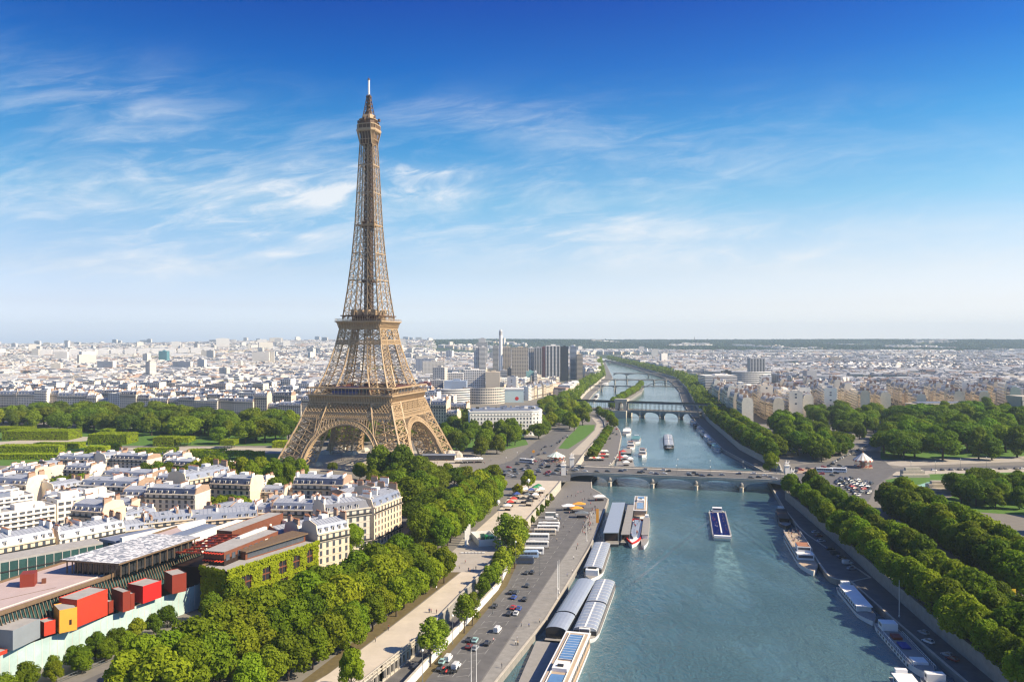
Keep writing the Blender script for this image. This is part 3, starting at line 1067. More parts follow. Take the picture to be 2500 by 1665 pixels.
def row(key, line, step, h, jit, label, group, z=0.0, rnd=random.Random(3), tint=None, w=None, hv=.12):
    """trees every step metres along a ground polyline; label holds one %s for the ordinal"""
    pts = [Vector((p[0], p[1])) for p in line]
    out, d0, i = [], 0.0, 0
    for a, b in zip(pts, pts[1:]):
        L = (b - a).length
        d = d0
        while d < L:
            p = a + (b - a) * (d / L)
            hh = h * rnd.uniform(1 - hv, 1 + hv)
            out.append(tree(key, p.x + rnd.uniform(-jit, jit), p.y + rnd.uniform(-jit, jit), hh, label % nth(i), group, z, tint=tint, w=w))
            i += 1
            d += step
        d0 = d - L
    return out
def inside(p, poly):
    c = False
    for (ax, ay), (bx, by) in zip(poly, poly[1:] + poly[:1]):
        if (ay > p[1]) != (by > p[1]) and p[0] < (bx - ax) * (p[1] - ay) / (by - ay) + ax:
            c = not c
    return c
def scatter_points(poly, dmin, seed, n=4000, most=999):
    rnd = random.Random(seed)
    xs, ys = [p[0] for p in poly], [p[1] for p in poly]
    out = []
    for _ in range(n):
        p = (rnd.uniform(min(xs), max(xs)), rnd.uniform(min(ys), max(ys)))
        if inside(p, poly) and all((p[0] - q[0]) ** 2 + (p[1] - q[1]) ** 2 > dmin * dmin for q in out):
            out.append(p)
            if len(out) >= most:
                break
    return out
def grove(keys, poly, dmin, h, seed, where, group, tint=None, most=999, hv=.18):
    """trees of a wood, told apart by size and by where they stand in their line of depth"""
    rnd = random.Random(seed + 9)
    pts = sorted(scatter_points(poly, dmin, seed, most=most), key=lambda p: p[1])
    ranks = []
    while pts:
        ranks.append(sorted(pts[:9], key=lambda p: abs(p[0] / p[1] - .1)))
        pts = pts[9:]
    for r, rank in enumerate(ranks):
        for i, p in enumerate(rank):
            k = rnd.choice(keys)
            hh = h * rnd.uniform(1 - hv, 1 + hv)
            size = 'tall' if hh > h * 1.06 else ('low' if hh < h * .93 else 'leafy')
            tone = {'plane': 'green', 'dark': 'dark', 'wide': 'spreading', 'slender': 'bright green', 'cone': 'pointed', 'round': 'rounded', 'shrub': 'bushy'}[k]
            depth = 'front' if r == 0 else ('%s rank' % nth(r))
            tree(k, p[0], p[1], hh, '%s %s tree, %s from the river, %s of %s' % (size, tone, nth(i), depth, where), group, tint=tint)

def hedge(x0, x1, y, depth, h, label, z0=0.0, stems=False, seed=1, rz=0.0, round_=0.0):
    """clipped block of greenery"""
    rnd = random.Random(seed)
    mb = MB()
    mb.mat(M_leaf)
    L = abs(x1 - x0)
    cx = (x0 + x1) / 2
    zb = h * .45 if stems else 0.0
    faces = [((0, 0, h), (L, 0, 0), (0, depth, 0), (0, 0, 1)), ((0, -depth / 2, (h + zb) / 2), (L, 0, 0), (0, 0, h - zb), (0, -1, 0)),
             ((0, depth / 2, (h + zb) / 2), (L, 0, 0), (0, 0, h - zb), (0, 1, 0)), ((L / 2, 0, (h + zb) / 2), (0, depth, 0), (0, 0, h - zb), (1, 0, 0)),
             ((-L / 2, 0, (h + zb) / 2), (0, depth, 0), (0, 0, h - zb), (-1, 0, 0))]
    for c, a, b, n in faces:
        c, a, b, n = Vector(c), Vector(a), Vector(b), Vector(n)
        cnt = int(a.length * b.length * 2.6)
        for _ in range(cnt):
            p = c + a * rnd.uniform(-.5, .5) + b * rnd.uniform(-.5, .5) + n * rnd.uniform(-.35, .1)
            nn = (n + Vector((rnd.gauss(0, .3), rnd.gauss(0, .3), rnd.gauss(0, .3)))).normalized()
            t = nn.orthogonal().normalized() * .42
            u = nn.cross(t)
            o = len(mb.v)
            mb.v.extend([tuple(p - t - u), tuple(p + t - u), tuple(p + t + u), tuple(p - t + u)])
            mb.f.append((o, o + 1, o + 2, o + 3))
            mb.mi.append(0)
    o = empty('clipped_hedge', (cx, y + depth / 2, z0), rz)
    foliage = mb.build('foliage', o)
    g = rnd.uniform(1.3, 1.6)
    foliage.color = (g, g * .95, g * .8, 1)
    mb = MB()
    mb.mat(M_bark)
    if stems:
        k = max(2, int(L / 5))
        for i in range(k):
            for d in (-.25, .25):
                mb.tube((-L / 2 + L * (i + .5) / k, depth * d, -.2), (-L / 2 + L * (i + .5) / k, depth * d, h * .8), .22, .15, 6)
    else:
        mb.box(-L / 2 + .6, L / 2 - .6, -depth / 2 + .6, depth / 2 - .6, -.2, h - .6)
    mb.build('stem', o)
    return tag(o, label, 'hedge', None)

CLUMP = []
def plant_all():
    B = lambda x, y: (800 + x / 2.549, 1050 + y / 2.549)
    # --- left bank, camera side
    row('dark', [(-142, 222), (-130, 252), (-117, 284)], 7.5, 8.2, 1.0, '%s small dark tree along the glass screen of the museum', 'trees along the museum screen')
    row('plane', [(-134, 232), (-121, 262)], 9.0, 6.5, 1.0, '%s low bushy tree between museum screen and street railing', 'low trees by the street railing')
    tree('plane', -101, 290, 14, 'pale green tree standing against the planted wall of the museum')
    tree('dark', -107, 283, 11, 'dark tree below the dark brown end of the museum')
    row('plane', [(-106, 216), (-84, 262), (-66, 300), (-47, 343)], 8.2, 17.0, 1.2, '%s tree from the camera in the street-side row between street and sandy walk', 'tall trees between street and sandy walk')
    row('plane', [(-94, 214), (-74, 256), (-56, 294), (-37, 342)], 8.6, 16.0, 1.2, '%s tree from the camera in the middle row between street and sandy walk', 'tall trees between street and sandy walk')
    row('plane', [(-72, 220), (-61, 244), (-44, 286), (-27, 336)], 8.4, 14.0, 1.2, '%s tree from the camera in the row edging the sandy walk', 'tall trees between street and sandy walk')
    row('plane', [(-45, 384), (-36, 430), (-28, 470), (-20, 512)], 8.6, 18.0, 1.2, '%s tree from the plaza in the street-side row leading to the bridge', 'tall trees leading to the bridge')
    row('plane', [(-33, 380), (-24, 425), (-15, 468), (-8, 512)], 8.6, 17.0, 1.0, '%s tree from the plaza in the riverside row leading to the bridge', 'tall trees leading to the bridge')
    for i, (k, x, b, t, lab) in enumerate([
        ('dark', 330, 330, 95, 'huge dark tree before the near leg of the iron tower, first of the clump'), ('dark', 450, 335, 88, 'huge dark tree hiding the foot of the near tower leg'),
        ('dark', 570, 365, 150, 'dark tree beside the clump at the near tower leg'), ('plane', 640, 395, 225, 'bright edged tree at the end of the clump by the near tower leg'),
        ('dark', 740, 335, 205, 'round dark green tree beside the street before the ticket booths'), ('wide', 850, 352, 222, 'brownish spreading tree by the parked white vans'),
        ('wide', 1030, 318, 212, 'olive tree on the corner facing the bridge head'), ('plane', 200, 312, 200, 'bright leafy tree under the arch of the tower'),
        ('plane', 430, 470, 255, 'tall bright tree behind the corner apartment house'), ('plane', 500, 520, 292, 'tall bright tree by the corner apartment house, nearer the street'),
        ('dark', 560, 410, 312, 'dark tree behind the two bright ones by the apartment house'), ('wide', 600, 535, 375, 'dark umbrella shaped tree over the side street'),
        ('wide', 690, 490, 352, 'dark spreading street tree next to the umbrella shaped one'), ('plane', 1250, 372, 245, 'golden round tree above the underpass at the bridge'),
        ('shrub', 1180, 408, 332, 'rusty orange bush next to the golden tree'), ('plane', 150, 760, 580, 'tree squeezed beside the nearest white apartment house'),
        ('wide', 30, 255, 200, 'dull green flat tree before the tower foot deepest in the park'), ('dark', 720, 905, 770, 'dark solitary evergreen on the sandy walk lawn'),
        ('plane', 540, 640, 560, 'leafy tree at the street corner below the apartment house'), ('wide', 560, 600, 440, 'shadowy street tree behind the umbrella shaped one')]):
        px, by = B(x, b)
        tint = (1.5, 1.25, .8) if 'golden' in lab else ((1.9, .95, .6) if 'rusty' in lab else ((1.3, 1, .8) if 'brownish' in lab or 'olive' in lab else None))
        tree_px(k, px, by, B(x, t)[1], lab, tint=tint, w=(11 if k == 'plane' and 'golden' in lab else None))
    for i, (x, b, t) in enumerate([(640, 1470, 1150), (705, 1405, 1170), (850, 1262, 1010), (900, 1215, 1000), (1000, 1030, 835), (1045, 990, 812), (1085, 950, 715), (1130, 880, 735), (1110, 800, 505), (1160, 800, 520), (1195, 760, 560), (1215, 700, 545), (1165, 860, 640), (1062, 905, 745), (965, 1085, 905), (1130, 770, 560)]):
        px, by = B(x, b)
        tree_px('slender', px, by, B(x, t)[1], '%s slender bright green tree from the camera along the white parking wall' % nth(i), 'slender trees along the parking wall', QUAY_Z)
    for i, (x, b, t) in enumerate([(1270, 592, 528), (1300, 552, 482), (1328, 524, 455), (1357, 486, 425), (1385, 452, 388)]):
        px, by = B(x, b)
        tree_px('round', px, by, B(x, t)[1], '%s small round clipped tree from the coaches, below the fair stalls' % nth(i), 'round clipped trees on the quay', QUAY_Z)
    tree('plane', -46, 228, 12, 'yellow green tree top at the bottom edge, on the sandy walk', tint=(1.3, 1.2, .9), w=8)
    # beyond the bridge, left bank
    row('round', [(70, 700), (90, 800), (112, 915)], 10.5, 9.5, .6, '%s clipped tree from the bridge in the hedge-like row by the landing', 'clipped trees by the landing', QUAY_Z, w=10.5, hv=.05)
    row('plane', [(118, 925), (124, 1010), (118, 1090)], 14, 12, 1.5, '%s loose tree past the clipped row at the bend of the walk', 'trees at the bend of the walk', -1.0)
    # --- right bank
    row('plane', [(145, 216), (148.5, 236), (154, 286), (161, 349), (168.5, 400), (182, 530)], 8.8, 13.2, 1.8, '%s tree from the camera in the row on the far bank quay wall', 'trees on the far bank quay wall', hv=.26, tint=(.86, .92, .8))
    row('plane', [(155, 216), (160, 250), (166, 290), (171, 330)], 9.2, 15.0, 2.2, '%s tree from the camera in the inner rank of the corner grove', 'corner grove of the far bank', hv=.25, tint=(.82, .9, .8))
    row('dark', [(166, 222), (172, 262), (178, 300)], 10, 12.0, 2.2, '%s shaded tree from the camera at the back of the corner grove', 'corner grove of the far bank', hv=.25, tint=(.82, .9, .8))
    row('dark', [(175, 340), (182, 420), (194, 515)], 8.6, 16.0, 1.2, '%s tree from the camera in the second row behind the far bank quay wall', 'second tree row of the far bank')
    row('dark', [(200, 312), (204, 345), (210, 395), (219, 468)], 8.0, 18.0, 1.0, '%s tree from the camera in the roadside row of the big double avenue', 'double avenue of trees on the far bank', tint=(1.05, 1.05, .75))
    row('dark', [(212, 326), (216, 360), (222, 405), (232, 472)], 8.4, 18.5, 1.0, '%s tree from the camera in the garden-side row of the big double avenue', 'double avenue of trees on the far bank', tint=(1.05, 1.05, .75))
    tree_px('plane', 1881, 1152, 1104, 'lone bright round tree at the far bridge head', w=13)
    row('dark', [(218, 668), (224, 766), (243, 920), (259, 1034)], 10.5, 17.0, 1.2, '%s tree from the bridge in the quay wall row above the moored barges', 'tree rows above the moored barges', tint=(1.05, 1.05, .75))
    row('dark', [(232, 690), (238, 780), (258, 920), (274, 1034)], 12.0, 18.0, 1.5, '%s tree from the bridge in the street-side row above the moored barges', 'tree rows above the moored barges', tint=(1.05, 1.05, .75))
    gp = lambda pts: [tuple(G(*p))[:2] for p in pts]
    grove(['plane', 'dark', 'dark'], gp([(1905, 1092), (1945, 1118), (1995, 1128), (2020, 1105), (2010, 1065), (1930, 1045), (1890, 1055)]), 9.0, 22, 5, 'the wedge by the roundabout', 'wedge of trees by the roundabout', (.85, .95, .85), 30)
    grove(['dark', 'plane', 'wide'], gp([(2030, 1112), (2065, 1090), (2130, 1062), (2150, 1022), (2030, 1015), (1960, 1018), (2005, 1050), (2020, 1080)]), 9.5, 19, 6, 'trees beside the hill avenue', 'trees by the hill avenue', (.85, .95, .9), 32)
    grove(['plane', 'dark', 'wide', 'wide', 'dark'], gp([(2150, 1110), (2165, 1122), (2260, 1126), (2400, 1124), (2540, 1120), (2560, 1030), (2400, 1012), (2230, 1018), (2170, 1040)]), 9.6, 23, 7, 'the park below the palace', 'park trees below the palace', (.82, .95, .85), 92)
    grove(['plane', 'wide', 'dark'], gp([(2340, 1228), (2420, 1245), (2520, 1250), (2560, 1215), (2500, 1195), (2400, 1195), (2330, 1205)]), 8, 14, 8, 'the fountain garden', 'garden trees by the fountain', (.85, .95, .85), 26)
    # --- around and behind the tower
    grove(['plane', 'dark', 'dark'], gp([(1070, 1032), (1150, 1030), (1262, 1058), (1300, 1080), (1255, 1098), (1190, 1116), (1110, 1112), (1075, 1085)]), 10.5, 18, 9, 'the wood beside the tower', 'wood beside the tower', None, 36)
    grove(['plane'], gp([(1318, 1010), (1345, 990), (1395, 1005), (1430, 1040), (1385, 1062), (1340, 1070), (1325, 1040)]), 12, 19, 10, 'the clump by the riverside lawn', 'clump by the riverside lawn', None, 16)
    grove(['wide', 'slender'], gp([(1286, 1078), (1318, 1012), (1345, 984), (1402, 988), (1395, 1004), (1340, 1030), (1310, 1084)]), 9, 17, 18, 'the roadside belt', 'belt between road and lawn', None, 30)
    grove(['wide'], gp([(2118, 1112), (2152, 1118), (2165, 1090), (2178, 1020), (2230, 1015), (2190, 1060), (2160, 1100)]), 9, 17, 19, 'the edge of the hill avenue', 'edge of the hill avenue', (.9, 1, .8), 22)
    grove(['dark', 'wide'], gp([(2000, 1128), (2040, 1120), (2075, 1092), (2030, 1088), (1995, 1100)]), 9, 15, 20, 'the corner before the pointed carousel', 'corner before the pointed carousel', (.9, 1, .8), 14)
    grove(['wide', 'plane'], gp([(790, 1092), (960, 1082), (1060, 1072), (1060, 1058), (800, 1062)]), 10, 15, 22, 'the park seen through the arches', 'park seen through the arches', None, 30)
    row('slender', [(-5, 760), (28, 880), (52, 960)], 9, 9, 1.0, '%s young tree from the bridge on the road bank by the lawn', 'young trees on the road bank')
    grove(['dark', 'wide', 'plane', 'wide'], gp([(-30, 1030), (170, 1017), (420, 1022), (520, 1036), (700, 1040), (720, 1078), (600, 1086), (470, 1084), (330, 1064), (180, 1058), (-30, 1044)]), 10.0, 21, 12, 'the wood behind clipped hedges', 'wood along the park hedges', None, 125)
    grove(['dark', 'wide', 'plane'], gp([(120, 1132), (260, 1128), (420, 1122), (560, 1130), (600, 1142), (480, 1150), (300, 1145)]), 10, 9, 13, 'bushes behind the zinc roofs', 'bushes behind the zinc roofs', None, 20)
    cl = [(125, 1222, 1166), (150, 1220, 1161), (175, 1218, 1158), (200, 1215, 1156), (228, 1212, 1157), (355, 1180, 1128), (385, 1180, 1124), (412, 1180, 1126), (440, 1178, 1124), (460, 1182, 1130),
          (510, 1268, 1212), (535, 1268, 1207), (560, 1266, 1206), (585, 1268, 1209), (602, 1272, 1216), (8, 1245, 1198), (36, 1245, 1196), (62, 1242, 1198), (475, 1198, 1122), (505, 1200, 1113), (532, 1200, 1112), (565, 1205, 1122), (592, 1205, 1115), (612, 1205, 1122), (650, 1210, 1135), (676, 1212, 1126), (702, 1210, 1128)]
    for i, (x, b, t) in enumerate(cl):
        q_ = G(x, b)
        CLUMP.append((q_.x, q_.y))
        tree_px('plane', x, b, t, '%s tall bright tree from the river among the near zinc roofs' % nth(len(cl) - 1 - i), 'tall trees among the near zinc roofs', w=13)
    for i, (x, b, t, k) in enumerate([(370, 1250, 1225, 'plane'), (660, 1262, 1238, 'plane'), (720, 1270, 1245, 'plane'), (585, 1245, 1215, 'plane')]):
        tree_px(k, x, b + 25, t, '%s courtyard tree among the zinc roofs' % nth(i), 'courtyard trees among the roofs')
    grove(['dark', 'plane', 'dark'], gp([(590, 1190), (640, 1165), (700, 1160), (745, 1180), (740, 1215), (680, 1240), (620, 1225)]), 9, 15, 15, 'the clump before the tower foot', 'clump before the tower foot', None, 16)
    grove(['dark', 'plane', 'wide'], gp([(900, 1190), (985, 1170), (1040, 1180), (1120, 1190), (1050, 1225), (985, 1262), (940, 1240)]), 9.5, 16, 16, 'the near tower leg clump', 'clump before the near tower leg', None, 22)
    # clipped hedges of the park
    D = lambda x, y: (x / 3.364, 780 + y / 3.364)
    for i, (x0, x1, yb, yt, dep, lab, st) in enumerate([
        (15, 560, 992, 918, 26, 'longest clipped hedge block, straight wall of green by the gravel walk', False), (-80, 205, 925, 890, 22, 'clipped hedge block behind the longest one', False),
        (720, 1040, 1026, 945, 24, 'clipped hedge block with darker face, in the middle of the park', False), (820, 905, 960, 905, 30, 'narrow raised clip of greenery behind the middle hedge block', False),
        (1255, 1425, 1042, 968, 16, 'square clipped hedge block beside the middle one', False), (1445, 1550, 1042, 972, 16, 'smaller square clipped block next to the square one', True),
        (1805, 1920, 1062, 992, 14, 'clipped tree box near the far tower foot', True), (2235, 2350, 1055, 1002, 12, 'flat clipped hedge beside the tower leg', False),
        (-40, 480, 1092, 1038, 14, 'low clipped hedge in front of the gravel walk', False), (270, 650, 1060, 1018, 12, 'thin clipped hedge strip on the gravel walk edge', False),
        (-30, 560, 1150, 1108, 12, 'nearest low hedge band above the zinc roofs', False), (690, 860, 1125, 1045, 10, 'dark clipped block before the gravel crossing', False),
        (840, 955, 1085, 1030, 10, 'small clipped block behind the gravel crossing', False), (1095, 1240, 1140, 1062, 9, 'clipped tree box on stems, shorter of a pair', True),
        (1265, 1435, 1132, 1055, 9, 'flat topped clipped tree box on stems', True), (1530, 1830, 1155, 1072, 10, 'long dark clipped block towards the tower', True),
        (1840, 2040, 1160, 1085, 10, 'dark clipped block close to the tower leg', True), (2050, 2150, 1170, 1090, 8, 'last dark clipped box before the tower leg', True)]):
        a, b = G(*D(x0, yb)), G(*D(x1, yb))
        hh = (yb - yt) / 3.364 / F * a.y
        hedge(a.x, b.x, a.y, dep, hh, lab, 0.0, st, 30 + i)
plant_all()
# ---------------------------------------------------------------- houses of the city
M_wall = material('rendered_wall', (0.69, 0.615, 0.50), 0.85, 0.10, 0.35, use_obj=True)
M_wallw = material('white_wall', (0.76, 0.73, 0.68), 0.8, 0.06, 0.3, use_obj=True)
M_zinc = material('zinc_roof', (0.205, 0.235, 0.31), 0.45, 0.14, 0.5, 0.15, 0.5)
M_zincl = material('pale_zinc_roof', (0.36, 0.385, 0.435), 0.5, 0.16, 0.5, 0.1, 0.5)
M_slate = material('slate_roof', (0.045, 0.058, 0.105), 0.5, 0.16, 0.9, 0, 0.4)
M_pot = material('terracotta', (0.34, 0.16, 0.095), 0.85, 0.15, 1.0)
M_brick = material('old_brick', (0.37, 0.26, 0.19), 0.9, 0.16, 0.8)
M_flat = material('gravel_roof', (0.34, 0.33, 0.32), 0.95, 0.15, 0.4)
M_win = material('window_glass', (0.075, 0.085, 0.105), 0.15, 0.2, 0.3, 0.0, 0.55)
M_shade = material('pale_frame', (0.60, 0.57, 0.52), 0.7, 0.05, 0.5)

def haussmann(seed, L, D, floors, slate=False, ends=('brick', 'wall')):
    """meshes of an apartment house: (wall, roof, chimneys); facade looks to -Y"""
    rnd = random.Random(seed)
    fh = 3.15
    H = floors * fh + .8
    wb, rb = MB(), MB()
    stacks = []
    wb.mat(M_wall).box(-L / 2, L / 2, -D / 2, D / 2, -1.0, H, False)
    nb = max(3, int(L / 2.9))
    bay = L / nb
    for s in (-1, 1):
        y = s * D / 2
        wb.mat(M_win)
        for f in range(floors):
            z0 = .9 + f * fh
            hh = 2.15 if f else 2.5
            for b in range(nb):
                x = -L / 2 + bay * (b + .5)
                w = .62 if (f or b % 2) else .9
                yo = y + s * .035
                vs = [(x - w, yo, z0), (x + w, yo, z0), (x + w, yo, z0 + hh), (x - w, yo, z0 + hh)]
                wb.add(vs if s < 0 else vs[::-1], [(0, 1, 2, 3)])
        wb.mat(M_wall)
        for f in range(1, floors):
            z = .8 + f * fh - .22
            big = f in (1, floors - 1)
            wb.box(-L / 2, L / 2, min(y, y + s * (.75 if big else .14)), max(y, y + s * (.75 if big else .14)), z, z + .18)
        wb.mat(M_dark)
        for f in (1, floors - 1):
            z = .8 + f * fh - .04
            yy = y + s * .72
            wb.box(-L / 2 + .1, L / 2 - .1, yy - .03, yy + .03, z, z + .85)
        wb.mat(M_wall).box(-L / 2 - .06, L / 2 + .06, min(y, y + s * .55), max(y, y + s * .55), H - .45, H - .003)
    # mansard
    rt = M_slate if slate else M_zinc
    i1, z1, z2 = 1.5, H + 3.3, H + 4.6
    rb.mat(rt)
    x0, x1 = -L / 2 + .35, L / 2 - .35
    a = [(-D / 2 + .15, H), (-D / 2 + i1, z1), (0, z2), (D / 2 - i1, z1), (D / 2 - .15, H)]
    for k, (p, q_) in enumerate(zip(a, a[1:])):
        rb.mat(rt if k in (0, 3) else M_zincl)
        rb.quad((x0, p[0], p[1]), (x1, p[0], p[1]), (x1, q_[0], q_[1]), (x0, q_[0], q_[1]))
    rb.mat(M_zinc)
    for k in range(int(L / 1.6)):
        x = x0 + .8 + k * 1.6
        for p, q_ in ((a[1], a[2]), (a[2], a[3])):
            rb.beam((x, p[0], p[1] + .04), (x, q_[0], q_[1] + .04), .09, .1)
    # dormers
    for s in (-1, 1):
        for b in range(nb):
            if rnd.random() < .12 or (L > 20 and b % 2 and rnd.random() < .5):
                continue
            x = -L / 2 + bay * (b + .5)
            y0, y1 = s * (D / 2 - .25), s * (D / 2 - 1.6)
            rb.mat(M_shade).box(x - .6, x + .6, min(y0, y1), max(y0, y1), H + .25, H + 2.05)
            rb.mat(M_zinc).box(x - .75, x + .75, min(y0 + s * .12, y1), max(y0 + s * .12, y1), H + 2.05, H + 2.2)
            yo = y0 + s * .03
            vs = [(x - .38, yo, H + .5), (x + .38, yo, H + .5), (x + .38, yo, H + 1.85), (x - .38, yo, H + 1.85)]
            rb.mat(M_win).add(vs if s < 0 else vs[::-1], [(0, 1, 2, 3)])
    # gable walls and chimney stacks
    for e, s in zip(ends, (-1, 1)):
        x = s * L / 2
        xa, xb = min(x, x - s * .45), max(x, x - s * .45)
        wb.mat(M_brick if e == 'brick' else M_wall)
        prof_ = [(-D / 2 + .3, H - .1), (-D / 2 + i1 - .1, z1 + .4), (0, z2 + .45), (D / 2 - i1 + .1, z1 + .4), (D / 2 - .3, H - .1)]
        wb.loft([[(xa, p[0], p[1]) for p in prof_], [(xb, p[0], p[1]) for p in prof_]])
        for yc in (-D * .22, D * .2):
            if rnd.random() < .2:
                continue
            ln = rnd.uniform(2.0, 4.2)
            zt = z2 + rnd.uniform(1.0, 2.2)
            cb = MB()
            stacks.append(cb)
            cb.mat(M_wallw if rnd.random() < .6 else M_brick).box(x - s * .75 - .42, x - s * .75 + .42, yc - ln / 2, yc + ln / 2, z1 - .4, zt)
            cb.mat(M_pot)
            n = int(ln / .55)
            for i in range(n):
                yy = yc - ln / 2 + ln * (i + .5) / n
                cb.box(x - s * .75 - .16, x - s * .75 + .16, yy - .16, yy + .16, zt, zt + rnd.uniform(.5, .9))
    if L > 17:
        xm = rnd.uniform(-L * .2, L * .2)
        ln = D * .5
        cb = MB()
        stacks.append(cb)
        cb.mat(M_wallw).box(xm - .4, xm + .4, -ln / 2, ln / 2, z1 - .2, z2 + 1.4)
        cb.mat(M_pot)
        for i in range(8):
            yy = -ln / 2 + ln * (i + .5) / 8
            cb.box(xm - .16, xm + .16, yy - .16, yy + .16, z2 + 1.4, z2 + 2.1)
    if rnd.random() < .5:
        xx = rnd.uniform(-L * .3, L * .3)
        rb.mat(M_wallw).box(xx - 1.6, xx + 1.6, .6, 3.6, z1 - .3, z2 + 1.1)
    for _ in range(rnd.randint(2, 5)):
        xx = rnd.uniform(-L * .42, L * .42)
        sg = rnd.choice((-1, 1))
        yy = sg * rnd.uniform(.8, D / 2 - i1 - 1.0)
        zz = lerp(z2, z1, abs(yy) / (D / 2 - i1))
        rb.mat(M_win).cbox((xx, yy, zz - .1), .9, 1.2, .32)
    plain = rb.mesh('roof')
    for cb in stacks:
        for m_ in cb.mats:
            rb.mat(m_)
            o_ = len(rb.v)
            idx = cb.mats.index(m_)
            for f_, k_ in zip(cb.f, cb.mi):
                if k_ == idx:
                    rb.f.append(tuple(i + o_ for i in f_))
                    rb.mi.append(rb.cur)
            rb.v.extend(cb.v)
    return wb.mesh('apartment_house'), rb.mesh('roof'), plain, [cb.mesh('chimney') for cb in stacks]

def modern(seed, L, D, floors, balcony=True):
    rnd = random.Random(seed)
    fh = 2.95
    H = floors * fh + .8
    wb, rb = MB(), MB()
    wb.mat(M_wallw).box(-L / 2, L / 2, -D / 2, D / 2, -1, H, False)
    nb = max(3, int(L / 3.4))
    bay = L / nb
    for s in (-1, 1):
        y = s * D / 2
        for f in range(floors):
            z0 = .9 + f * fh + .7
            wb.mat(M_win)
            for b in range(nb):
                x = -L / 2 + bay * (b + .5)
                w = bay * .36
                yo = y + s * .035
                vs = [(x - w, yo, z0), (x + w, yo, z0), (x + w, yo, z0 + 1.55), (x - w, yo, z0 + 1.55)]
                wb.add(vs if s < 0 else vs[::-1], [(0, 1, 2, 3)])
            if balcony and f:
                wb.mat(M_wallw).box(-L / 2 + .4, L / 2 - .4, min(y, y + s * 1.1), max(y, y + s * 1.1), .8 + f * fh - .1, .8 + f * fh + .75)
    for s in (-1, 1):
        for f in range(floors):
            if rnd.random() < .6:
                x = s * (L / 2 + .035)
                z0 = 1.6 + f * fh
                vs = [(x, -1.2 * s, z0), (x, 1.2 * s, z0), (x, 1.2 * s, z0 + 1.4), (x, -1.2 * s, z0 + 1.4)]
                wb.mat(M_win).add(vs, [(0, 1, 2, 3)])
    rb.mat(M_flat).box(-L / 2 + .3, L / 2 - .3, -D / 2 + .3, D / 2 - .3, H - .1, H + .06)
    rb.mat(M_wallw)
    for a in ((-L / 2, L / 2, -D / 2, -D / 2 + .3), (-L / 2, L / 2, D / 2 - .3, D / 2), (-L / 2, -L / 2 + .3, -D / 2 + .3, D / 2 - .3), (L / 2 - .3, L / 2, -D / 2 + .3, D / 2 - .3)):
        rb.box(*a, H - .003, H + .9)
    for _ in range(rnd.randint(1, 3)):
        w = rnd.uniform(2.5, L * .35)
        x = rnd.uniform(-L / 2 + w / 2 + 1, L / 2 - w / 2 - 1)
        d = rnd.uniform(2.5, D * .5)
        rb.mat(rnd.choice((M_wallw, M_zinc, M_wallw))).cbox((x, rnd.uniform(-1, 1), H + .05), w, d, rnd.uniform(1.8, 3.4))
    for _ in range(4):
        rb.mat(M_zinc).cbox((rnd.uniform(-L * .45, L * .45), rnd.uniform(-D * .35, D * .35), H + .05), 1.2, 1.2, rnd.uniform(.8, 1.6))
    return wb.mesh('flat_block'), rb.mesh('roof')

HV = [haussmann(100 + i, L, D, fl, sl, en) for i, (L, D, fl, sl, en) in enumerate([
    (16, 12.5, 6, False, ('wall', 'wall')), (22, 13, 6, True, ('wall', 'wall')), (28, 13.5, 6, False, ('wall', 'wall')), (19, 12, 5, False, ('brick', 'wall')),
    (25, 13, 7, True, ('wall', 'brick')), (14, 12, 6, False, ('wall', 'wall')), (32, 14, 6, False, ('wall', 'brick')), (18, 12.5, 7, False, ('brick', 'wall'))])]
HL = [16, 22, 28, 19, 25, 14, 32, 18]
MV = [modern(200 + i, L, D, fl, b) for i, (L, D, fl, b) in enumerate([(24, 14, 8, True), (34, 15, 7, True), (20, 16, 9, False), (44, 14, 8, True), (28, 15, 6, False), (18, 16, 10, True)])]
ML = [24, 34, 20, 44, 28, 18]
N_H = [0]
def house(i, x, y, rz, label, group=None, z=0.0, color=(1, 1, 1), sz=1.0, sx=1.0, near=False, sy=1.0):
    w, r, rp, cs = HV[i]
    o = link('apartment_house', w, None, (x, y, z), rz, (sx, sy, sz))
    o.color = (*color, 1)
    rf = link('roof', rp if near else r, o)
    if near:
        for c in cs:
            link('chimney', c, rf)
    N_H[0] += 1
    return tag(o, label, 'apartment house', group)
def block(i, x, y, rz, label, group=None, z=0.0, color=(1, 1, 1), sz=1.0, sx=1.0):
    w, r = MV[i]
    o = link('flat_block', w, None, (x, y, z), rz, (sx, 1, sz))
    o.color = (*color, 1)
    rf = link('roof', r, o)
    rf.color = (*color, 1)
    N_H[0] += 1
    return tag(o, label, 'apartment block', group)

TONES = [((1, 1, 1), 'cream'), ((1.08, 1.06, 1.02), 'pale cream'), ((.92, .88, .82), 'sandy'), ((1.1, 1.12, 1.15), 'off-white'), ((.86, .88, .92), 'greyish'), ((1.05, .95, .85), 'warm buff')]
TONESW = [((1, 1, 1), 'white'), ((1.05, 1.03, 1.0), 'bright white'), ((.88, .85, .8), 'ivory'), ((.85, .88, .92), 'pale grey'), ((.95, .86, .76), 'beige')]

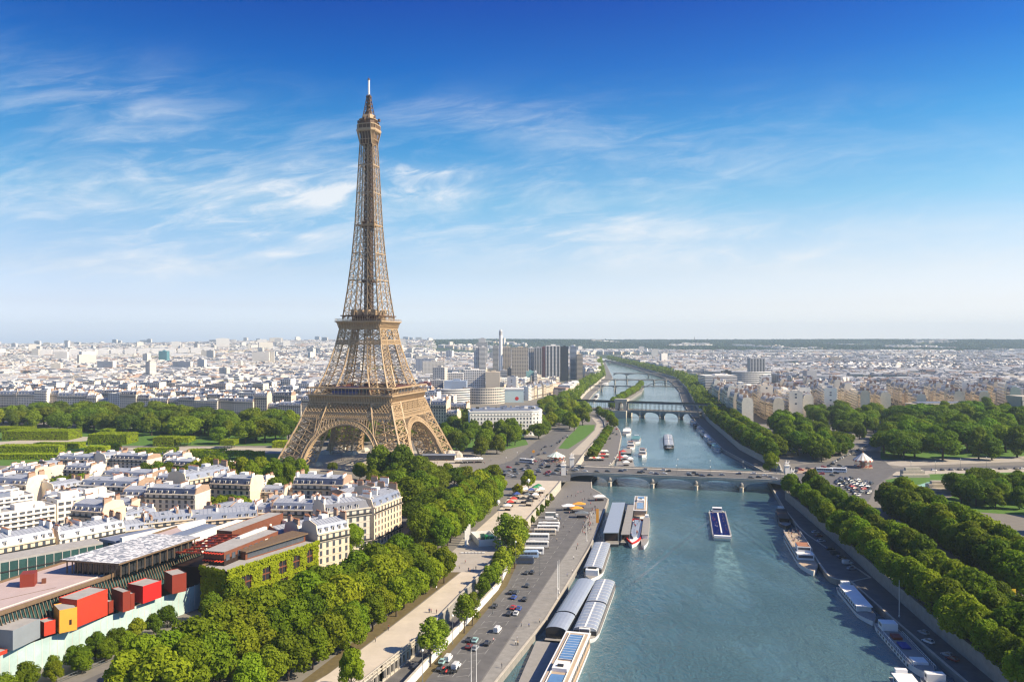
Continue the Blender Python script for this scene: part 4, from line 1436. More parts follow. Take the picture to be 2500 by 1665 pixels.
def city_row(p, q, modern_share, seed, where, group, flip=False, most=99, ok=None, z=None, gap=.15, hs=1.0):
    """houses shoulder to shoulder from p to q, each told apart by colour and by its place in the row"""
    rnd = random.Random(seed)
    p, q = Vector(p), Vector(q)
    d = (q - p)
    Ltot = d.length
    d.normalize()
    rz = math.atan2(d.y, d.x) + (math.pi if flip else 0)
    s, n = 0.0, 0
    while s < Ltot and n < most:
        md = rnd.random() < modern_share
        i = rnd.randrange(len(MV) if md else len(HV))
        if hs > 1.1 and not md:
            i = (0, 1, 2, 5, 2, 1, 0, 5)[i]
        L = (ML if md else HL)[i]
        sx = rnd.uniform(.9, 1.1) * (1.3 if hs > 1.1 else 1.0)
        c = p + d * (s + L * sx / 2)
        s += L * sx + (gap if rnd.random() < .85 else 9.0)
        if ok and not ok(c.x, c.y):
            continue
        col, nm = rnd.choice(TONESW if md else TONES)
        lab = '%s %s, %s %s' % (nm, 'flat-roofed block' if md else 'apartment house', nth(n), where)
        zz = terrain(c.x, c.y) if z is None else z
        if hs > 1.1:
            col = (col[0] * 1.28, col[1] * 1.25, col[2] * 1.15)
        off = rnd.uniform(-2.5, 2.5)
        (block if md else house)(i, c.x - d.y * off, c.y + d.x * off, rz, lab, group, zz, col, rnd.uniform(.82, 1.2) * hs, sx)
        n += 1
    return n

def build_city():
    ax, bx = Vector((-0.966, 0.257)), Vector((0.257, 0.966))
    O = Vector((-34, 984))
    t, r = 0.0, 0
    rnd = random.Random(77)
    okl = lambda x, y: -0.665 < x / y < -0.085
    while r < 9:
        s0 = max(-40, 20 - r * 10)
        a = O + bx * t + ax * s0
        b = O + bx * t + ax * (760 + t * .75)
        city_row(a, b, (.12, .2, .55, .4, .6, .5, .65, .5, .6)[r], 300 + r, 'from the tower, %s row behind the park' % nth(r), '%s row behind the park' % nth(r), True, ok=okl)
        t += 27 if r % 2 else 36
        r += 1
    # right bank: quay front and the streets climbing behind it
    okr = lambda x, y: 0.0 < x / y < 0.665
    city_row((286, 962), (330, 1290), .15, 400, 'in the quay front past the barges', 'quay front past the barges', True, hs=1.32)
    city_row((338, 1330), (460, 1720), .4, 401, 'in the quay front beyond the two-level bridge', 'far quay front', True)
    city_row((320, 955), (372, 1300), .3, 402, 'in the row behind the quay front', 'row behind the quay front', False, hs=1.32)
    for k, (x0, y0, x1, y1) in enumerate([(352, 985, 420, 1330), (392, 1055, 452, 1330), (428, 1075, 500, 1340), (470, 1062, 540, 1330), (512, 1090, 590, 1330), (560, 1085, 640, 1340), (604, 1075, 690, 1320), (650, 1092, 745, 1340), (700, 1110, 800, 1360)]):
        city_row((x0, y0), (x1, y1), (.35, .2, .3, .15, .25, .1, .2, .2, .2)[k], 410 + k, 'uphill in the %s street from the quay' % nth(k), '%s street from the quay' % nth(k), k % 2 == 0, ok=okr, hs=1.32)
build_city()

# the rest of the city, out to the hills: one mass
M_far = bpy.data.materials.new('far_city')
def far_mat():
    m = M_far
    m.use_nodes = True
    q = NT(m.node_tree)
    b = m.node_tree.nodes['Principled BSDF']
    b.inputs['Roughness'].default_value = 0.8
    b.inputs['Specular IOR Level'].default_value = 0.2
    g = q.n('ShaderNodeNewGeometry')
    x, y, z = q.sep(g.outputs['Position'])
    nx, ny, nz = q.sep(g.outputs['Normal'])
    band = q.m('GREATER_THAN', q.m('FRACT', q.m('MULTIPLY', z, 1 / 3.1)), 0.48)
    along = q.m('ADD', q.m('MULTIPLY', x, q.m('ABSOLUTE', ny)), q.m('MULTIPLY', y, q.m('ABSOLUTE', nx)))
    cols = q.m('GREATER_THAN', q.m('FRACT', q.m('MULTIPLY', along, 1 / 3.3)), 0.5)
    wall = q.m('LESS_THAN', q.m('ABSOLUTE', nz), 0.2)
    w = q.m('MULTIPLY', q.m('MULTIPLY', band, cols), wall)
    tone = q.n('ShaderNodeVertexColor', layer_name='tone').outputs['Color']
    q.put(b.inputs['Base Color'], q.mix(q.m('MULTIPLY', w, 0.75), tone, (0.07, 0.08, 0.10)))
far_mat()
def build_far_city():
    rnd = random.Random(8)
    mb = MB()
    mb.mat(M_far)
    mb.cols = []
    ax = math.atan2(0.257, -0.966)
    tr = []
    def add(x, y, L, D, H, rz, wall, roof, mans):
        z0 = terrain(x, y) - 2
        co, si = math.cos(rz), math.sin(rz)
        def ring(l, d, z):
            return [(x + a * l * co - b * d * si, y + a * l * si + b * d * co, z) for a, b in ((-.5, -.5), (.5, -.5), (.5, .5), (-.5, .5))]
        r0, r1 = ring(L, D, z0), ring(L, D, z0 + 2 + H)
        mb.c = wall
        mb.loft([r0, r1], False, not mans)
        mb.c = roof
        if mans:
            mb.loft([r1, ring(L - 1.2, D - 2.6, z0 + 2 + H + 2.8), ring(L - 1.5, 1.5, z0 + 2 + H + 4.0)], False, True)
            mb.c = (wall[0] * .92, wall[1] * .9, wall[2] * .88)
            if rnd.random() < .7:
                u = L * .45 * rnd.choice((-1, 1))
                cx, cy = x + u * co, y + u * si
                mb.cbox((cx, cy, z0 + 2 + H + 1), .9, D * .55, 4.2, rz)
        else:
            mb.cbox((x, y, z0 + 2 + H), L * rnd.uniform(.2, .5), D * .5, rnd.uniform(1.5, 3.2), rz)
    def blocked(x, y):
        az = x / y
        if y < 1180:
            return abs(az) < .71
        if y < 4300:
            l, r_ = interp(U_L, y), interp(U_R, y)
            if l - 22 < x < r_ + (34 if y < 2300 else 26):
                return True
        if y < 1330 and az < -0.085:
            t = (x + 34) * .257 + (y - 984) * .966
            return t < 285
        if -0.085 <= az < .06 and y < 1520:
            return True
        if -0.09 < az < .095 and 1560 < y < 2350:
            return True
        if y < 1375 and az > 0:
            return True
        if 1480 < y < 2050 and .21 < az < .36 and x < 640:
            return True
        return False
    d = 380.0
    while d < 9800:
        cell = 21 + max(0, d - 1200) * .0054
        n = int(1.8 * d / cell)
        for i in range(n):
            az = -.9 + 1.8 * (i + rnd.uniform(.1, .9)) / n
            y = d + rnd.uniform(-.45, .45) * cell
            x = az * y
            if blocked(x, y):
                continue
            if y > 4300 and .055 < az < .2 and y < 5200:
                continue
            h0 = terrain(x, y)
            nz = noise.noise(Vector((x * .0012, y * .0012, 4.0)))
            nf = noise.noise(Vector((x * .0042, y * .0042, 9.0)))
            if az > -.1 and h0 > 17:
                if noise.noise(Vector((x * .0016, y * .0016, 2.0))) < .22 + (h0 - 17) * .0035 or rnd.random() < .3:
                    continue
            elif az <= -.1 and h0 > 50 and nf > .22:
                tr.append((x, y))
                continue
            if nf > .40:
                tr.append((x, y))
                continue
            if rnd.random() < .05:
                tr.append((x, y))
            rz = (ax if az < 0 else 1.25) + round(nz * 4) * .35 + (1.5708 if nf > .08 else 0) + rnd.gauss(0, .02)
            big = rnd.random() < .05
            L, D = cell * (rnd.uniform(1.8, 3.0) if big else rnd.uniform(.95, 1.35)), rnd.uniform(11, 15) + max(0, cell - 40) * .25
            g = rnd.uniform(.78, 1.10)
            warm = rnd.uniform(-.03, .05)
            mans = not big and rnd.random() < (.72 if d < 3200 else .6)
            if mans:
                H = rnd.uniform(15, 19.5)
                wc = (.70 * g + warm, .625 * g, .52 * g - warm)
                k = rnd.random()
                rc = (.44, .45, .47) if k < .66 else ((.14, .155, .19) if k < .85 else (.36, .26, .21))
            else:
                H = rnd.choice((10, 14, 16, 18, 20, 23))
                if rnd.random() < .02 and az < .2:
                    H = rnd.uniform(34, 58)
                    L *= .8
                wc = (.76 * g, .72 * g - warm * .3, .66 * g - warm)
                rc = (.55 * g, .54 * g, .53 * g)
            add(x, y, L, D, H, rz, wc, rc, mans)
        d += cell * (.92 if d < 4000 else .98)
    # long white slab estate and pale high blocks on the skyline
    for i in range(13):
        x, y = -2280 + i * 58, 3900 + i * 22
        add(x, y, 50, 16, 46, .3, (.82, .80, .78), (.6, .6, .6), False)
    for px, top, w in ((544, 826, 40), (430, 834, 26), (640, 829, 30), (700, 832, 22)):
        y = 5200 if px < 1000 else 5600
        x = (px - CXP) / F * y
        add(x, y, w * 2, 26, max(20, CAMH + (HZ - top) / F * y - terrain(x, y)), .3, (.80, .78, .74), (.6, .6, .6), False)
    o = mb.build('far_city')
    kind(o, 'stuff')
    o['label'] = 'pale mass of city roofs and walls reaching to the wooded hills'
    # far greenery
    mb = MB()
    mb.mat(M_leafd)
    def clump(x, y, r, h, n, z=None):
        z = terrain(x, y) if z is None else z
        leaf_quads(mb, rnd, (x, y, z + h * .45), r, n, r * .42, h * .55 / r, .15)
    for x, y in tr:
        for k in range(3):
            clump(x + rnd.uniform(-16, 16), y + rnd.uniform(-16, 16), rnd.uniform(6, 10) * (1 + y * .00012), rnd.uniform(10, 15), 34)
    y = 1046.0
    while y < 4200:
        for k, sg in ((0, 1), (1, 1), (2, -1), (3, -1)):
            if y < 1340 and sg < 0:
                continue
            xr = interp(U_R, y) + (7, 19)[k % 2] if sg > 0 else interp(U_L, y) - (8, 20)[k % 2]
            clump(xr + rnd.uniform(-3, 3), y, rnd.uniform(6.5, 8.5) * (1 + (y - 1300) * .0002), rnd.uniform(14, 19), 46)
        y += 12 + (y - 1340) * .004
    y = 1095.0
    while y < 1340:
        clump(interp(U_L, y) - 12, y, 7.5, 15, 90)
        clump(interp(U_L, y) - 28, y, 8.5, 17, 90)
        y += 11
    # wooded hills
    mb.mat(M_leaff)
    for _ in range(9000):
        y = rnd.uniform(6000, 9600)
        x = rnd.uniform(-.11, .70) * y
        h0 = terrain(x, y)
        if h0 > 17 and noise.noise(Vector((x * .0016, y * .0016, 2.0))) < .26 + (h0 - 17) * .0035:
            clump(x, y, rnd.uniform(22, 38), rnd.uniform(14, 20), 16)
    o = mb.build('far_woods')
    kind(o, 'stuff')
    o['label'] = 'distant trees between the roofs, along the river bend and on the hills'
build_far_city()
# ---------------------------------------------------------------- museum, near houses, landmark buildings
M_rust = material('rust_panel', (0.17, 0.062, 0.034), 0.65, 0.14, 0.5)
M_brown = material('brown_gallery', (0.155, 0.105, 0.065), 0.7, 0.16, 0.7)
M_dkbrown = material('dark_brown_wall', (0.030, 0.016, 0.013), 0.6, 0.15, 0.5)
M_pinkroof = material('pinkish_terrace', (0.44, 0.35, 0.34), 0.9, 0.08, 0.25)
M_screen = material('pale_glass_screen', (0.40, 0.54, 0.53), 0.25, 0.22, 0.14, 0, 0.5)  # mottled tone stands in for panel reflections and trees seen through
M_teal = material('teal_glazing', (0.035, 0.085, 0.085), 0.15, 0.25, 0.4, 0, 0.6)
def paint(name, c, rough=.55):
    return material(name, c, rough, .10, .18)
M_red = paint('bright_red_paint', (0.55, 0.018, 0.016))
M_redor = paint('vermilion_paint', (0.50, 0.045, 0.022))
M_darkred = paint('dark_red_paint', (0.22, 0.035, 0.020))
M_orange = paint('orange_paint', (0.72, 0.33, 0.045))
M_greyp = paint('blue_grey_paint', (0.22, 0.25, 0.28))

def mosaic_mat():
    m = bpy.data.materials.new('mosaic_roof')
    m.use_nodes = True
    q = NT(m.node_tree)
    b = m.node_tree.nodes['Principled BSDF']
    b.inputs['Roughness'].default_value = .7
    v = q.n('ShaderNodeTexVoronoi')
    v.feature = 'F1'
    pos = q.n('ShaderNodeNewGeometry').outputs['Position']
    q.put(v.inputs['Vector'], pos)
    v.inputs['Scale'].default_value = .95
    k = q.sep(v.outputs['Color'])[0]
    q.put(b.inputs['Base Color'], q.ramp(k, [(0.0, (.22, .24, .28)), (.35, (.42, .43, .46)), (.6, (.66, .66, .67)), (1.0, (.80, .80, .80))], 'CONSTANT'))
    return m
M_mosaic = mosaic_mat()

def A_(x, y): return (x / 2.549, 1050 + y / 2.549)
def M_(x, y): return (x / 4.9, 1180 + y / 4.9)
def G_(x, y): return (430 + x / 4.9, 1120 + y / 4.9)
def E_(x, y): return (1050 + x / 3.364, 780 + y / 3.364)

def build_museum():
    root = empty('museum', (0, 0, 0))
    tag(root, 'long museum with pinkish roof terrace, coloured facade boxes and white mosaic roof', 'museum')
    front = [(-167, 198), (-153.5, 238.8), (-140.9, 272.5), (-127, 322)]
    rear = [(-146, 347), (-164.7, 287), (-171.5, 267), (-196, 203)]
    zt = 19.3
    mb = MB()
    mb.mat(M_dkbrown).prism(front + rear, 8.0, zt - .3, top=False, bottom=True)
    mb.mat(M_pinkroof).add([(x, y, zt - .3) for x, y in front + rear], [tuple(range(8))])
    for a, b in zip(rear, rear[1:]):
        mb.mat(M_brown).beam((a[0], a[1], zt - .1), (b[0], b[1], zt - .1), .7, .9)
    # a joint line across the terrace
    mb.mat(M_brown).beam((-172, 235, zt - .27), (-150, 262, zt - .27), .25, .06)
    mb.build('main_hall', root)
    mb = MB()
    for a, b in zip(front, front[1:]):
        a, b = Vector((*a, 0)), Vector((*b, 0))
        n = int((b - a).length / 3.2)
        mb.mat(M_brown).beam((a.x + 1.0, a.y - .4, zt - .55), (b.x + 1.0, b.y - .4, zt - .55), 2.4, .5)
        mb.beam((a.x + 2.1, a.y - .8, zt + .1), (b.x + 2.1, b.y - .8, zt + .1), .16, 1.0)
        mb.mat(M_shade).beam((a.x - 1.6, a.y + .5, zt - .2), (b.x - 1.6, b.y + .5, zt - .2), .18, .3)
    mb.build('roof_gallery', root)
    mb = MB()
    mb.mat(M_brown)
    for a, b in zip(front, front[1:]):
        a, b = Vector((*a, 0)), Vector((*b, 0))
        n = int((b - a).length / 1.25)
        for i in range(n):
            p = a.lerp(b, i / n)
            mb.beam((p.x + 1.2, p.y - .4, zt - .9), (p.x + 4.6, p.y - 2.4, 11.5), .2, .55)
    mb.mat(M_teal).strip([(p[0] + .8, p[1] - .3, 18.2) for p in front], [(p[0] + 2.4, p[1] - 1.2, 9.0) for p in front])
    mb.build('louvre_front', root)
    # pavilion with the mosaic roof
    pv = [(-157, 276.5), (-134, 271.5), (-121, 309), (-142, 314)]
    mb = MB()
    mb.mat(M_glassdark).prism([(-153, 278.5), (-135.4, 275), (-123.5, 308), (-141, 312)], zt - .3, 23.6, top=False)
    mb.mat(M_brown)
    for a, b in zip(pv, pv[1:] + pv[:1]):
        a, b = Vector(a), Vector(b)
        for i in range(0, 10):
            p = a.lerp(b, i / 10).lerp(Vector((-138, 293)), .09)
            mb.beam((p.x, p.y, zt - .3), (p.x, p.y, 23.6), .35)
    mb.mat(M_brown).prism(pv, 23.6, 24.2, top=False, bottom=True)
    mb.mat(M_mosaic).add([(x, y, 24.2) for x, y in pv], [(0, 1, 2, 3)])
    pav = mb.build('roof_pavilion', root)
    mb = MB()
    mb.mat(M_darkred).cbox((-160.5, 264.5, zt - .3), 4.2, 4.6, 4.3, .35)
    mb.mat(M_rust).cbox((-156.8, 266.8, zt - .3), 1.2, 1.2, 1.5, .35)
    mb.build('lift_housing', root)
    # boxes pushed out of the street front
    def front_box(l, r, top, bot_l, bot_r, mat_, conv, label, dep=7.5):
        a, b = G(*conv(l, bot_l), 10.0), G(*conv(r, bot_r), 10.0)
        h = (bot_l - top) / (2.549 if conv is A_ else 4.9) / F * a.y
        d = (b - a)
        n = Vector((-d.y, d.x, 0)).normalized() * dep
        mb = MB()
        mb.mat(mat_).prism([(p.x, p.y) for p in (a, b, b + n, a + n)], 10.0, 10 + h, top=False, bottom=True)
        mb.mat(M_flat).add([(p.x, p.y, 10 + h - .25) for p in (a, b, b + n, a + n)], [(0, 1, 2, 3)])
        if mat_ is M_orange:
            p = a.lerp(b, .62) - n.normalized() * .03
            e = d.normalized() * .35
            mb.mat(M_dkbrown).quad(p - e + Vector((0, 0, 2.0)), p + e + Vector((0, 0, 2.0)), p + e + Vector((0, 0, 3.6)), p - e + Vector((0, 0, 3.6)))
        o = mb.build('facade_box', root)
        o['label'] = label
    front_box(80, 250, 1245, 1370, 1290, M_greyp, A_, 'blue grey box')
    front_box(275, 345, 1195, 1282, 1262, M_redor, A_, 'small vermilion box', 4)
    front_box(370, 480, 1120, 1264, 1240, M_orange, A_, 'orange box')
    front_box(480, 670, 1055, 1226, 1148, M_redor, A_, 'largest vermilion box')
    front_box(676, 706, 1066, 1142, 1130, M_darkred, A_, 'narrow dark red box', 4)
    front_box(1470, 1560, 1300, 1540, 1515, M_darkred, M_, 'dark red box')
    front_box(1562, 1610, 1318, 1510, 1497, M_darkred, M_, 'low dark red box', 4)
    front_box(1710, 1930, 1228, 1437, 1360, M_red, M_, 'bright red box')
    front_box(2060, 2230, 1097, 1322, 1285, M_darkred, M_, 'dark red box at the shaded end')
    front_box(-40, 45, 1395, 1420, 1385, M_redor, A_, 'low red box at the picture edge')
    # rust coloured wing, pergola, planted wall
    mb = MB()
    wing = [(-115.5, 298), (-106.8, 295.6), (-96.5, 329), (-107, 333.7)]
    mb.mat(M_dkbrown).prism(wing, 0, 19.0, top=False)
    mb.mat(M_rust).prism([(-115.4, 298.1), (-106.9, 295.7), (-96.6, 328.9), (-107, 333.6)], 19.0, 21.7, top=False)
    mb.mat(M_flat).add([(x, y, 21.6) for x, y in wing], [(0, 1, 2, 3)])
    for i in range(9):
        t = .06 + i * .1
        p = Vector(wing[1]).lerp(Vector(wing[2]), t) + Vector((.05, -.02))
        u = (Vector(wing[2]) - Vector(wing[1])).normalized() * 1.0
        mb.mat(M_win if i != 7 else M_shade).quad((p.x - u.x, p.y - u.y, 18.2), (p.x + u.x, p.y + u.y, 18.2), (p.x + u.x, p.y + u.y, 20.4), (p.x - u.x, p.y - u.y, 20.4))
    for z in (18.4, 21.2):
        for i in range(7):
            p = Vector(wing[0]).lerp(Vector(wing[1]), (i + .5) / 7)
            mb.mat(M_redor).beam((p.x + .3, p.y, z), (p.x - .6, p.y - .9, z - .2), .35, .3)
    mb.mat(M_wallw).beam((-108.5, 316, 21.9), (-103, 333, 21.9), 1.4, 1.2)
    mb.build('rust_wing', root)
    mb = MB()
    mb.mat(M_darkred)
    for i in range(8):
        a = Vector((-130, 300)).lerp(Vector((-121, 327)), i / 7)
        b = Vector((-116.5, 299)).lerp(Vector((-108.5, 326)), i / 7)
        mb.beam((a.x, a.y, 20.6), (b.x, b.y, 20.6), .45, .5)
    for t in (0, .33, .66, 1):
        a = Vector((-130, 300)).lerp(Vector((-116.5, 299)), t)
        b = Vector((-121, 327)).lerp(Vector((-108.5, 326)), t)
        mb.beam((a.x, a.y, 20.2), (b.x, b.y, 20.2), .45, .5)
    mb.mat(M_dkbrown).prism([(-129, 301), (-116, 300), (-108, 325), (-120, 327)], 0, 15)
    mb.build('pergola', root)
    mb = MB()
    mb.mat(M_rust).prism([(-122, 329), (-115, 327), (-104, 362), (-111, 364)], 8, 22.0, top=False)
    mb.mat(M_flat).add([(x, y, 21.8) for x, y in [(-122, 329), (-115, 327), (-104, 362), (-111, 364)]], [(0, 1, 2, 3)])
    mb.mat(M_wallw).prism([(-134, 316), (-131, 315), (-119, 352), (-122, 353)], 8, 21.0)
    mb.mat(M_zinc).prism([(-143, 318), (-137, 317), (-128, 345), (-134, 347)], 8, 20.5)
    mb.build('rear_wing', root)
    tag(root, root['label'], 'museum')
    # glass screen
    mb = MB()
    L = [(-164, 200), (-149, 232), (-136, 259), (-123.7, 285.6), (-116, 301)]
    for a, b in zip(L, L[1:]):
        a, b = Vector((*a, 0)), Vector((*b, 0))
        n = max(1, int((b - a).length / 2.4))
        for i in range(n):
            p, q_ = a.lerp(b, i / n), a.lerp(b, (i + 1) / n)
            mb.mat(M_screen).beam((p.x, p.y, 4.5), (q_.x, q_.y, 4.5), .12, 9.0)
            mb.mat(M_shade).beam((p.x, p.y, 0), (p.x, p.y, 9.15), .16, .2)
    tag(mb.build('glass_screen'), 'tall pale blue glass screen fencing the museum garden from the street', 'fence')
    # planted wall
    root = empty('planted_office', (-103.5, 288.8, 0))
    tag(root, 'office building wrapped in a yellow green planted wall pierced by dark windows', 'office building')
    a, b = Vector((-103.8, 288.6)), Vector((-81.2, 330.2))
    d = (b - a).normalized()
    n = Vector((d.y, -d.x))
    W = (b - a).length
    inn = -n * 13
    Mx = Matrix(((d.x, -n.x, 0, 0), (d.y, -n.y, 0, 0), (0, 0, 1, 0), (0, 0, 0, 1)))
    mb = MB()
    mb.M = Mx
    mb.mat(M_dkbrown).box(0, W, 0, 13, -1, 16.4)
    mb.mat(M_flat).box(.4, W - .4, .4, 12.6, 16.4, 16.5)
    mb.mat(M_brown).box(0, W, 12.6, 13, 16.4, 17.4)
    mb.build('body', root)
    mb = MB()
    mb.M = Mx
    mb.mat(M_rust).box(14, W - 1, 5.5, 12.8, 16.5, 19.6)
    mb.mat(M_win).box(15, W - 2, 5.44, 5.5, 17, 19.2)
    mb.mat(M_brown).box(13, W - .6, 4.2, 13.0, 19.6, 20.1)
    mb.build('roof_storey', root)
    rnd = random.Random(4)
    wins = [(6.5, 4.8, 7.9, 13.0), (16.5, 4.4, 8.4, 13.6), (25.5, 4.0, 8.9, 14.0), (33.0, 3.8, 9.2, 14.3), (41.0, 3.4, 9.4, 14.6), (17.5, 4.2, 1.0, 6.4), (26.0, 4.0, 1.4, 7.0), (33.5, 3.8, 1.6, 7.4), (40.5, 3.6, 1.8, 7.8)]
    for x, w, z0, z1 in wins:
        mb = MB()
        mb.M = Mx
        mb.mat(M_glassdark).box(x, x + w, -.06, -.02, z0, z1)
        mb.mat(M_rust).box(x, x + w, -.3, -.061, (z0 + z1) / 2 - .25, (z0 + z1) / 2 + .25)
        mb.box(x + w / 2 - .12, x + w / 2 + .12, -.2, -.062, z0, z1)
        for e in (x, x + w - .15):
            mb.box(e, e + .15, -.45, -.063, z0, z1)
        mb.build('window', root)
    mb = MB()
    mb.mat(M_leafy)
    for _ in range(9500):
        side = rnd.random() < .2
        u, z = (rnd.uniform(0, 13) if side else rnd.uniform(-.2, W + .2)), rnd.uniform(0, 17.3)
        if not side and any(x - .1 < u < x + w + .1 and z0 - .1 < z < z1 + .1 for x, w, z0, z1 in wins):
            continue
        bulge = .25 + .65 * max(0, noise.noise(Vector((u * .35, z * .35, 3 if side else 0)))) + rnd.uniform(0, .35) + (.5 if z > 15.8 else 0)
        if side:
            p = Mx @ Vector((-bulge, u, z))
            nn = Mx.to_3x3() @ Vector((-1, 0, .2))
        else:
            p = Mx @ Vector((u, -bulge, z))
            nn = Mx.to_3x3() @ Vector((0, -1, .2))
        nn = (nn + Vector((rnd.gauss(0, .35), rnd.gauss(0, .35), rnd.gauss(0, .35)))).normalized()
        t = nn.orthogonal().normalized() * rnd.uniform(.22, .45)
        v = nn.cross(t)
        o = len(mb.v)
        mb.v.extend([tuple(p - t - v), tuple(p + t - v), tuple(p + t + v), tuple(p - t + v)])
        mb.f.append((o, o + 1, o + 2, o + 3))
        mb.mi.append(0)
    fo = mb.build('foliage', root)
    fo.location = (0, 0, 0)
    fo.color = (1.25, 1.15, .6, 1)
    for c in root.children:
        c.location = (0, 0, 0)
build_museum()

def build_rear_office():
    mb = MB()
    L = [(-232, 232), (-212, 270), (-194.7, 302.8), (-170, 331)]
    K = [(-242, 237), (-222, 276), (-203, 309), (-178, 338)]
    mb.mat(M_teal).prism(L + K[::-1], 0, 15.6, top=False)
    mb.mat(M_flat).prism(L + K[::-1], 15.6, 16.4)
    mb.mat(M_shade)
    for a, b in zip(L, L[1:]):
        a, b = Vector(a), Vector(b)
        n = int((b - a).length / 3)
        for i in range(n):
            p = a.lerp(b, i / n)
            mb.beam((p.x + .1, p.y - .1, 0), (p.x + .1, p.y - .1, 15.6), .22)
        for z in (4, 8, 12):
            mb.mat(M_dark).beam((a.x + .15, a.y - .1, z), (b.x + .15, b.y - .1, z), .2, .5)
        mb.mat(M_shade)
    tag(mb.build('glass_office'), 'long low office with teal glass front and pale roof strip behind the museum', 'office building')
    mb = MB()
    mb.mat(M_zinc).prism([(-174, 336), (-165, 331), (-152, 349), (-160, 355)], 12, 16.8)
    mb.mat(M_wallw).prism([(-163, 331), (-161.5, 330), (-140, 364), (-141.5, 365)], 10, 18.5)
    mb.mat(M_flat).prism([(-160, 333), (-146, 326), (-128, 356), (-140, 363)], 6, 15.4)
    mb.mat(M_glassdark).prism([(-172, 335.2), (-165.2, 330.7), (-164, 332.3), (-171, 336.5)], 12.5, 15.8)
    tag(mb.build('annex_roof'), 'grey annex roofs with a white parapet wall between museum and stone gables', 'annex')
build_rear_office()

def build_near_houses():
    H70, H_20 = R(70), R(-20)
    spec = [
        # variant, x, y, angle, sz, label
        (0, -80.0, 341.0, R(48), 1.0, 'tall white corner apartment house with grey mansard next to the planted wall'),
        (5, -90.0, 350.5, R(48), .9, 'narrow white house with chimneys right behind the white corner apartment house'),
        (3, -99.5, 359.5, R(48), .86, 'lower house behind the white corner block, zinc roof towards the courtyard'),
        (2, -69.6, 401.0, H70, 1.0, 'sunlit street front apartment house with balconies at the avenue corner'),
        (1, -81.5, 386.5, R(35), 1.0, 'shaded cream apartment house with dark slate mansard facing the museum'),
        (3, -109.5, 407.0, R(-6), .93, 'cream house with tall dormer windows above a courtyard tree'),
        (7, -92.5, 412.0, R(-4), .72, 'low house with one long dark slate slope between two brick gables'),
        (4, -106.0, 447.0, R(-8), .92, 'slate roofed house with pinkish blind side wall, tallest before the tower foot'),
        (3, -88.0, 437.0, R(60), .95, 'zinc roofed house below the trees at the near tower leg'),
        (5, -75.0, 428.0, H70, .98, 'narrow zinc roofed house at the rear of the avenue corner block'),
        (3, -132.0, 410.0, R(-4), .8, 'house with one plain blue slate roof slope by the courtyard trees'),
        (5, -151.0, 418.0, R(60), .62, 'low pinkish lean-to house by the dark courtyard shrubs'),
        (2, -186.0, 474.0, R(62), 1.02, 'long house ending in a high white blind gable before the bright trees'),
        (1, -160.0, 464.0, R(-12), .92, 'rounded corner house with grey mansard at the edge of the bright trees'),
        (4, -182.0, 434.0, R(-8), .80, 'slate mansard house below the rounded corner house'),
        (6, -143.0, 386.0, R(22), .78, 'long zinc roofed house with row of brick chimneys above the rust wing'),
        (7, -163.0, 376.0, R(30), .72, 'zinc roofed house in the middle of the stone gables'),
        (0, -176.0, 366.0, R(38), .74, 'house with rough stone gable by the grey annex roofs'),
        (5, -188.0, 352.0, R(42), .84, 'house with stone blind wall above the annex, second from the teal office'),
        (6, -231.0, 467.0, R(-10), .84, 'wide dark slate mansard house with white chimneys facing the courtyards'),
        (3, -205.0, 448.0, R(-6), .88, 'blue grey mansard house with brick banding beside the wide slate one'),
        (2, -292.0, 468.0, R(-14), .9, 'cream house with many dormers at the picture edge below the park'),
        (6, -246.0, 520.0, R(-14), .68, 'wide slate house in the second line below the park, middle'),
        (7, -284.0, 530.0, R(-14), .68, 'zinc house in the second line below the park, far end'),
        (2, -322.0, 540.0, R(-14), .68, 'long cream house in the second line below the park, at picture edge'),
        (0, -196.0, 548.0, R(-14), .68, 'small house nearest the park with white terrace roof'),
        (1, -232.0, 566.0, R(-14), .68, 'house nearest the park with dish aerials on its roof'),
        (4, -272.0, 578.0, R(-14), .68, 'house nearest the park with long zinc ridge'),
        (2, -318.0, 590.0, R(-14), .68, 'house nearest the park at the picture edge'),
        (6, -206.0, 324.0, R(55), .92, 'long pale house with zinc dormers and brick chimneys behind the teal glass office'),
        (2, -187.0, 349.0, R(55), .86, 'pale house with zinc dormers continuing the row behind the teal office'),
        (7, -226.0, 298.0, R(58), .98, 'white house with attic windows at the picture edge behind the teal office'),
        (0, -203.0, 391.0, R(-16), .92, 'cream house with brick side wall and attic windows among white blocks'),
    ]
    for v, x, y, a, sz, lab in spec:
        c, _ = TONES[(v + int(abs(x))) % len(TONES)]
        house(v, x, y, a, lab, None, 0.0, c, sz, 1.0 if y < 350 or v == 2 and x > -80 else 1.16, True, 1.0 if y < 352 else 1.22)
    for v, x, y, a, sz, lab, c in [
        (1, -246.0, 392.0, R(52), .80, 'white block with a long blank sunlit wall above the zinc dormers', (1.08, 1.06, 1.02)),
        (4, -226.0, 418.0, R(48), 1.02, 'tall white block with terracotta side wall among the courtyards', (1.06, 1.03, .98)),
        (0, -268.0, 420.0, R(48), .74, 'white block with roof terrace by the courtyard tree', (1.08, 1.06, 1.04)),
        (2, -262.0, 362.0, R(55), .72, 'stepped white block at the picture edge behind the long blank wall', (1.08, 1.07, 1.05)),
        (5, -285.0, 440.0, R(48), .60, 'small white block with pipes on its roof at the picture edge', (1.06, 1.05, 1.03)),
        (4, -240.0, 332.0, R(55), .74, 'low white terraced block beside the pale house with attic windows', (1.08, 1.06, 1.0))]:
        block(v, x, y, a, lab, None, 0.0, c, sz)
build_near_houses()
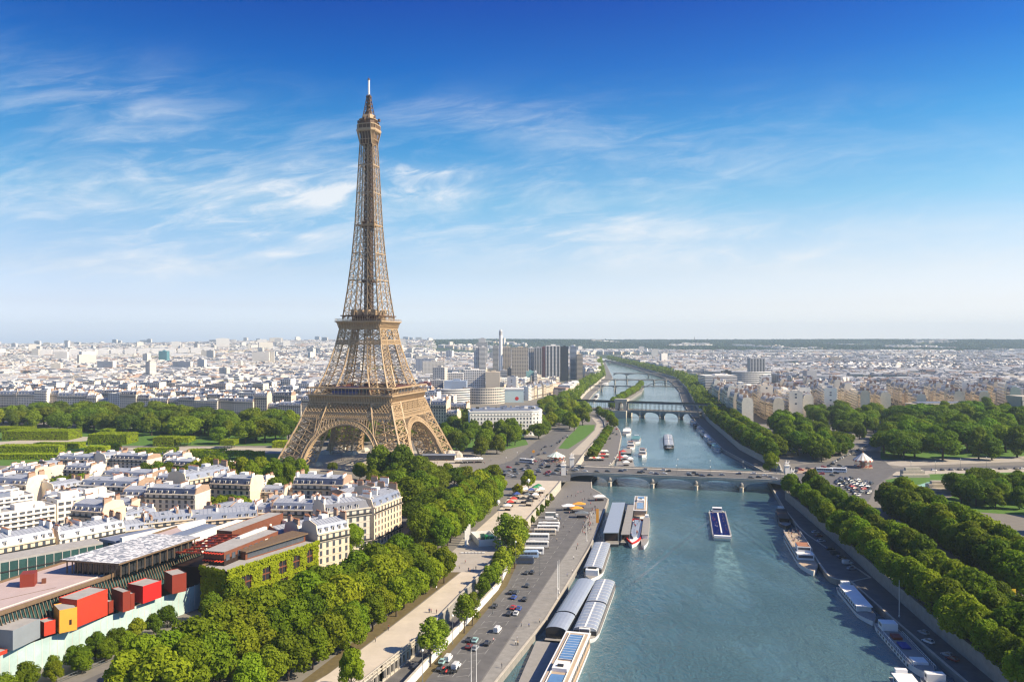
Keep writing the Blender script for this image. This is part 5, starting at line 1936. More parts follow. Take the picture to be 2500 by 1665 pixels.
def fill_houses():
    rnd = random.Random(41)
    spots = [(o.location.x, o.location.y) for o in bpy.data.objects if o.parent is None and o.type == 'MESH' and o.name.startswith(('apartment_house', 'flat_block')) and o.location.y < 620]
    poly = [(-345, 600), (-340, 440), (-262, 352), (-212, 352), (-150, 400), (-118, 425), (-95, 462), (-160, 500), (-200, 575), (-240, 600)]
    n = 0
    for p in scatter_points(poly, 19, 5, 6000):
        if n < 26 and all((p[0] - q[0]) ** 2 + (p[1] - q[1]) ** 2 > 15 ** 2 for q in CLUMP) and all((p[0] - q[0]) ** 2 + (p[1] - q[1]) ** 2 > 17.5 ** 2 for q in spots):
            i = rnd.choice((0, 3, 5, 7, 5, 0))
            c, nm = rnd.choice(TONES)
            house(i, p[0], p[1], rnd.choice((R(60), R(-14), R(-10))), '%s courtyard house, %s from the museum among the zinc roofs' % (nm, nth(n)), 'courtyard houses among the zinc roofs', 0, c, rnd.uniform(.60, .78), rnd.uniform(.95, 1.2), True, 1.1)
            n += 1
fill_houses()

def slab_tower(x0, x1, y, dep, h, wall_m, style, label, rz=0.0, n_floor=None, cat='high-rise', crown=0.0, side=None):
    """high block: walls with real window bands or fins"""
    w = x1 - x0
    root = empty('tower_block', ((x0 + x1) / 2, y + dep / 2, terrain((x0 + x1) / 2, y)), rz)
    tag(root, label, cat)
    mb = MB()
    mb.mat(wall_m).box(-w / 2, w / 2, -dep / 2, dep / 2, -2, h)
    if crown:
        mb.box(-w * .3, w * .3, -dep * .3, dep * .3, h, h + crown)
    mb.box(-w * .12, w * .2, -dep * .2, dep * .2, h, h + 2.4 + crown)
    mb.build('body', root)
    mb = MB()
    mb.mat(M_win)
    fl = n_floor or int(h / 3.1)
    step = h / fl
    if style == 'bands':
        for f in range(fl):
            z = f * step + step * .35
            mb.box(-w / 2 - .06, w / 2 + .06, -dep / 2 - .06, dep / 2 + .06, z, z + step * .45)
    elif style == 'grid':
        nc = max(3, int(w / 3.6))
        for f in range(fl):
            z = f * step + step * .3
            for i in range(nc):
                x = -w / 2 + w * (i + .5) / nc
                mb.box(x - w / nc * .32, x + w / nc * .32, -dep / 2 - .06, -dep / 2 + .05, z, z + step * .5)
            nd = max(2, int(dep / 3.6))
            for i in range(nd):
                yy = -dep / 2 + dep * (i + .5) / nd
                mb.box(w / 2 - .05, w / 2 + .06, yy - dep / nd * .3, yy + dep / nd * .3, z, z + step * .5)
    elif style == 'fins':
        nc = max(3, int(w / 7))
        for i in range(nc):
            x = -w / 2 + w * (i + .5) / nc
            mb.box(x - w / nc * .27, x + w / nc * .27, -dep / 2 - .06, -dep / 2 + .05, 2, h - 2)
        nd = max(2, int(dep / 8))
        for i in range(nd):
            yy = -dep / 2 + dep * (i + .5) / nd
            mb.box(w / 2 - .05, w / 2 + .06, yy - dep / nd * .25, yy + dep / nd * .25, 2, h - 2)
    if mb.f:
        mb.build('window_bands' if style == 'bands' else 'glazing', root)
    if style == 'fins' or style == 'grid':
        mb = MB()
        mb.mat(side or wall_m)
        for f in range(1, fl, 1 if style == 'fins' else 4):
            mb.box(-w / 2 - .12, w / 2 + .12, -dep / 2 - .12, dep / 2 + .12, f * step - .18, f * step + (.25 if style == 'fins' else .1))
        mb.build('floor_edges', root)
    return root

def build_landmarks():
    beige = material('beige_concrete', (0.52, 0.45, 0.36), .85, .05, .2)
    grey = material('grey_concrete', (0.42, 0.42, 0.42), .85, .05, .2)
    white = material('white_concrete', (0.72, 0.70, 0.67), .8, .04, .2)
    dred = material('dark_red_cladding', (0.18, 0.055, 0.055), .6, .05, .2)
    blk = material('black_glass_cladding', (0.035, 0.038, 0.05), .3, .05, .2, 0, .5)
    blue = material('blue_grey_cladding', (0.30, 0.36, 0.46), .5, .05, .2)
    tealm = material('pale_teal_cladding', (0.24, 0.42, 0.40), .4, .05, .2)
    def T(ex0, ex1, etop, y, dep, m, st, lab, **k):
        a, b = (E_(ex0, 0)[0] - CXP) / F * y, (E_(ex1, 0)[0] - CXP) / F * y
        h = CAMH + (HZ - E_(0, etop)[1]) / F * y
        slab_tower(a, b, y, dep, h, m, st, lab, **k)
    T(360, 400, 228, 1980, 26, white, 'grid', 'slim white high-rise slab, first of the tower cluster')
    T(404, 458, 226, 1975, 26, white, 'bands', 'white balconied high-rise beside the slim white slab')
    T(380, 470, 190, 2900, 40, grey, 'grid', 'stepped hazy high-rise behind the white pair', crown=14)
    T(515, 562, 216, 2010, 24, grey, 'bands', 'grey banded high-rise behind the white chimney')
    T(599, 664, 226, 2050, 26, beige, 'grid', 'beige gridded high-rise beside the white chimney')
    T(668, 806, 230, 1820, 30, beige, 'grid', 'widest high-rise, weathered beige grid of windows')
    T(810, 852, 230, 1990, 24, white, 'fins', 'white and dark striped high-rise next to the widest one')
    T(854, 918, 228, 1960, 26, grey, 'fins', 'grey high-rise with pale sunlit side wall')
    T(920, 949, 226, 2060, 30, dred, 'fins', 'dark red high-rise squeezed into the cluster')
    T(952, 1066, 213, 1890, 30, white, 'fins', 'broad dark high-rise with white vertical stripes', side=blk)
    T(1071, 1136, 222, 1980, 30, blk, 'none', 'glossy black glass high-rise in the cluster')
    T(1152, 1203, 220, 2080, 28, blue, 'bands', 'blue grey high-rise beyond the black one')
    T(1207, 1254, 288, 2050, 26, beige, 'bands', 'shorter beige high-rise at the river end of the cluster')
    T(790, 852, 428, 1620, 26, tealm, 'none', 'pale teal office cube with blank front')
    T(854, 880, 430, 1615, 24, white, 'bands', 'white banded office slice beside the teal cube')
    T(636, 668, 400, 1780, 22, blk, 'bands', 'low dark office beside the weathered beige tower')
    T(575, 632, 420, 1600, 26, grey, 'bands', 'grey office block beside the tall beige slab')
    T(275, 452, 415, 1440, 22, white, 'grid', 'wide white office block dotted with small windows')
    T(457, 573, 432, 1420, 34, beige, 'none', 'plain beige slab beside the dotted white office block')
    T(115, 298, 505, 1330, 30, blue, 'none', 'windowless blue grey hall with white end')
    T(0, 108, 500, 1360, 24, grey, 'grid', 'dark gridded office block beside the blue grey hall')
    T(-90, 0, 520, 1340, 24, dred, 'grid', 'reddish gridded office block by the tower silhouette')
    T(0, 115, 452, 1490, 24, white, 'bands', 'white banded block behind the dark gridded office')
    T(120, 270, 440, 1500, 24, white, 'grid', 'white block with gridded front behind the blue grey hall')
    # chimney stack
    y = 1830
    x = (E_(580, 0)[0] - CXP) / F * y
    h = CAMH + (HZ - E_(0, 85)[1]) / F * y
    mb = MB()
    w = 4.3
    mb.mat(white).tube((x, y, 0), (x, y, h - 12), w, w * .93, 14)
    mb.mat(grey).tube((x, y, h - 12), (x, y, h - 3), w * .95, w * .9, 14)
    mb.mat(white).tube((x, y, h - 3), (x, y, h), w * .8, w * .6, 14)
    tag(mb.build('power_chimney'), 'very tall slim white chimney with grey band near its top', 'chimney')
    # curved offices
    def curved(cx, cy, r, a0, a1, h, m, lab, bands, cols, name='curved_office', inner=14):
        root = empty(name, (cx, cy, 0))
        tag(root, lab, 'office building')
        n = 28
        out = [(r * math.cos(R(a0 + (a1 - a0) * i / n)), r * math.sin(R(a0 + (a1 - a0) * i / n))) for i in range(n + 1)]
        rr = r - inner
        inn = [(rr * math.cos(R(a0 + (a1 - a0) * i / n)), rr * math.sin(R(a0 + (a1 - a0) * i / n))) for i in range(n + 1)]
        mb = MB()
        mb.mat(m)
        mb.strip([(p[0], p[1], -1) for p in out], [(p[0], p[1], h) for p in out])
        mb.strip([(p[0], p[1], h) for p in out], [(p[0], p[1], h) for p in inn])
        mb.strip([(p[0], p[1], h) for p in inn], [(p[0], p[1], -1) for p in inn])
        for k in (0, n):
            mb.quad((out[k][0], out[k][1], -1), (out[k][0], out[k][1], h), (inn[k][0], inn[k][1], h), (inn[k][0], inn[k][1], -1))
        k = (r + .3) / r
        mb.strip([(p[0] * k, p[1] * k, h - .6) for p in out], [(p[0] * k, p[1] * k, h + .9) for p in out])
        mb.build('body', root)
        mb = MB()
        mb.mat(M_win)
        k = 1 + .06 / r
        for f in range(bands):
            z = h * (f + .3) / bands
            zz = h * (f + .8) / bands
            for i in range(n):
                t0, t1 = (.12, .88) if cols else (0, 1)
                p, q_ = Vector(out[i]).lerp(Vector(out[i + 1]), t0) * k, Vector(out[i]).lerp(Vector(out[i + 1]), t1) * k
                mb.quad((p.x, p.y, z), (q_.x, q_.y, z), (q_.x, q_.y, zz), (p.x, p.y, zz))
        mb.build('glazing', root)
    curved(-46, 1290, 34, 180, 360, 25, material('pale_concrete', (.62, .56, .47), .85, .05, .2), 'round brownish office with deep square windows', 6, True)
    curved(-100, 1262, 40, 205, 330, 25, white, 'curved white office with dark horizontal window bands', 7, False)
    slab_tower(-156, -132, 1228, 30, 27, white, 'none', 'blank white end block of the curved banded office', cat='office building')
    # glass house with the red mark
    root = empty('glass_pavilion', (2, 1300, 0))
    tag(root, 'pale blue glass pavilion with a red mark on its front', 'office building')
    mb = MB()
    mb.mat(material('pale_blue_glass', (.50, .62, .64), .3, .05, .3, 0, .5)).box(-17, 17, -4, 22, 0, 20.5)
    mb.mat(white).box(-17.6, 17.6, -4.6, 22.6, 20.5, 22.6)
    mb.build('body', root)
    mb = MB()
    mb.mat(M_red).lathe([(3.0, 0), (3.0, .08)], (0, 0, 0), 18)
    s_ = mb.build('red_sign', root)
    s_.rotation_euler = (R(90), 0, 0)
    s_.location = (6, -4.1, 6.5)
    # white corner palace-like house near the tower wood
    root = empty('corner_residence', (-2, 852, 0), R(7))
    tag(root, 'large ornate white corner building with rows of tall windows beyond the tower wood', 'residence')
    mb = MB()
    pts = [(-44, -13), (22, -13), (30, -10), (34, -3), (35, 6), (35, 40), (20, 40), (20, 13), (-44, 13)]
    mb.mat(M_wallw).prism(pts, -1, 25)
    mb.mat(M_wallw)
    cor = [(x * 1.012, y * 1.03) for x, y in pts]
    mb.prism(cor, 21.5, 22.2, bottom=True)
    mb.prism(cor, 25.01, 26.2, bottom=True)
    mb.build('body', root)
    mb = MB()
    mb.mat(M_win)
    fr = pts[:6]
    for a, b in zip(fr, fr[1:]):
        a, b = Vector(a), Vector(b)
        d = (b - a)
        n = max(1, int(d.length / 3.4))
        nn = Vector((d.y, -d.x)).normalized() * .06
        for i in range(n):
            c = a + d * (i + .5) / n + nn
            u = d.normalized() * .75
            for f in range(6):
                z = 1.5 + f * 3.9
                mb.quad((c.x - u.x, c.y - u.y, z), (c.x + u.x, c.y + u.y, z), (c.x + u.x, c.y + u.y, z + 2.2), (c.x - u.x, c.y - u.y, z + 2.2))
    mb.build('glazing', root)
    mb = MB()
    rnd = random.Random(2)
    mb.mat(M_zinc).prism([(x * .93, y * .85) for x, y in pts], 26.2, 28.0)
    for _ in range(26):
        x, y = rnd.uniform(-38, 26), rnd.uniform(-9, 9)
        mb.mat(rnd.choice((M_wallw, M_zinc, M_dark))).cbox((x, y, 28.0), rnd.uniform(1, 4), rnd.uniform(1, 3), rnd.uniform(.8, 2.6))
    mb.build('roof', root)
    # flat white store roof behind it
    mb = MB()
    mb.mat(white).box(-50, 12, 915, 935, -1, 14)
    mb.mat(grey).box(-48, 10, 916, 934, 14, 14.6)
    tag(mb.build('flat_hall'), 'low hall with long white flat roof behind the ornate corner building', 'hall')
    city_row((-60, 905), (-160, 940), .1, 501, 'along the street behind the tower wood', 'street behind the tower wood', True)
    city_row((-55, 1010), (-120, 1030), .2, 502, 'in the short row before the curved offices', 'short row before the curved offices', True)
    city_row((22, 1340), (84, 1560), .3, 503, 'along the quay below the high-rise cluster', 'quay row below the high-rises', True)
    city_row((-20, 1345), (20, 1540), .5, 504, 'in the street behind the glass pavilion', 'street behind the glass pavilion', True)
    city_row((-40, 1560), (60, 1640), .8, 505, 'at the feet of the high-rise cluster', 'feet of the high-rises', False)
    # broadcasting house and neighbours on the far bank
    slab_tower((1832 - CXP) / F * 1950, (1868 - CXP) / F * 1950, 1950, 26, CAMH + (HZ - 874) / F * 1950, grey, 'fins', 'square tower rising from the round broadcasting house')
    curved(548, 1930, 82, 180, 320, 27, white, 'big ring-shaped white broadcasting house around a square tower', 6, False, 'ring_building', 26)
    slab_tower((1722 - CXP) / F * 1560, (1800 - CXP) / F * 1560, 1560, 60, 32, white, 'bands', 'banded white terraced block near the river, dark glass between floors', cat='apartment block')
    slab_tower((1766 - CXP) / F * 1760, (1786 - CXP) / F * 1760, 1760, 20, 34, blk, 'none', 'dark glass block in front of the broadcasting house', cat='office building')
    slab_tower(548, 566, 1480, 22, 45, grey, 'none', 'narrow grey blank slab standing up from the hillside houses', cat='apartment block')
    for i, (px, top, w, yy) in enumerate([(2040, 872, 20, 3300), (1935, 868, 26, 4200), (1700, 866, 18, 4300), (1690, 860, 14, 4700), (1890, 858, 16, 5100), (2350, 860, 18, 4400), (1550, 862, 18, 4800), (1610, 858, 18, 5000), (1660, 856, 16, 4900)]):
        x = (px - CXP) / F * yy
        slab_tower(x - w, x + w, yy, 22, CAMH + (HZ - top) / F * yy - terrain(x, yy), (beige, white)[i % 2], 'bands', '%s pale slab standing out of the distant far bank roofs' % nth(i), cat='apartment block')
    slab_tower((387 - CXP) / F * 3100, (407 - CXP) / F * 3100, 3100, 26, 58, material('turquoise_cladding', (.10, .34, .38), .4, .05, .2), 'bands', 'turquoise office tower among the white roofs', cat='office building')
    # palace wing with tall columns
    root = empty('palace_wing', (648, 985, 0), R(4))
    tag(root, 'stone palace wing with a tall colonnade above the park trees', 'palace')
    mb = MB()
    mb.mat(M_stone).box(-24, 40, -6, 18, -1, 27)
    mb.box(-25, 41, -9.5, 19, 27, 32)
    mb.box(-25, 41, -9.5, -6, -1, 4)
    mb.build('body', root)
    for i in range(9):
        mb = MB()
        mb.mat(M_stone).box(-24 + i * 4.4, -22 + i * 4.4, -9.2, -7.4, 4, 27)
        mb.build('column', root)
    mb = MB()
    mb.mat(M_win).box(-23, 39, -6.06, -6.0, 5, 26)
    mb.build('glazing', root)
    root = empty('stone_pavilion', (566, 1062, 0), R(4))
    tag(root, 'low cream stone building with flat roof behind the park trees', 'building')
    mb = MB()
    mb.mat(M_stone).box(-38, 38, -10, 10, -1, 16)
    mb.box(-39, 39, -11, 11, 16, 17.2)
    mb.mat(M_zinc).box(-30, 34, -6, 6, 17.2, 19)
    mb.build('body', root)
    mb = MB()
    mb.mat(M_win)
    for i in range(14):
        for z in (3, 9.5):
            mb.box(-36 + i * 5.3, -34 + i * 5.3, -10.06, -10, z, z + 4)
    mb.build('glazing', root)
    # masts on the ridge
    mb = MB()
    x, y = (E_(2172, 0)[0] - CXP) / F * 8600, 8600
    mb.mat(M_iron_d).tube((x, y, 100), (x, y, 150), 5, 1.2, 6)
    tag(mb.build('relay_mast'), 'tiny relay mast on the wooded ridge above the river bend', 'mast')
    mb = MB()
    x = (1022 - CXP) / F * 9000
    mb.mat(grey).box(x - 35, x + 35, 9000, 9030, 90, 142)
    tag(mb.build('ridge_building'), 'lone grey block on the wooded ridge beside the tower', 'building')
build_landmarks()
# ---------------------------------------------------------------- roads, walks, bridges, boats
M_line = material('road_paint', (0.34, 0.34, 0.33), .8, .25, 1.0)
M_gravel = material('pale_gravel', (0.40, 0.36, 0.30), .95, .1, .2)
M_steel = material('grey_steel', (0.17, 0.19, 0.20), .5, .1, .5, .2, .5)
M_roofsil = material('silver_roof', (0.40, 0.44, 0.49), .35, .08, .5, .35, .5)
M_hullw = material('white_hull', (0.80, 0.79, 0.77), .4, .06, .4, 0, .5)
M_hulld = material('dark_hull', (0.035, 0.04, 0.045), .45, .1, .4, 0, .5)
M_deck = material('grey_deck', (0.27, 0.26, 0.245), .8, .12, .5)
M_bluedeck = material('blue_seats', (0.020, 0.050, 0.26), .6, .12, .8)
M_teak = material('tan_deck', (0.42, 0.33, 0.24), .8, .1, .5)
M_blueglass = material('blue_roof_glass', (0.12, 0.24, 0.42), .15, .15, .3, 0, .7)
M_poly = paint('white_fabric', (0.80, 0.79, 0.77), .8)

def px_poly(name, pts, mat, z=0.004, conv=None):
    P = [G(*(conv(*p) if conv else p), z) for p in pts]
    return sheet(name, P, mat, z)
def B_(x, y): return (800 + x / 2.549, 1050 + y / 2.549)
def C_(x, y): return (1650 + x / 2.549, 1050 + y / 2.549)
def F_(x, y): return (1650 + x / 2.770, 780 + y / 2.770)
def D_(x, y): return (x / 3.364, 780 + y / 3.364)
def P_(x, y): return (1180 + x / 4.9, 1040 + y / 4.9)

def build_ways():
    # sandy promenade on the left bank
    L = [(-66, 215), (-55.3, 239), (-40.9, 282.5), (-22, 345), (-10, 400), (2, 440), (9, 480), (15, 530), (20, 560)]
    Rr = [(-50, 215), (-40.6, 243.6), (-31.4, 268.8), (-13.6, 340.8), (5, 430), (5.2, 431), (14, 470), (24, 520), (31, 555)]
    ribbon('sandy_walk', [(interp(L, y), y) for y in (215, 240, 270, 300, 340, 345)], [(interp(Rr, y), y) for y in (215, 240, 270, 300, 340, 345)], M_sand, 0.012)
    ribbon('plaza', [(-36, 345), (-27, 385), (-24, 415)], [(-12.3, 345), (-4, 385), (2.4, 415)], M_paving, 0.012)
    ribbon('riverside_walk', [(-20, 415), (-8, 470), (-3, 503), (6, 545), (10, 575)], [(2.4, 415), (13.6, 470), (20.8, 503), (30, 545), (34, 575)], M_sand, 0.012)
    ribbon('dry_verge', [(-66, 220), (-47, 285), (-28, 345)], [(-55.5, 239), (-41.5, 282.5), (-22.5, 345)], M_dirt, 0.008)
    # embankment street
    ribbon('embankment_road', [(-134, 215), (-116, 260), (-104, 289), (-70, 356), (-58, 400), (-48, 450), (-36, 520), (-20, 590)], [(-118, 205), (-100, 245), (-88, 280), (-52, 352), (-44, 395), (-34, 450), (-24, 520), (-6, 585)], M_asph, 0.016)
    # head of the car bridge, left side
    px_poly('junction', [(1215, 1135), (1290, 1112), (1395, 1138), (1392, 1175), (1300, 1172), (1225, 1168)], M_asph, 0.020)
    ribbon('riverside_road', [(-12, 600), (2, 680), (25, 800), (48, 900), (62, 980)], [(6, 600), (19, 680), (41, 800), (64, 900), (80, 980)], M_asph, 0.016)
    ribbon('road_ramp', [(24, 700), (38, 790), (58, 890)], [(34, 700), (48, 790), (70, 890)], M_asph, 0.024)
    ribbon('lawn', [(43, 742), (56, 820), (72, 900), (80, 950)], [(52, 738), (75, 820), (92, 895), (99, 950)], M_lawn, 0.020)
    ribbon('garden_walk', [(50, 700), (77, 820), (93, 895), (102, 960), (104, 1040)], [(64, 700), (88, 820), (103, 895), (113, 965), (115, 1040)], M_gravel, 0.024)
    # forecourt below the tower and park gravel
    px_poly('forecourt', [(690, 1112), (1050, 1098), (1130, 1120), (1120, 1140), (960, 1150), (700, 1150)], M_gravel, 0.008)
    px_poly('gravel_walk', [(-20, 1092), (60, 1087), (212, 1076), (215, 1066), (160, 1066), (-20, 1080)], M_gravel, 0.008)
    px_poly('gravel_walk', [(195, 1100), (300, 1093), (520, 1090), (700, 1094), (700, 1104), (420, 1106), (215, 1116)], M_gravel, 0.010)
    px_poly('lawn', [(-60, 1136), (-60, 1085), (200, 1082), (220, 1120), (180, 1138)], M_lawn, 0.006)
    px_poly('lawn', [(-60, 1078), (-60, 1045), (700, 1045), (700, 1088), (220, 1088), (160, 1075)], M_lawn, 0.004)
    px_poly('lawn', [(230, 1150), (700, 1150), (700, 1108), (430, 1108), (230, 1118)], M_lawn, 0.006)
    px_poly('lawn', [(1050, 1096), (1230, 1098), (1290, 1085), (1270, 1050), (1050, 1030)], M_lawn, 0.006)
    # courtyards and streets among the near houses
    px_poly('side_street', [(905, 1352), (985, 1295), (1000, 1262), (985, 1262), (965, 1290), (890, 1335)], M_asph, 0.012)
    # far bank
    ribbon('tree_terrace', [(150, 215), (157, 286), (163, 349), (168, 400), (182, 526)], [(186, 215), (190, 286), (192, 349), (196, 400), (208, 520)], M_dirt, 0.006)
    ribbon('quay_road', [(172, 215), (176, 286), (180, 330), (190, 400), (203, 490), (207, 530)], [(188, 215), (192, 286), (196, 330), (206, 400), (216, 480), (222, 540)], M_asph, 0.014)
    ribbon('avenue_walk', [(200, 300), (209, 395), (219, 470)], [(226, 300), (232, 395), (240, 470)], M_dirt, 0.010)
    px_poly('roundabout', [(1915, 1205), (1925, 1150), (1955, 1135), (2080, 1118), (2150, 1118), (2190, 1150), (2140, 1185), (2120, 1225), (2060, 1215), (1990, 1195)], M_asph, 0.020)
    px_poly('plaza', [(1945, 1155), (1950, 1143), (1992, 1142), (1990, 1155)], M_brick, 0.026)
    ribbon('hill_avenue', [tuple(G(2040, 1130))[:2], tuple(G(2105, 1096))[:2], tuple(G(2150, 1060))[:2], tuple(G(2165, 1010))[:2]], [tuple(G(2080, 1130))[:2], tuple(G(2125, 1096))[:2], tuple(G(2162, 1060))[:2], tuple(G(2178, 1010))[:2]], M_asph, 0.016)
    ribbon('upper_road', [(226, 650), (233, 766), (268, 1034), (320, 1332)], [(238, 650), (246, 766), (280, 1034), (332, 1332)], M_asph, 0.012)
    px_poly('terrace_walk', [(2150, 1132), (2190, 1124), (2540, 1112), (2560, 1124), (2200, 1138)], M_paving, 0.012)
    px_poly('terrace_walk', [(2160, 1150), (2540, 1143), (2560, 1150), (2190, 1164)], M_gravel, 0.012)
    px_poly('access_road', [(2170, 1143), (2560, 1134), (2560, 1141), (2180, 1151)], M_asph, 0.016)
    px_poly('lawn', [(2160, 1172), (2230, 1158), (2540, 1151), (2560, 1178), (2300, 1180), (2180, 1186)], M_lawn, 0.016)
    px_poly('lawn', [(2250, 1240), (2560, 1262), (2560, 1196), (2360, 1198)], M_lawn, 0.010)
    px_poly('park_ground', [(2150, 1122), (2560, 1112), (2560, 1000), (2150, 1005)], M_lawn, 0.004)
    basin = bpy.data.materials.new('basin_water')
    basin.use_nodes = True
    bb = basin.node_tree.nodes['Principled BSDF']
    bb.inputs['Base Color'].default_value = (.30, .50, .33, 1)
    bb.inputs['Roughness'].default_value = .15
    px_poly('basin', [(2215, 1194), (2265, 1176), (2440, 1172), (2450, 1180), (2330, 1190), (2260, 1197)], basin, 0.024)
    # sunken road between the sandy walk and the parking
    a = [(-39.2, 243.6), (-30.0, 268.8), (-12.1, 340.8), (-4, 380)]
    b = [(-29.3, 247), (-18, 290), (-6, 335), (-2, 365)]
    ys = [215, 243.6, 268.8, 300, 340, 362]
    ribbon('sunken_road', [(interp(a, y), y) for y in ys], [(interp(b, y) - .5, y) for y in ys], M_asph, QUAY_Z + .012)
    ribbon('tree_strip', [(interp(b, y) + .4, y) for y in ys + [400, 440]], [(interp(b, y) + 3.2, y) for y in ys + [400, 440]], M_dirt, QUAY_Z + .012)
    ribbon('parking', [(interp(b, y) + 3.2, y) for y in ys + [400, 440, 500]], [(interp([(-9.7, 245), (35.8, 430), (52, 505)], y), y) for y in ys + [400, 440, 500]], M_asph, QUAY_Z + .008)
    ribbon('quay_walk', [(interp([(-9.2, 245), (36.2, 430), (52, 505)], y), y) for y in (200, 245, 300, 360, 430, 490)], [(interp(Q_L, y) - 1.0, y) for y in (200, 245, 300, 360, 430, 490)], M_stone_d, QUAY_Z + .012)
    # parking bay lines
    mb = MB()
    mb.mat(M_line)
    for y in range(236, 500, 6):
        x0 = interp(b, y) + 3.2 if y < 370 else interp([(-1, 365), (22, 470), (28, 500)], y)
        x1 = interp([(-9.7, 245), (35.8, 430), (52, 505)], y)
        for t0, t1 in ((.16, .36), (.5, .72)):
            p, q_ = Vector((lerp(x0, x1, t0), y, QUAY_Z + .03)), Vector((lerp(x0, x1, t1), y + 1.2, QUAY_Z + .03))
            mb.beam(p, q_, .14, .01)
    for t in (.16, .43, .72):
        for y in range(230, 480, 9):
            x0, x1 = interp(b, y) + 3.2 if y < 370 else interp([(-1, 365), (22, 470)], y), interp([(-9.7, 245), (35.8, 430)], y)
            mb.beam((lerp(x0, x1, t), y, QUAY_Z + .03), (lerp(x0, x1, t) + 1.2, y + 4.5, QUAY_Z + .03), .14, .01)
    kind(mb.build('parking_lines'), 'structure')
    # walls along the sunken road
    def seg_wall(name, line, yy, z0, z1, th, mat, label):
        mb = MB()
        P = [(interp(line, y), y) for y in yy]
        for p, q_ in zip(P, P[1:]):
            mb.mat(mat).beam((p[0], p[1], (z0 + z1) / 2), (q_[0], q_[1], (z0 + z1) / 2), th, z1 - z0)
            mb.mat(M_stone).beam((p[0], p[1], z1 + .1), (q_[0], q_[1], z1 + .1), th + .25, .22)
        return tag(mb.build(name), label, 'wall')
    seg_wall('parking_wall', b, [205, 247, 290, 335, 365], QUAY_Z, -1.6, .5, M_white, 'long low white wall between the parking and the sunken road')
    root = empty('arcade_wall', (0, 0, 0))
    tag(root, 'stone arcade wall with square openings holding up the sandy walk', 'wall')
    mb = MB()
    mb.mat(M_stone)
    line = [(-50, 215), (-40.0, 243.6), (-30.8, 268.8)]
    for y0, y1 in ((205, 243.6), (243.6, 268.8)):
        p, q_ = Vector((interp(line, y0), y0, 0)), Vector((interp(line, y1), y1, 0))
        mb.beam(p + Vector((0, 0, .1)), q_ + Vector((0, 0, .1)), .7, .5)
        mb.beam(p + Vector((0, 0, -.9)), q_ + Vector((0, 0, -.9)), .5, .4)
        mb.beam(p + Vector((0, 0, 1.0)), q_ + Vector((0, 0, 1.0)), .35, .25)
        mb.beam(p + Vector((0, 0, -4.2)), q_ + Vector((0, 0, -4.2)), .6, .7)
        n = int((q_ - p).length / 2.6)
        for i in range(n + 1):
            c = p.lerp(q_, i / n)
            mb.beam((c.x, c.y, -4.4), (c.x, c.y, 1.0), .75, .7)
        mb.mat(M_dark).beam(p + Vector((-1.2, 0, -2.4)), q_ + Vector((-1.2, 0, -2.4)), .2, 4.2)
        mb.mat(M_stone)
    mb.build('pillars_and_rails', root)
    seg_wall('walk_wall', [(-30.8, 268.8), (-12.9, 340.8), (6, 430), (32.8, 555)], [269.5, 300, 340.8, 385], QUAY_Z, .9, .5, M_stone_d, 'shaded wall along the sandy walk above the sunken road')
    seg_wall('quay_bastion', [(6, 430), (32.8, 555), (35, 566)], [396, 430, 470, 510, 555, 563], QUAY_Z, 1.0, .6, M_stone, 'pale wall below the fair stalls, facing the plaza under the bridge')
    mb = MB()
    mb.mat(M_stone).prism([(-4, 378), (0, 376), (2, 384), (-2, 386)], QUAY_Z, 2.4)
    mb.prism([(-4.4, 377.6), (.4, 375.6), (2.4, 384.4), (-2.4, 386.4)], 2.4, 2.8, bottom=True)
    tag(mb.build('stone_pier'), 'brownish stone pier at the end of the slender tree row', 'pier')
build_ways()

def arch_side(mb, x0, x1, y, zt, zs, zc, n=16, flip=False):
    """spandrel wall of one arch between x0 and x1"""
    top, low = [], []
    for i in range(n + 1):
        t = i / n
        x = lerp(x0, x1, t)
        top.append((x, y, zt))
        low.append((x, y, zs + (zc - zs) * math.sqrt(max(0, 1 - (2 * t - 1) ** 2))))
    mb.strip(low, top) if not flip else mb.strip(top, low)
    return low

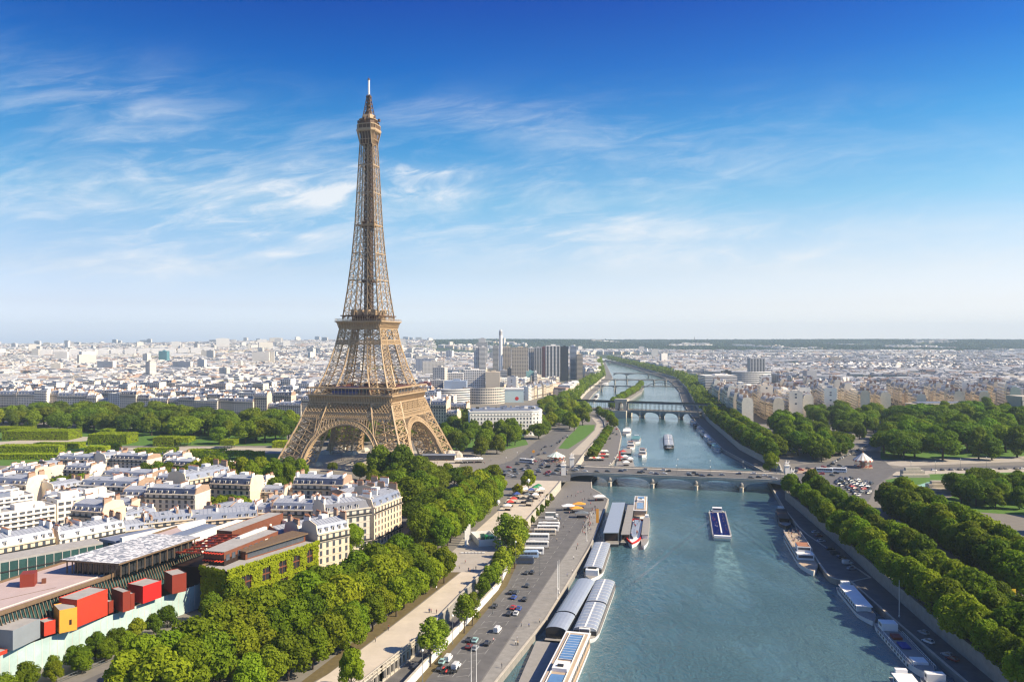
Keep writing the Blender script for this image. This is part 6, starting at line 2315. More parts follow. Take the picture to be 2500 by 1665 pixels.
def bridge(name, p, q, width, zt, zs, zc, piers, label, mat, deck=M_asph, parapet=1.0, pier_w=3.0, pier_m=None, thin=False):
    """arched bridge from p to q (near edge), growing away from the camera"""
    p, q = Vector((*p, 0)), Vector((*q, 0))
    L = (q - p).length
    root = empty(name, (p.x, p.y, 0), math.atan2(q.y - p.y, q.x - p.x))
    tag(root, label, 'bridge')
    mb = MB()
    mb.mat(deck).box(0, L, .4, width - .4, zt - .5, zt)
    mb.mat(M_stone).box(0, L, .4, 4.2, zt, zt + .16)
    mb.box(0, L, width - 4.2, width - .4, zt, zt + .16)
    if width > 20:
        mb.mat(M_line)
        for i in range(int(L / 6)):
            mb.box(i * 6, i * 6 + 2.5, width / 2 - .07, width / 2 + .07, zt + .004, zt + .01)
    mb.build('deck', root)
    edges = [0] + [v for v in piers] + [L]
    for i, (a, b) in enumerate(zip(edges, edges[1:])):
        a2 = a + (pier_w / 2 if i else 0)
        b2 = b - (pier_w / 2 if i < len(edges) - 2 else 0)
        mb = MB()
        mb.mat(mat)
        l1 = arch_side(mb, a2, b2, 0, zt - .05, zs, zc)
        l2 = arch_side(mb, a2, b2, width, zt - .05, zs, zc, flip=True)
        mb.strip(l2, l1)
        for l, o in ((l1, -.18), (l2, .18)):
            for u, v in zip(l, l[1:]):
                mb.beam((u[0], u[1] + o, u[2] + .35), (v[0], v[1] + o, v[2] + .35), .35, .7)
        mb.build('arch', root)
    for x in piers:
        mb = MB()
        w = pier_w / 2
        mb.mat(pier_m or mat).prism([(x - w, -1.0), (x - w * .5, -3.0), (x + w * .5, -3.0), (x + w, -1.0), (x + w, width + 1), (x + w * .5, width + 3), (x - w * .5, width + 3), (x - w, width + 1)], WATER_Z - 2, zs + .6)
        mb.box(x - w, x + w, 0, width, zs + .6, zt - .1)
        mb.mat(M_stone).prism([(x - w * 1.15, -1.1), (x - w * .5, -3.3), (x + w * .5, -3.3), (x + w * 1.15, -1.1)], zs + .3, zs + 1.0, bottom=True)
        mb.mat(M_stone_d).lathe([(.4, 0), (1.3, .6), (1.5, 1.6), (1.0, 2.6), (.3, 3.2)], (x, -.6, zs + 1.0), 8)
        mb.build('pier', root)
    for y in (0, width):
        mb = MB()
        mb.mat(M_stone if width > 30 else M_stone_d).box(0, L, y - .35, y + .35, zt - .25, zt + parapet)
        mb.mat(M_stone).box(0, L, y - .5, y + .5, zt - .55, zt - .25)
        mb.build('parapet', root)
    return root

def build_bridges():
    bridge('stone_bridge', (41.2, 596), (194, 558.5), 35, 1.5, -4.6, .15, [32, 63, 94, 125.5], 'five-arched pale stone road bridge crowded with cars', M_stone)
    # equestrian pylons at its ends
    e = Vector((.971, -.238))
    nrm = Vector((.238, .971))
    o = Vector((41.2, 596))
    for (s, t), lab in zip(((-2.5, -1.5), (-2.5, 36.5), (159.5, -1.5), (159.5, 36.5)), ('white statue pylon at the near tower-side corner of the stone bridge', 'white statue pylon at the tower-side corner towards the carousel', 'white statue pylon at the near garden-side corner of the stone bridge', 'white statue pylon at the garden-side corner by the lone tree')):
        c = o + e * s + nrm * t
        r = empty('statue_pylon', (c.x, c.y, 0))
        tag(r, lab, 'statue', 'bridge statues')
        mb = MB()
        mb.mat(M_wallw).box(-1.7, 1.7, -1.7, 1.7, -5, 7)
        mb.box(-2.1, 2.1, -2.1, 2.1, 7, 7.6)
        mb.build('pedestal', r)
        mb = MB()
        mb.mat(M_wallw)
        mb.loft([[(-1.3, -.5, 8.6), (-1.3, .5, 8.6), (-1.3, .5, 9.6), (-1.3, -.5, 9.6)], [(1.2, -.5, 8.6), (1.2, .5, 8.6), (1.2, .5, 9.7), (1.2, -.5, 9.7)], [(1.9, -.2, 10.2), (1.9, .2, 10.2), (1.7, .2, 10.9), (1.7, -.2, 10.9)]])
        for x in (-1, .9):
            for y in (-.35, .35):
                mb.tube((x, y, 8.7), (x, y, 7.6), .18, .12, 6)
        mb.lathe([(.3, 7.6), (.35, 9), (.45, 10.2), (.2, 10.6), (.28, 10.9), (.05, 11.3)], (-.2, .9, 0), 8)
        mb.build('horse_statue', r)
    # two-level steel bridge
    root = bridge('steel_bridge', (100, 1136), (252, 1070), 22, 3.0, -4.5, 1.6, [31, 84, 112, 138], 'two-level grey steel bridge carrying a railway on columns above its road', M_steel, pier_w=2.6, pier_m=M_stone, parapet=.9)
    L = math.hypot(152, 66)
    mb = MB()
    mb.mat(M_steel)
    mb.box(-40, L + 30, 7, 15, 12.6, 14.4)
    mb.mat(M_dark).box(-40, L + 30, 6.8, 7, 14.4, 15.6)
    mb.box(-40, L + 30, 15, 15.2, 14.4, 15.6)
    mb.mat(M_steel)
    for i in range(-6, 34):
        x = i * 6.0
        for y in (7.6, 14.4):
            mb.beam((x, y, 3), (x, y, 12.6), .45)
    mb.build('railway_viaduct', root)
    mb = MB()
    mb.mat(M_stone).box(44, 66, -6, 28, WATER_Z - 2, 3.2)
    mb.box(47, 51.5, 5, 17, 3.2, 15.2)
    mb.box(59, 63.5, 5, 17, 3.2, 15.2)
    mb.box(46, 64.5, 4.4, 17.6, 15.2, 18.4)
    n = 10
    for y, fl in ((4.9, False), (17.1, True)):
        arch_side(mb, 51.5, 59, y, 15.2, 9.5, 13.8, 10, fl)
    mb.mat(M_dark).lathe([(1.6, 0), (1.8, 2.2), (.4, 3.2)], (55, -4.0, 3.2), 8)
    mb.build('masonry_gate', root)
    # railway bridge behind it
    root = bridge('arched_rail_bridge', (262, 1656), (352, 1640), 10, 6.0, 3.0, 5.2, [], 'slender bowed rail bridge between the island and the far bank', M_steel, parapet=.6)
    mb = MB()
    mb.mat(M_steel)
    W = math.hypot(90, 16)
    prev = None
    for i in range(19):
        t = i / 18
        x, z = W * t, -4 + 18 * math.sin(math.pi * t)
        for y in (0, 10):
            if prev:
                mb.beam((prev[0], y, prev[1]), (x, y, z), .9)
            if 2 < i < 16:
                mb.beam((x, y, min(z, 6)), (x, y, max(z, 6)), .3)
        prev = (x, z)
    mb.build('bow', root)
    bridge('rail_bridge', (160, 1700), (250, 1666), 10, 5.0, 1.6, 4.4, [30, 60], 'low beam bridge between the left quay and the island'.replace('left quay', 'high-rise quay'), M_steel, parapet=.8, pier_m=M_stone)
    bridge('girder_bridge', (222, 1980), (405, 1960), 24, 3.5, .5, 2.6, [34, 64, 94, 130, 158], 'plain low girder bridge at the end of the tree covered island', M_steel, parapet=.9, pier_m=M_stone)
    bridge('arched_road_bridge', (300, 2350), (440, 2335), 20, 4.5, -3, 3.2, [38, 102], 'faint green arched bridge beyond the island', M_steel, parapet=.9)
    bridge('distant_bridge', (360, 3700), (452, 3680), 20, 4.5, -2, 3.2, [30, 60], 'most distant thin bridge at the river bend', M_stone, parapet=.9)
    # island
    mb = MB()
    A = [(146, 1160), (152, 1250), (200, 1440), (252, 1640), (296, 1840)]
    Bq = [(157, 1158), (166, 1250), (215, 1436), (266, 1632), (306, 1842)]
    mb.mat(M_stone_d).prism(A + Bq[::-1], WATER_Z - 1, -3.5)
    kind(mb.build('island'), 'structure')
    rnd = random.Random(21)
    mid = [(150, 1180), (159, 1250), (207, 1440), (258, 1636), (298, 1828)]
    row('slender', mid, 7.5, 14.5, 2.2, '%s tree from the two-level bridge on the narrow island', 'trees on the island', -3.5, tint=(.85, .95, .8), w=13)
build_bridges()

# ---- boats
def hull(mb, L, W, z0, z1, bow=.22, stern=.08, n=14, flare=.92):
    prof_ = []
    for i in range(n + 1):
        t = i / n
        if t > 1 - bow:
            k = (t - (1 - bow)) / bow
            w = max(.04, 1 - k ** 1.9)
        elif t < stern:
            w = .86 + .14 * t / stern
        else:
            w = 1.0
        prof_.append((-L / 2 + L * t, w * W / 2, (z1 - z0) * .22 * max(0, (t - (1 - bow)) / bow)))
    ring = [(x, -w) for x, w, _ in prof_] + [(x, w) for x, w, _ in prof_[::-1]]
    up = [u for _, _, u in prof_] + [u for _, _, u in prof_[::-1]]
    bot = [(x * .97, y * flare, z0) for x, y in ring]
    top = [(x, y, z1 + u) for (x, y), u in zip(ring, up)]
    m = len(ring)
    mb.add(bot + top, [(i, (i + 1) % m, (i + 1) % m + m, i + m) for i in range(m)])
    return [(x * .995, y * .97, z1 + u - .12) for (x, y), u in zip(ring, up)], prof_
def win_row(mb, x0, x1, y, z0, z1, step, frac=.7):
    n = max(1, int((x1 - x0) / step))
    for i in range(n):
        a = x0 + (x1 - x0) * (i + .5 - frac / 2) / n
        b = x0 + (x1 - x0) * (i + .5 + frac / 2) / n
        for s in (-1, 1):
            yy = s * (y + .03)
            vs = [(a, yy, z0), (b, yy, z0), (b, yy, z1), (a, yy, z1)]
            mb.add(vs if s < 0 else vs[::-1], [(0, 1, 2, 3)])

def boat(p, q, W, style, label, bow_far=False, group=None, cat='boat', name='tour_boat', hull_m=None):
    """boat whose ends lie at p (towards the camera) and q; z from the water"""
    p, q = Vector(p), Vector(q)
    a, b = (p, q) if bow_far else (q, p)
    d = b - a
    L = d.length
    c = (a + b) / 2
    root = empty(name, (c.x, c.y, WATER_Z), math.atan2(d.y, d.x))
    tag(root, label, cat, group)
    hm = hull_m or M_hullw
    mb = MB()
    mb.mat(hm)
    fb = 1.5 if style not in ('dining', 'cruise', 'long') else 2.0
    dk, pr = hull(mb, L, W, -.6, fb, .12 if style in ('glass', 'open', 'dining') else .26)
    mb.mat({'dining': M_teak, 'cruise': M_teak, 'open': M_deck}.get(style, M_deck)).add(dk, [tuple(range(len(dk)))])
    mb.mat(M_hulld)
    mb.build('hull', root)
    def arched(x0, x1, w, z0, h, mat_, name, seams=True, n=8):
        mb = MB()
        P = []
        for i in range(n + 1):
            t = math.pi * i / n
            P.append((-w / 2 * math.cos(t), z0 + h * math.sin(t) ** .8))
        mb.mat(mat_).strip([(x0, y, z) for y, z in P], [(x1, y, z) for y, z in P])
        for x in (x0, x1):
            mb.add([(x, y, z) for y, z in P], [tuple(range(n + 1))])
        if seams:
            mb.mat(M_white)
            k = int((x1 - x0) / 3.2)
            for i in range(k + 1):
                x = lerp(x0, x1, i / k)
                for u, v in zip(P, P[1:]):
                    mb.beam((x, u[0], u[1] + .05), (x, v[0], v[1] + .05), .28, .12)
            mb.beam((x0, 0, z0 + h + .08), (x1, 0, z0 + h + .08), w * .07, .12)
        return mb.build(name, root)
    if style == 'glass':
        mb = MB()
        mb.mat(M_glassdark).box(-L * .44, L * .40, -W * .43, W * .43, fb - .2, fb + 1.7)
        mb.mat(M_white)
        for i in range(int(L / 3)):
            x = -L * .44 + L * .84 * i / int(L / 3)
            for s in (-1, 1):
                mb.box(x - .08, x + .08, s * W * .435 - .04, s * W * .435 + .04, fb - .2, fb + 1.7)
        mb.build('saloon', root)
        arched(-L * .44, -L * .03, W * .88, fb + 1.7, 1.3, M_roofsil, 'canopy')
        arched(0, L * .40, W * .88, fb + 1.7, 1.3, M_roofsil, 'canopy')
        mb = MB()
        mb.mat(M_white).box(L * .38, L * .42, -W * .2, W * .2, fb, fb + 2.8)
        mb.mat(M_win).box(L * .418, L * .422, -W * .18, W * .18, fb + 1.5, fb + 2.5)
        mb.build('wheelhouse', root)
    elif style == 'silver':
        mb = MB()
        mb.mat(M_glassdark).box(-L * .45, L * .32, -W * .42, W * .42, fb - .2, fb + 2.0)
        mb.build('saloon', root)
        arched(-L * .45, L * .32, W * .9, fb + 2.0, 1.1, M_roofsil, 'canopy')
        mb = MB()
        mb.mat(M_hullw).box(L * .33, L * .40, -W * .3, W * .3, fb, fb + 2.6)
        mb.mat(M_dark).box(L * .34, L * .36, -W * .2, W * .2, fb + 2.6, fb + 3.2)
        mb.build('wheelhouse', root)
    elif style == 'open':
        mb = MB()
        mb.mat(M_bluedeck)
        n = int(L * .74 / 1.5)
        for i in range(n):
            x = -L * .42 + 1.5 * i
            for y0, y1 in ((-W * .40, -W * .06), (W * .06, W * .40)):
                mb.box(x, x + .7, y0, y1, fb, fb + .75)
                mb.box(x, x + .15, y0, y1, fb + .75, fb + 1.2)
        mb.build('seating', root)
        mb = MB()
        mb.mat(M_bluedeck).box(-L * .44, L * .36, -W * .42, W * .42, fb - .1, fb + .01)
        mb.mat(M_white).box(-L * .38, L * .30, -.35, .35, fb, fb + .9)
        for s in (-1, 1):
            mb.beam((-L * .46, s * W * .46, fb + 1.0), (L * .38, s * W * .46, fb + 1.0), .14)
            for i in range(20):
                mb.beam((-L * .46 + L * .84 * i / 19, s * W * .46, fb), (-L * .46 + L * .84 * i / 19, s * W * .46, fb + 1.0), .1)
        mb.box(-L * .49, -L * .46, -W * .42, W * .42, fb, fb + 1.1)
        mb.build('railing', root)
        mb = MB()
        mb.mat(M_hullw).box(L * .39, L * .44, -W * .28, W * .28, fb, fb + 2.4)
        mb.mat(M_win).box(L * .388, L * .39, -W * .24, W * .24, fb + 1.3, fb + 2.1)
        mb.build('wheelhouse', root)
    elif style == 'dining':
        mb = MB()
        mb.mat(M_teak).box(-L * .46, L * .40, -W * .44, W * .44, fb - .1, fb + 3.0)
        mb.mat(M_win)
        win_row(mb, -L * .44, L * .38, W * .44, fb + .6, fb + 2.4, 3.2, .72)
        mb.mat(M_hullw)
        mb.box(-L * .47, L * .41, -W * .47, W * .47, fb + 3.0, fb + 3.3)
        mb.mat(M_teak).box(-L * .44, L * .38, -W * .40, W * .40, fb + 3.3, fb + 3.45)
        mb.build('saloon', root)
        mb = MB()
        mb.mat(M_blueglass).box(-L * .02, L * .34, -W * .22, W * .22, fb + 3.45, fb + 3.75)
        mb.box(-L * .40, -L * .22, -W * .22, W * .22, fb + 3.45, fb + 3.75)
        mb.mat(M_hullw)
        for i in range(11):
            x = -L * .02 + L * .36 * i / 10
            mb.box(x - .08, x + .08, -W * .23, W * .23, fb + 3.75, fb + 3.82)
        for s in (-1, 1):
            mb.box(-L * .42, L * .36, s * W * .27 - .1, s * W * .27 + .1, fb + 3.45, fb + 3.8)
        mb.build('skylight', root)
        mb = MB()
        mb.mat(M_hullw).box(-L * .18, -L * .08, -W * .25, W * .25, fb + 3.45, fb + 4.6)
        mb.mat(M_dark).box(-L * .16, -L * .14, -W * .1, W * .1, fb + 4.6, fb + 5.1)
        mb.build('machine_house', root)
    elif style == 'cruise':
        mb = MB()
        mb.mat(M_hullw).box(-L * .44, L * .20, -W * .42, W * .42, fb - .1, fb + 2.6)
        mb.mat(M_win)
        win_row(mb, -L * .42, L * .19, W * .42, fb + .8, fb + 2.0, 2.6, .7)
        mb.mat(M_win).box(L * .2, L * .201, -W * .36, W * .36, fb + .9, fb + 2.1)
        mb.build('saloon', root)
        mb = MB()
        mb.mat(M_teak).box(-L * .45, L * .10, -W * .45, W * .45, fb + 2.6, fb + 2.75)
        mb.mat(M_hullw)
        for s in (-1, 1):
            mb.beam((-L * .45, s * W * .44, fb + 3.8), (L * .10, s * W * .44, fb + 3.8), .12)
            for i in range(15):
                x = -L * .45 + L * .55 * i / 14
                mb.beam((x, s * W * .44, fb + 2.7), (x, s * W * .44, fb + 3.8), .09)
        mb.build('sun_deck', root)
        mb = MB()
        mb.mat(M_hullw).box(L * .02, L * .13, -W * .34, W * .34, fb + 2.6, fb + 5.0)
        mb.mat(M_pot).box(L * .01, L * .12, -W * .3, W * .3, fb + 5.0, fb + 5.25)
        mb.mat(M_win).box(L * .13, L * .131, -W * .3, W * .3, fb + 3.5, fb + 4.6)
        mb.build('wheelhouse', root)
    elif style == 'long':
        mb = MB()
        mb.mat(M_hulld)
        win_row(mb, -L * .40, L * .30, W * .49, .7, 1.5, 3.0, .42)
        mb.build('porthole_row', root)
        mb = MB()
        mb.mat(M_hullw).box(-L * .44, -L * .34, -W * .36, W * .36, fb, fb + 2.6)
        mb.mat(M_win)
        win_row(mb, -L * .43, -L * .35, W * .36, fb + 1.2, fb + 2.2, 1.6)
        mb.build('wheelhouse', root)
        mb = MB()
        mb.mat(M_hullw)
        for s in (-1, 1):
            mb.beam((-L * .3, s * W * .45, fb + 1.0), (L * .36, s * W * .45, fb + 1.0), .12)
            for i in range(18):
                x = -L * .3 + L * .66 * i / 17
                mb.beam((x, s * W * .45, fb), (x, s * W * .45, fb + 1.0), .08)
        mb.box(L * .2, L * .30, -W * .3, W * .3, fb, fb + .8)
        mb.mat(M_bluedeck).box(-L * .1, L * .02, -W * .2, W * .2, fb, fb + .5)
        mb.mat(M_darkred).box(-L * .25, -L * .16, -W * .2, W * .2, fb, fb + .8)
        mb.build('deck_fittings', root)
    elif style == 'redrail':
        mb = MB()
        mb.mat(M_hullw).prism([(x * .86, y * .78) for x, y, _ in dk], fb - .1, fb + .5)
        mb.mat(M_roofsil).prism([(x * .7 - L * .04, y * .5) for x, y, _ in dk], fb + .5, fb + 1.6)
        mb.build('inner_deck', root)
        mb = MB()
        mb.mat(M_red)
        k = len(dk)
        for i in range(k):
            u, v = dk[i], dk[(i + 1) % k]
            mb.beam((u[0] * .95, u[1] * .93, fb + .55), (v[0] * .95, v[1] * .93, fb + .55), .5, 1.0)
        mb.build('railing', root)
    elif style.startswith('barge'):
        roof = {'barge': M_deck, 'barge_teal': material('teal_roof', (.10, .24, .25), .5), 'barge_white': M_poly, 'barge_dark': M_dkbrown}[style]
        mb = MB()
        mb.mat(M_hullw if style != 'barge_dark' else M_dkbrown).box(-L * .40, L * .22, -W * .38, W * .38, fb - .1, fb + 2.0)
        mb.mat(M_win)
        win_row(mb, -L * .38, L * .20, W * .38, fb + .5, fb + 1.5, 2.6, .6)
        mb.build('cabin', root)
        mb = MB()
        mb.mat(roof).box(-L * .42, L * .24, -W * .43, W * .43, fb + 2.0, fb + 2.3)
        mb.build('roof', root)
        mb = MB()
        mb.mat(M_hullw).box(-L * .47, -L * .41, -W * .25, W * .25, fb, fb + 3.4)
        mb.mat(M_win).box(-L * .471, -L * .47, -W * .22, W * .22, fb + 2.2, fb + 3.1)
        mb.build('wheelhouse', root)
    return root

def pontoon(pts, z, label, roof=None, rz=2.6, posts=True, name='landing_stage', mat_=None, top=None):
    root = empty(name, (pts[0][0], pts[0][1], 0))
    tag(root, label, 'pontoon')
    o = Vector((pts[0][0], pts[0][1]))
    P = [(p[0] - o.x, p[1] - o.y) for p in pts]
    mb = MB()
    mb.mat(M_hulld).prism(P, WATER_Z - .8, z - .1, top=False)
    mb.mat(top or M_deck).add([(p[0], p[1], z - .1) for p in P], [tuple(range(len(P)))])
    mb.build('float', root)
    c = sum((Vector(p) for p in P), Vector((0, 0))) / len(P)
    if roof:
        I = [tuple(Vector(p).lerp(c, .06)) for p in P]
        mb = MB()
        mb.mat(roof).prism(I, z + rz, z + rz + .35, bottom=True)
        mb.build('roof', root)
        mb = MB()
        mb.mat(mat_ or M_dkbrown).prism([tuple(Vector(p).lerp(c, .16)) for p in P], z - .1, z + rz, top=False)
        mb.build('hall', root)
        for p, q_ in zip(I, I[1:] + I[:1]):
            n = max(1, int((Vector(q_) - Vector(p)).length / 6))
            for i in range(n):
                v = Vector(p).lerp(Vector(q_), i / n).lerp(c, .03)
                m2 = MB()
                m2.mat(M_steel).beam((v.x, v.y, z - .1), (v.x, v.y, z + rz), .3)
                m2.build('post', root)
    return root

def build_boats():
    boat((9.8, 226), (24.6, 284), 9.4, 'dining', 'big beige restaurant boat with blue skylights at the bottom edge', True)
    boat((24.5, 279), (41.0, 347), 9.6, 'glass', 'glass-canopied tour boat alongside the curved grey landing roof')
    boat((34.6, 352), (46.5, 409), 9.4, 'silver', 'silver-roofed tour boat moored bow to stern with the glass-canopied one')
    pontoon([(-2, 226), (7.5, 224), (17.0, 279), (8.5, 281)], -5.6, 'long flat grey landing stage beside the beige restaurant boat', top=M_deck)
    mb_root = pontoon([(11.5, 282), (20.5, 280), (36, 342), (27, 344)], -5.6, 'landing stage with long curved grey roof between quay and glass-canopied boat')
    mb = MB()
    a0, a1 = Vector((15.5, 283)), Vector((31.5, 341))
    d = (a1 - a0).normalized()
    nn = Vector((d.y, -d.x))
    for k, (t0, t1) in enumerate(((0, .27), (.29, 1.0))):
        A, Bq = a0.lerp(a1, t0), a0.lerp(a1, t1)
        ra, rb_ = [], []
        for i in range(9):
            t = math.pi * i / 8
            off, z = -3.9 * math.cos(t), -2.9 + 1.5 * math.sin(t)
            ra.append((A.x + nn.x * off - 11.5, A.y + nn.y * off - 282, z))
            rb_.append((Bq.x + nn.x * off - 11.5, Bq.y + nn.y * off - 282, z))
        mb.mat(M_roofsil).strip(ra, rb_)
        mb.mat(M_glassdark).add(ra, [tuple(range(9))])
        mb.add(rb_, [tuple(range(9))])
    mb.build('roof', mb_root)
    mb = MB()
    mb.mat(M_glassdark).loft([[(a0.x + nn.x * s * 3.6 - 11.5 + d.x * e, a0.y + nn.y * s * 3.6 - 282 + d.y * e, z) for s, e in ((-1, .3), (1, .3), (1, 59), (-1, 59))] for z in (-5.7, -2.9)])
    mb.build('hall', mb_root)
    pontoon([(47.0, 414), (55.4, 414), (71.0, 497), (62.5, 497)], -5.4, 'terminal stage with long flat grey roof where crowds queue', M_roofsil, 5.0, top=M_deck)
    pontoon([(56.8, 417), (61.6, 417), (76.4, 497), (72.2, 497)], -5.4, 'narrow roofed gangway stage beside the terminal stage', M_deck, 3.4)
    boat((61.8, 411), (74.5, 470), 8.2, 'redrail', 'pointed tour boat with red rails beside the terminal stage')
    boat((76.0, 474), (85.0, 524), 8.6, 'dining', 'white tour boat with pale roof moored beyond the red-railed one')
    boat((67.5, 408), (80.0, 472), 4.2, 'barge', 'narrow weathered barge outside the red-railed tour boat', name='barge')
    boat((112.6, 426), (128.5, 500), 10.4, 'open', 'tour boat with rows of blue seats under way in midstream', True)
    boat((154.0, 780), (172.5, 882), 10.6, 'glass', 'glass-roofed tour boat coming upstream beyond the stone bridge', False, None, 'boat', 'tour_boat', M_hulld)
    boat((137.0, 362), (150.5, 430), 9.2, 'cruise', 'white two-decked cruise boat with party on its sun deck')
    boat((156.0, 453), (166.5, 494), 7.0, 'barge_dark', 'dark brown houseboat in the shade below the stone bridge', name='houseboat', hull_m=M_hulld)
    boat((135.6, 299), (142.0, 341), 7.0, 'barge_white', 'white barge with long white awning roof', name='barge')
    boat((131.5, 249), (138.0, 296), 7.6, 'long', 'long white barge with square portholes and open deck', name='barge')
    boat((117.0, 222), (121.5, 250), 7.0, 'barge_white', 'white awning boat cut by the bottom edge', name='barge')
    boat((127.5, 222), (131.0, 249), 7.5, 'long', 'white boat with round canopy at the bottom edge beside the awning boat', name='barge')
    boat((9.5, 196), (15.0, 233), 7.5, 'barge_white', 'small white-roofed boat at the bottom edge below the restaurant boat', name='barge')
    for i, (y, L, W, st) in enumerate([(782, 38, 7, 'barge_teal'), (824, 34, 6.5, 'barge'), (862, 32, 6, 'barge_white'), (898, 30, 6, 'barge'), (940, 36, 6, 'barge'), (984, 34, 6, 'barge_dark'), (1026, 30, 6, 'barge')]):
        x0, x1 = interp(Q_R, y - L / 2) - W / 2 - 1, interp(Q_R, y + L / 2) - W / 2 - 1
        boat((x0, y - L / 2), (x1, y + L / 2), W, st, '%s moored barge from the stone bridge below the quay tree rows' % nth(i), False, 'barges moored beyond the bridge', 'barge', 'barge', M_hulld if i % 2 else None)
    boat((128, 828), (136, 868), 10, 'barge_teal', 'teal-roofed restaurant boat at the landing beyond the bridge', name='restaurant_boat')
    boat((129, 900), (137, 944), 10, 'barge_white', 'white-roofed boat moored behind the teal-roofed one', name='restaurant_boat')
    boat((116, 782), (122, 812), 8, 'cruise', 'stubby white boat between teal-roofed boat and landing pontoon')
    boat((119, 730), (124.5, 756), 7.5, 'cruise', 'small white cruiser alone off the landing pontoon')
    boat((218, 1900), (232, 1960), 14, 'barge_white', 'big white moored ship on the high-rise quay past the island', name='ship')
    for i, y in enumerate((1420, 1480, 1540)):
        x = interp(Q_L, y) + 5
        boat((x, y - 20), (x + 8, y + 20), 6, ('barge', 'barge_dark', 'barge_white')[i], '%s houseboat under the quay trees beyond the two-level bridge' % nth(i), False, 'houseboats beyond the two-level bridge', 'houseboat', 'houseboat')
    pontoon([(88, 672), (103, 668), (110, 730), (97, 734)], -5.6, 'low landing pontoon with red and white stalls just beyond the bridge', top=M_deck)
    pontoon([(104, 752), (112, 750), (118, 782), (110, 785)], -5.6, 'small pontoon between the landing stalls and the stubby white boat', top=M_deck)
build_boats()
# ---------------------------------------------------------------- vehicles, people, street things
M_paint = material('car_paint', (1, 1, 1), .28, 0, 1, 0, .5, use_obj=True)
M_tyre = material('tyre', (0.018, 0.018, 0.018), .85, 0, 1)
M_cloth = material('clothes', (1, 1, 1), .9, 0, 1, use_obj=True)
M_trouser = material('dark_trousers', (0.035, 0.04, 0.06), .9, .05, 1)
M_skin = material('skin', (0.50, 0.30, 0.20), .6, 0, 1)
M_green = paint('green_fabric', (0.02, 0.22, 0.09), .8)
M_cream = paint('cream_fabric', (0.70, 0.62, 0.48), .85)
M_pinkf = paint('red_fabric', (0.50, 0.06, 0.05), .85)
M_bluef = paint('blue_fabric', (0.05, 0.09, 0.30), .85)
M_lampw = paint('white_lamp_globe', (0.85, 0.84, 0.80), .4)

def car_parts(van=False):
    body, glass, wheel = MB(), MB(), MB()
    L, W = (4.9, 1.95) if van else (4.3, 1.78)
    h0 = 1.05 if van else .88
    def ring(x, z0, z1, w):
        return [(x, -w, z0), (x, w, z0), (x, w * 1.0, z1 - .14), (x, w * .9, z1), (x, -w * .9, z1), (x, -w * 1.0, z1 - .14)]
    body.mat(M_paint)
    w = W / 2
    body.loft([ring(-L / 2, .42, h0 - .15, w * .86), ring(-L / 2 + .25, .26, h0, w), ring(0, .24, h0, w), ring(L / 2 - 1.0, .24, h0 - .08, w), ring(L / 2 - .2, .3, h0 - .24, w * .93), ring(L / 2, .42, h0 - .36, w * .8)])
    zt = 2.0 if van else 1.45
    b0, b1, t0, t1 = (-L / 2 + .05, L / 2 - 1.1, -L / 2 + .12, L / 2 - 1.9) if van else (-L / 2 + .25, L / 2 - 1.25, -L / 2 + .85, L / 2 - 2.1)
    wb, wt = w * .9, w * .74
    A = [(b0, -wb, h0 - .02), (b1, -wb, h0 - .02), (b1, wb, h0 - .02), (b0, wb, h0 - .02)]
    T = [(t0, -wt, zt), (t1, -wt, zt), (t1, wt, zt), (t0, wt, zt)]
    (body if van else glass).mat(M_paint if van else M_win).loft([A, T], False, False)
    body.loft([[(x, y, zt - .01) for x, y, _ in T], [(x * .98, y * .9, zt + .06) for x, y, _ in T]])
    for i in range(4):
        body.beam(A[i], T[i], .09)
    glass.mat(M_win)
    if van:
        glass.quad((b1 + .03, -wb * .85, h0 + .05), (b1 + .03, wb * .85, h0 + .05), (t1 + .04, wt * .85, zt - .1), (t1 + .04, -wt * .85, zt - .1))
        for s in (-1, 1):
            glass.box(b1 - 1.2, b1 - .45, s * wb * .97 - .05, s * wb * .97 + .02 * s + .03, h0 + .08, zt - .45)
    wheel.mat(M_tyre).tube((0, -.1, .32), (0, .1, .32), .32, .32, 10)
    wheel.mat(M_zinc).tube((0, -.11, .32), (0, .11, .32), .18, .18, 8)
    return body, glass, wheel, L, W
CARP = {False: car_parts(False), True: car_parts(True)}
CAR_M, CAR_J = {}, {}
for van in (False, True):
    b, g, w, L, W = CARP[van]
    CAR_M[van] = (b.mesh('body'), g.mesh('glazing'), w.mesh('wheel'), L, W)
    j = MB()
    for src in (b, g):
        for f, k in zip(src.f, src.mi):
            j.mat(src.mats[k])
            o = len(j.v)
            j.v.extend([src.v[i] for i in f])
            j.f.append(tuple(range(o, o + len(f))))
            j.mi.append(j.cur)
    j.mat(M_tyre)
    for x in (-L / 2 + .8, L / 2 - .8):
        for y in (-W / 2 + .12, W / 2 - .12):
            j.tube((x, y - .1, .32), (x, y + .1, .32), .32, .32, 8)
    CAR_J[van] = j.mesh('car')
HUE = {'black': (.012, .012, .014), 'dark grey': (.06, .065, .07), 'white': (.60, .60, .60), 'silver': (.28, .30, .32), 'red': (.45, .02, .02), 'blue': (.03, .07, .30), 'pale teal': (.30, .48, .48), 'dark red': (.15, .015, .02), 'dark blue': (.02, .03, .09), 'beige': (.45, .38, .28), 'green': (.04, .20, .09)}
N_CAR = [0]
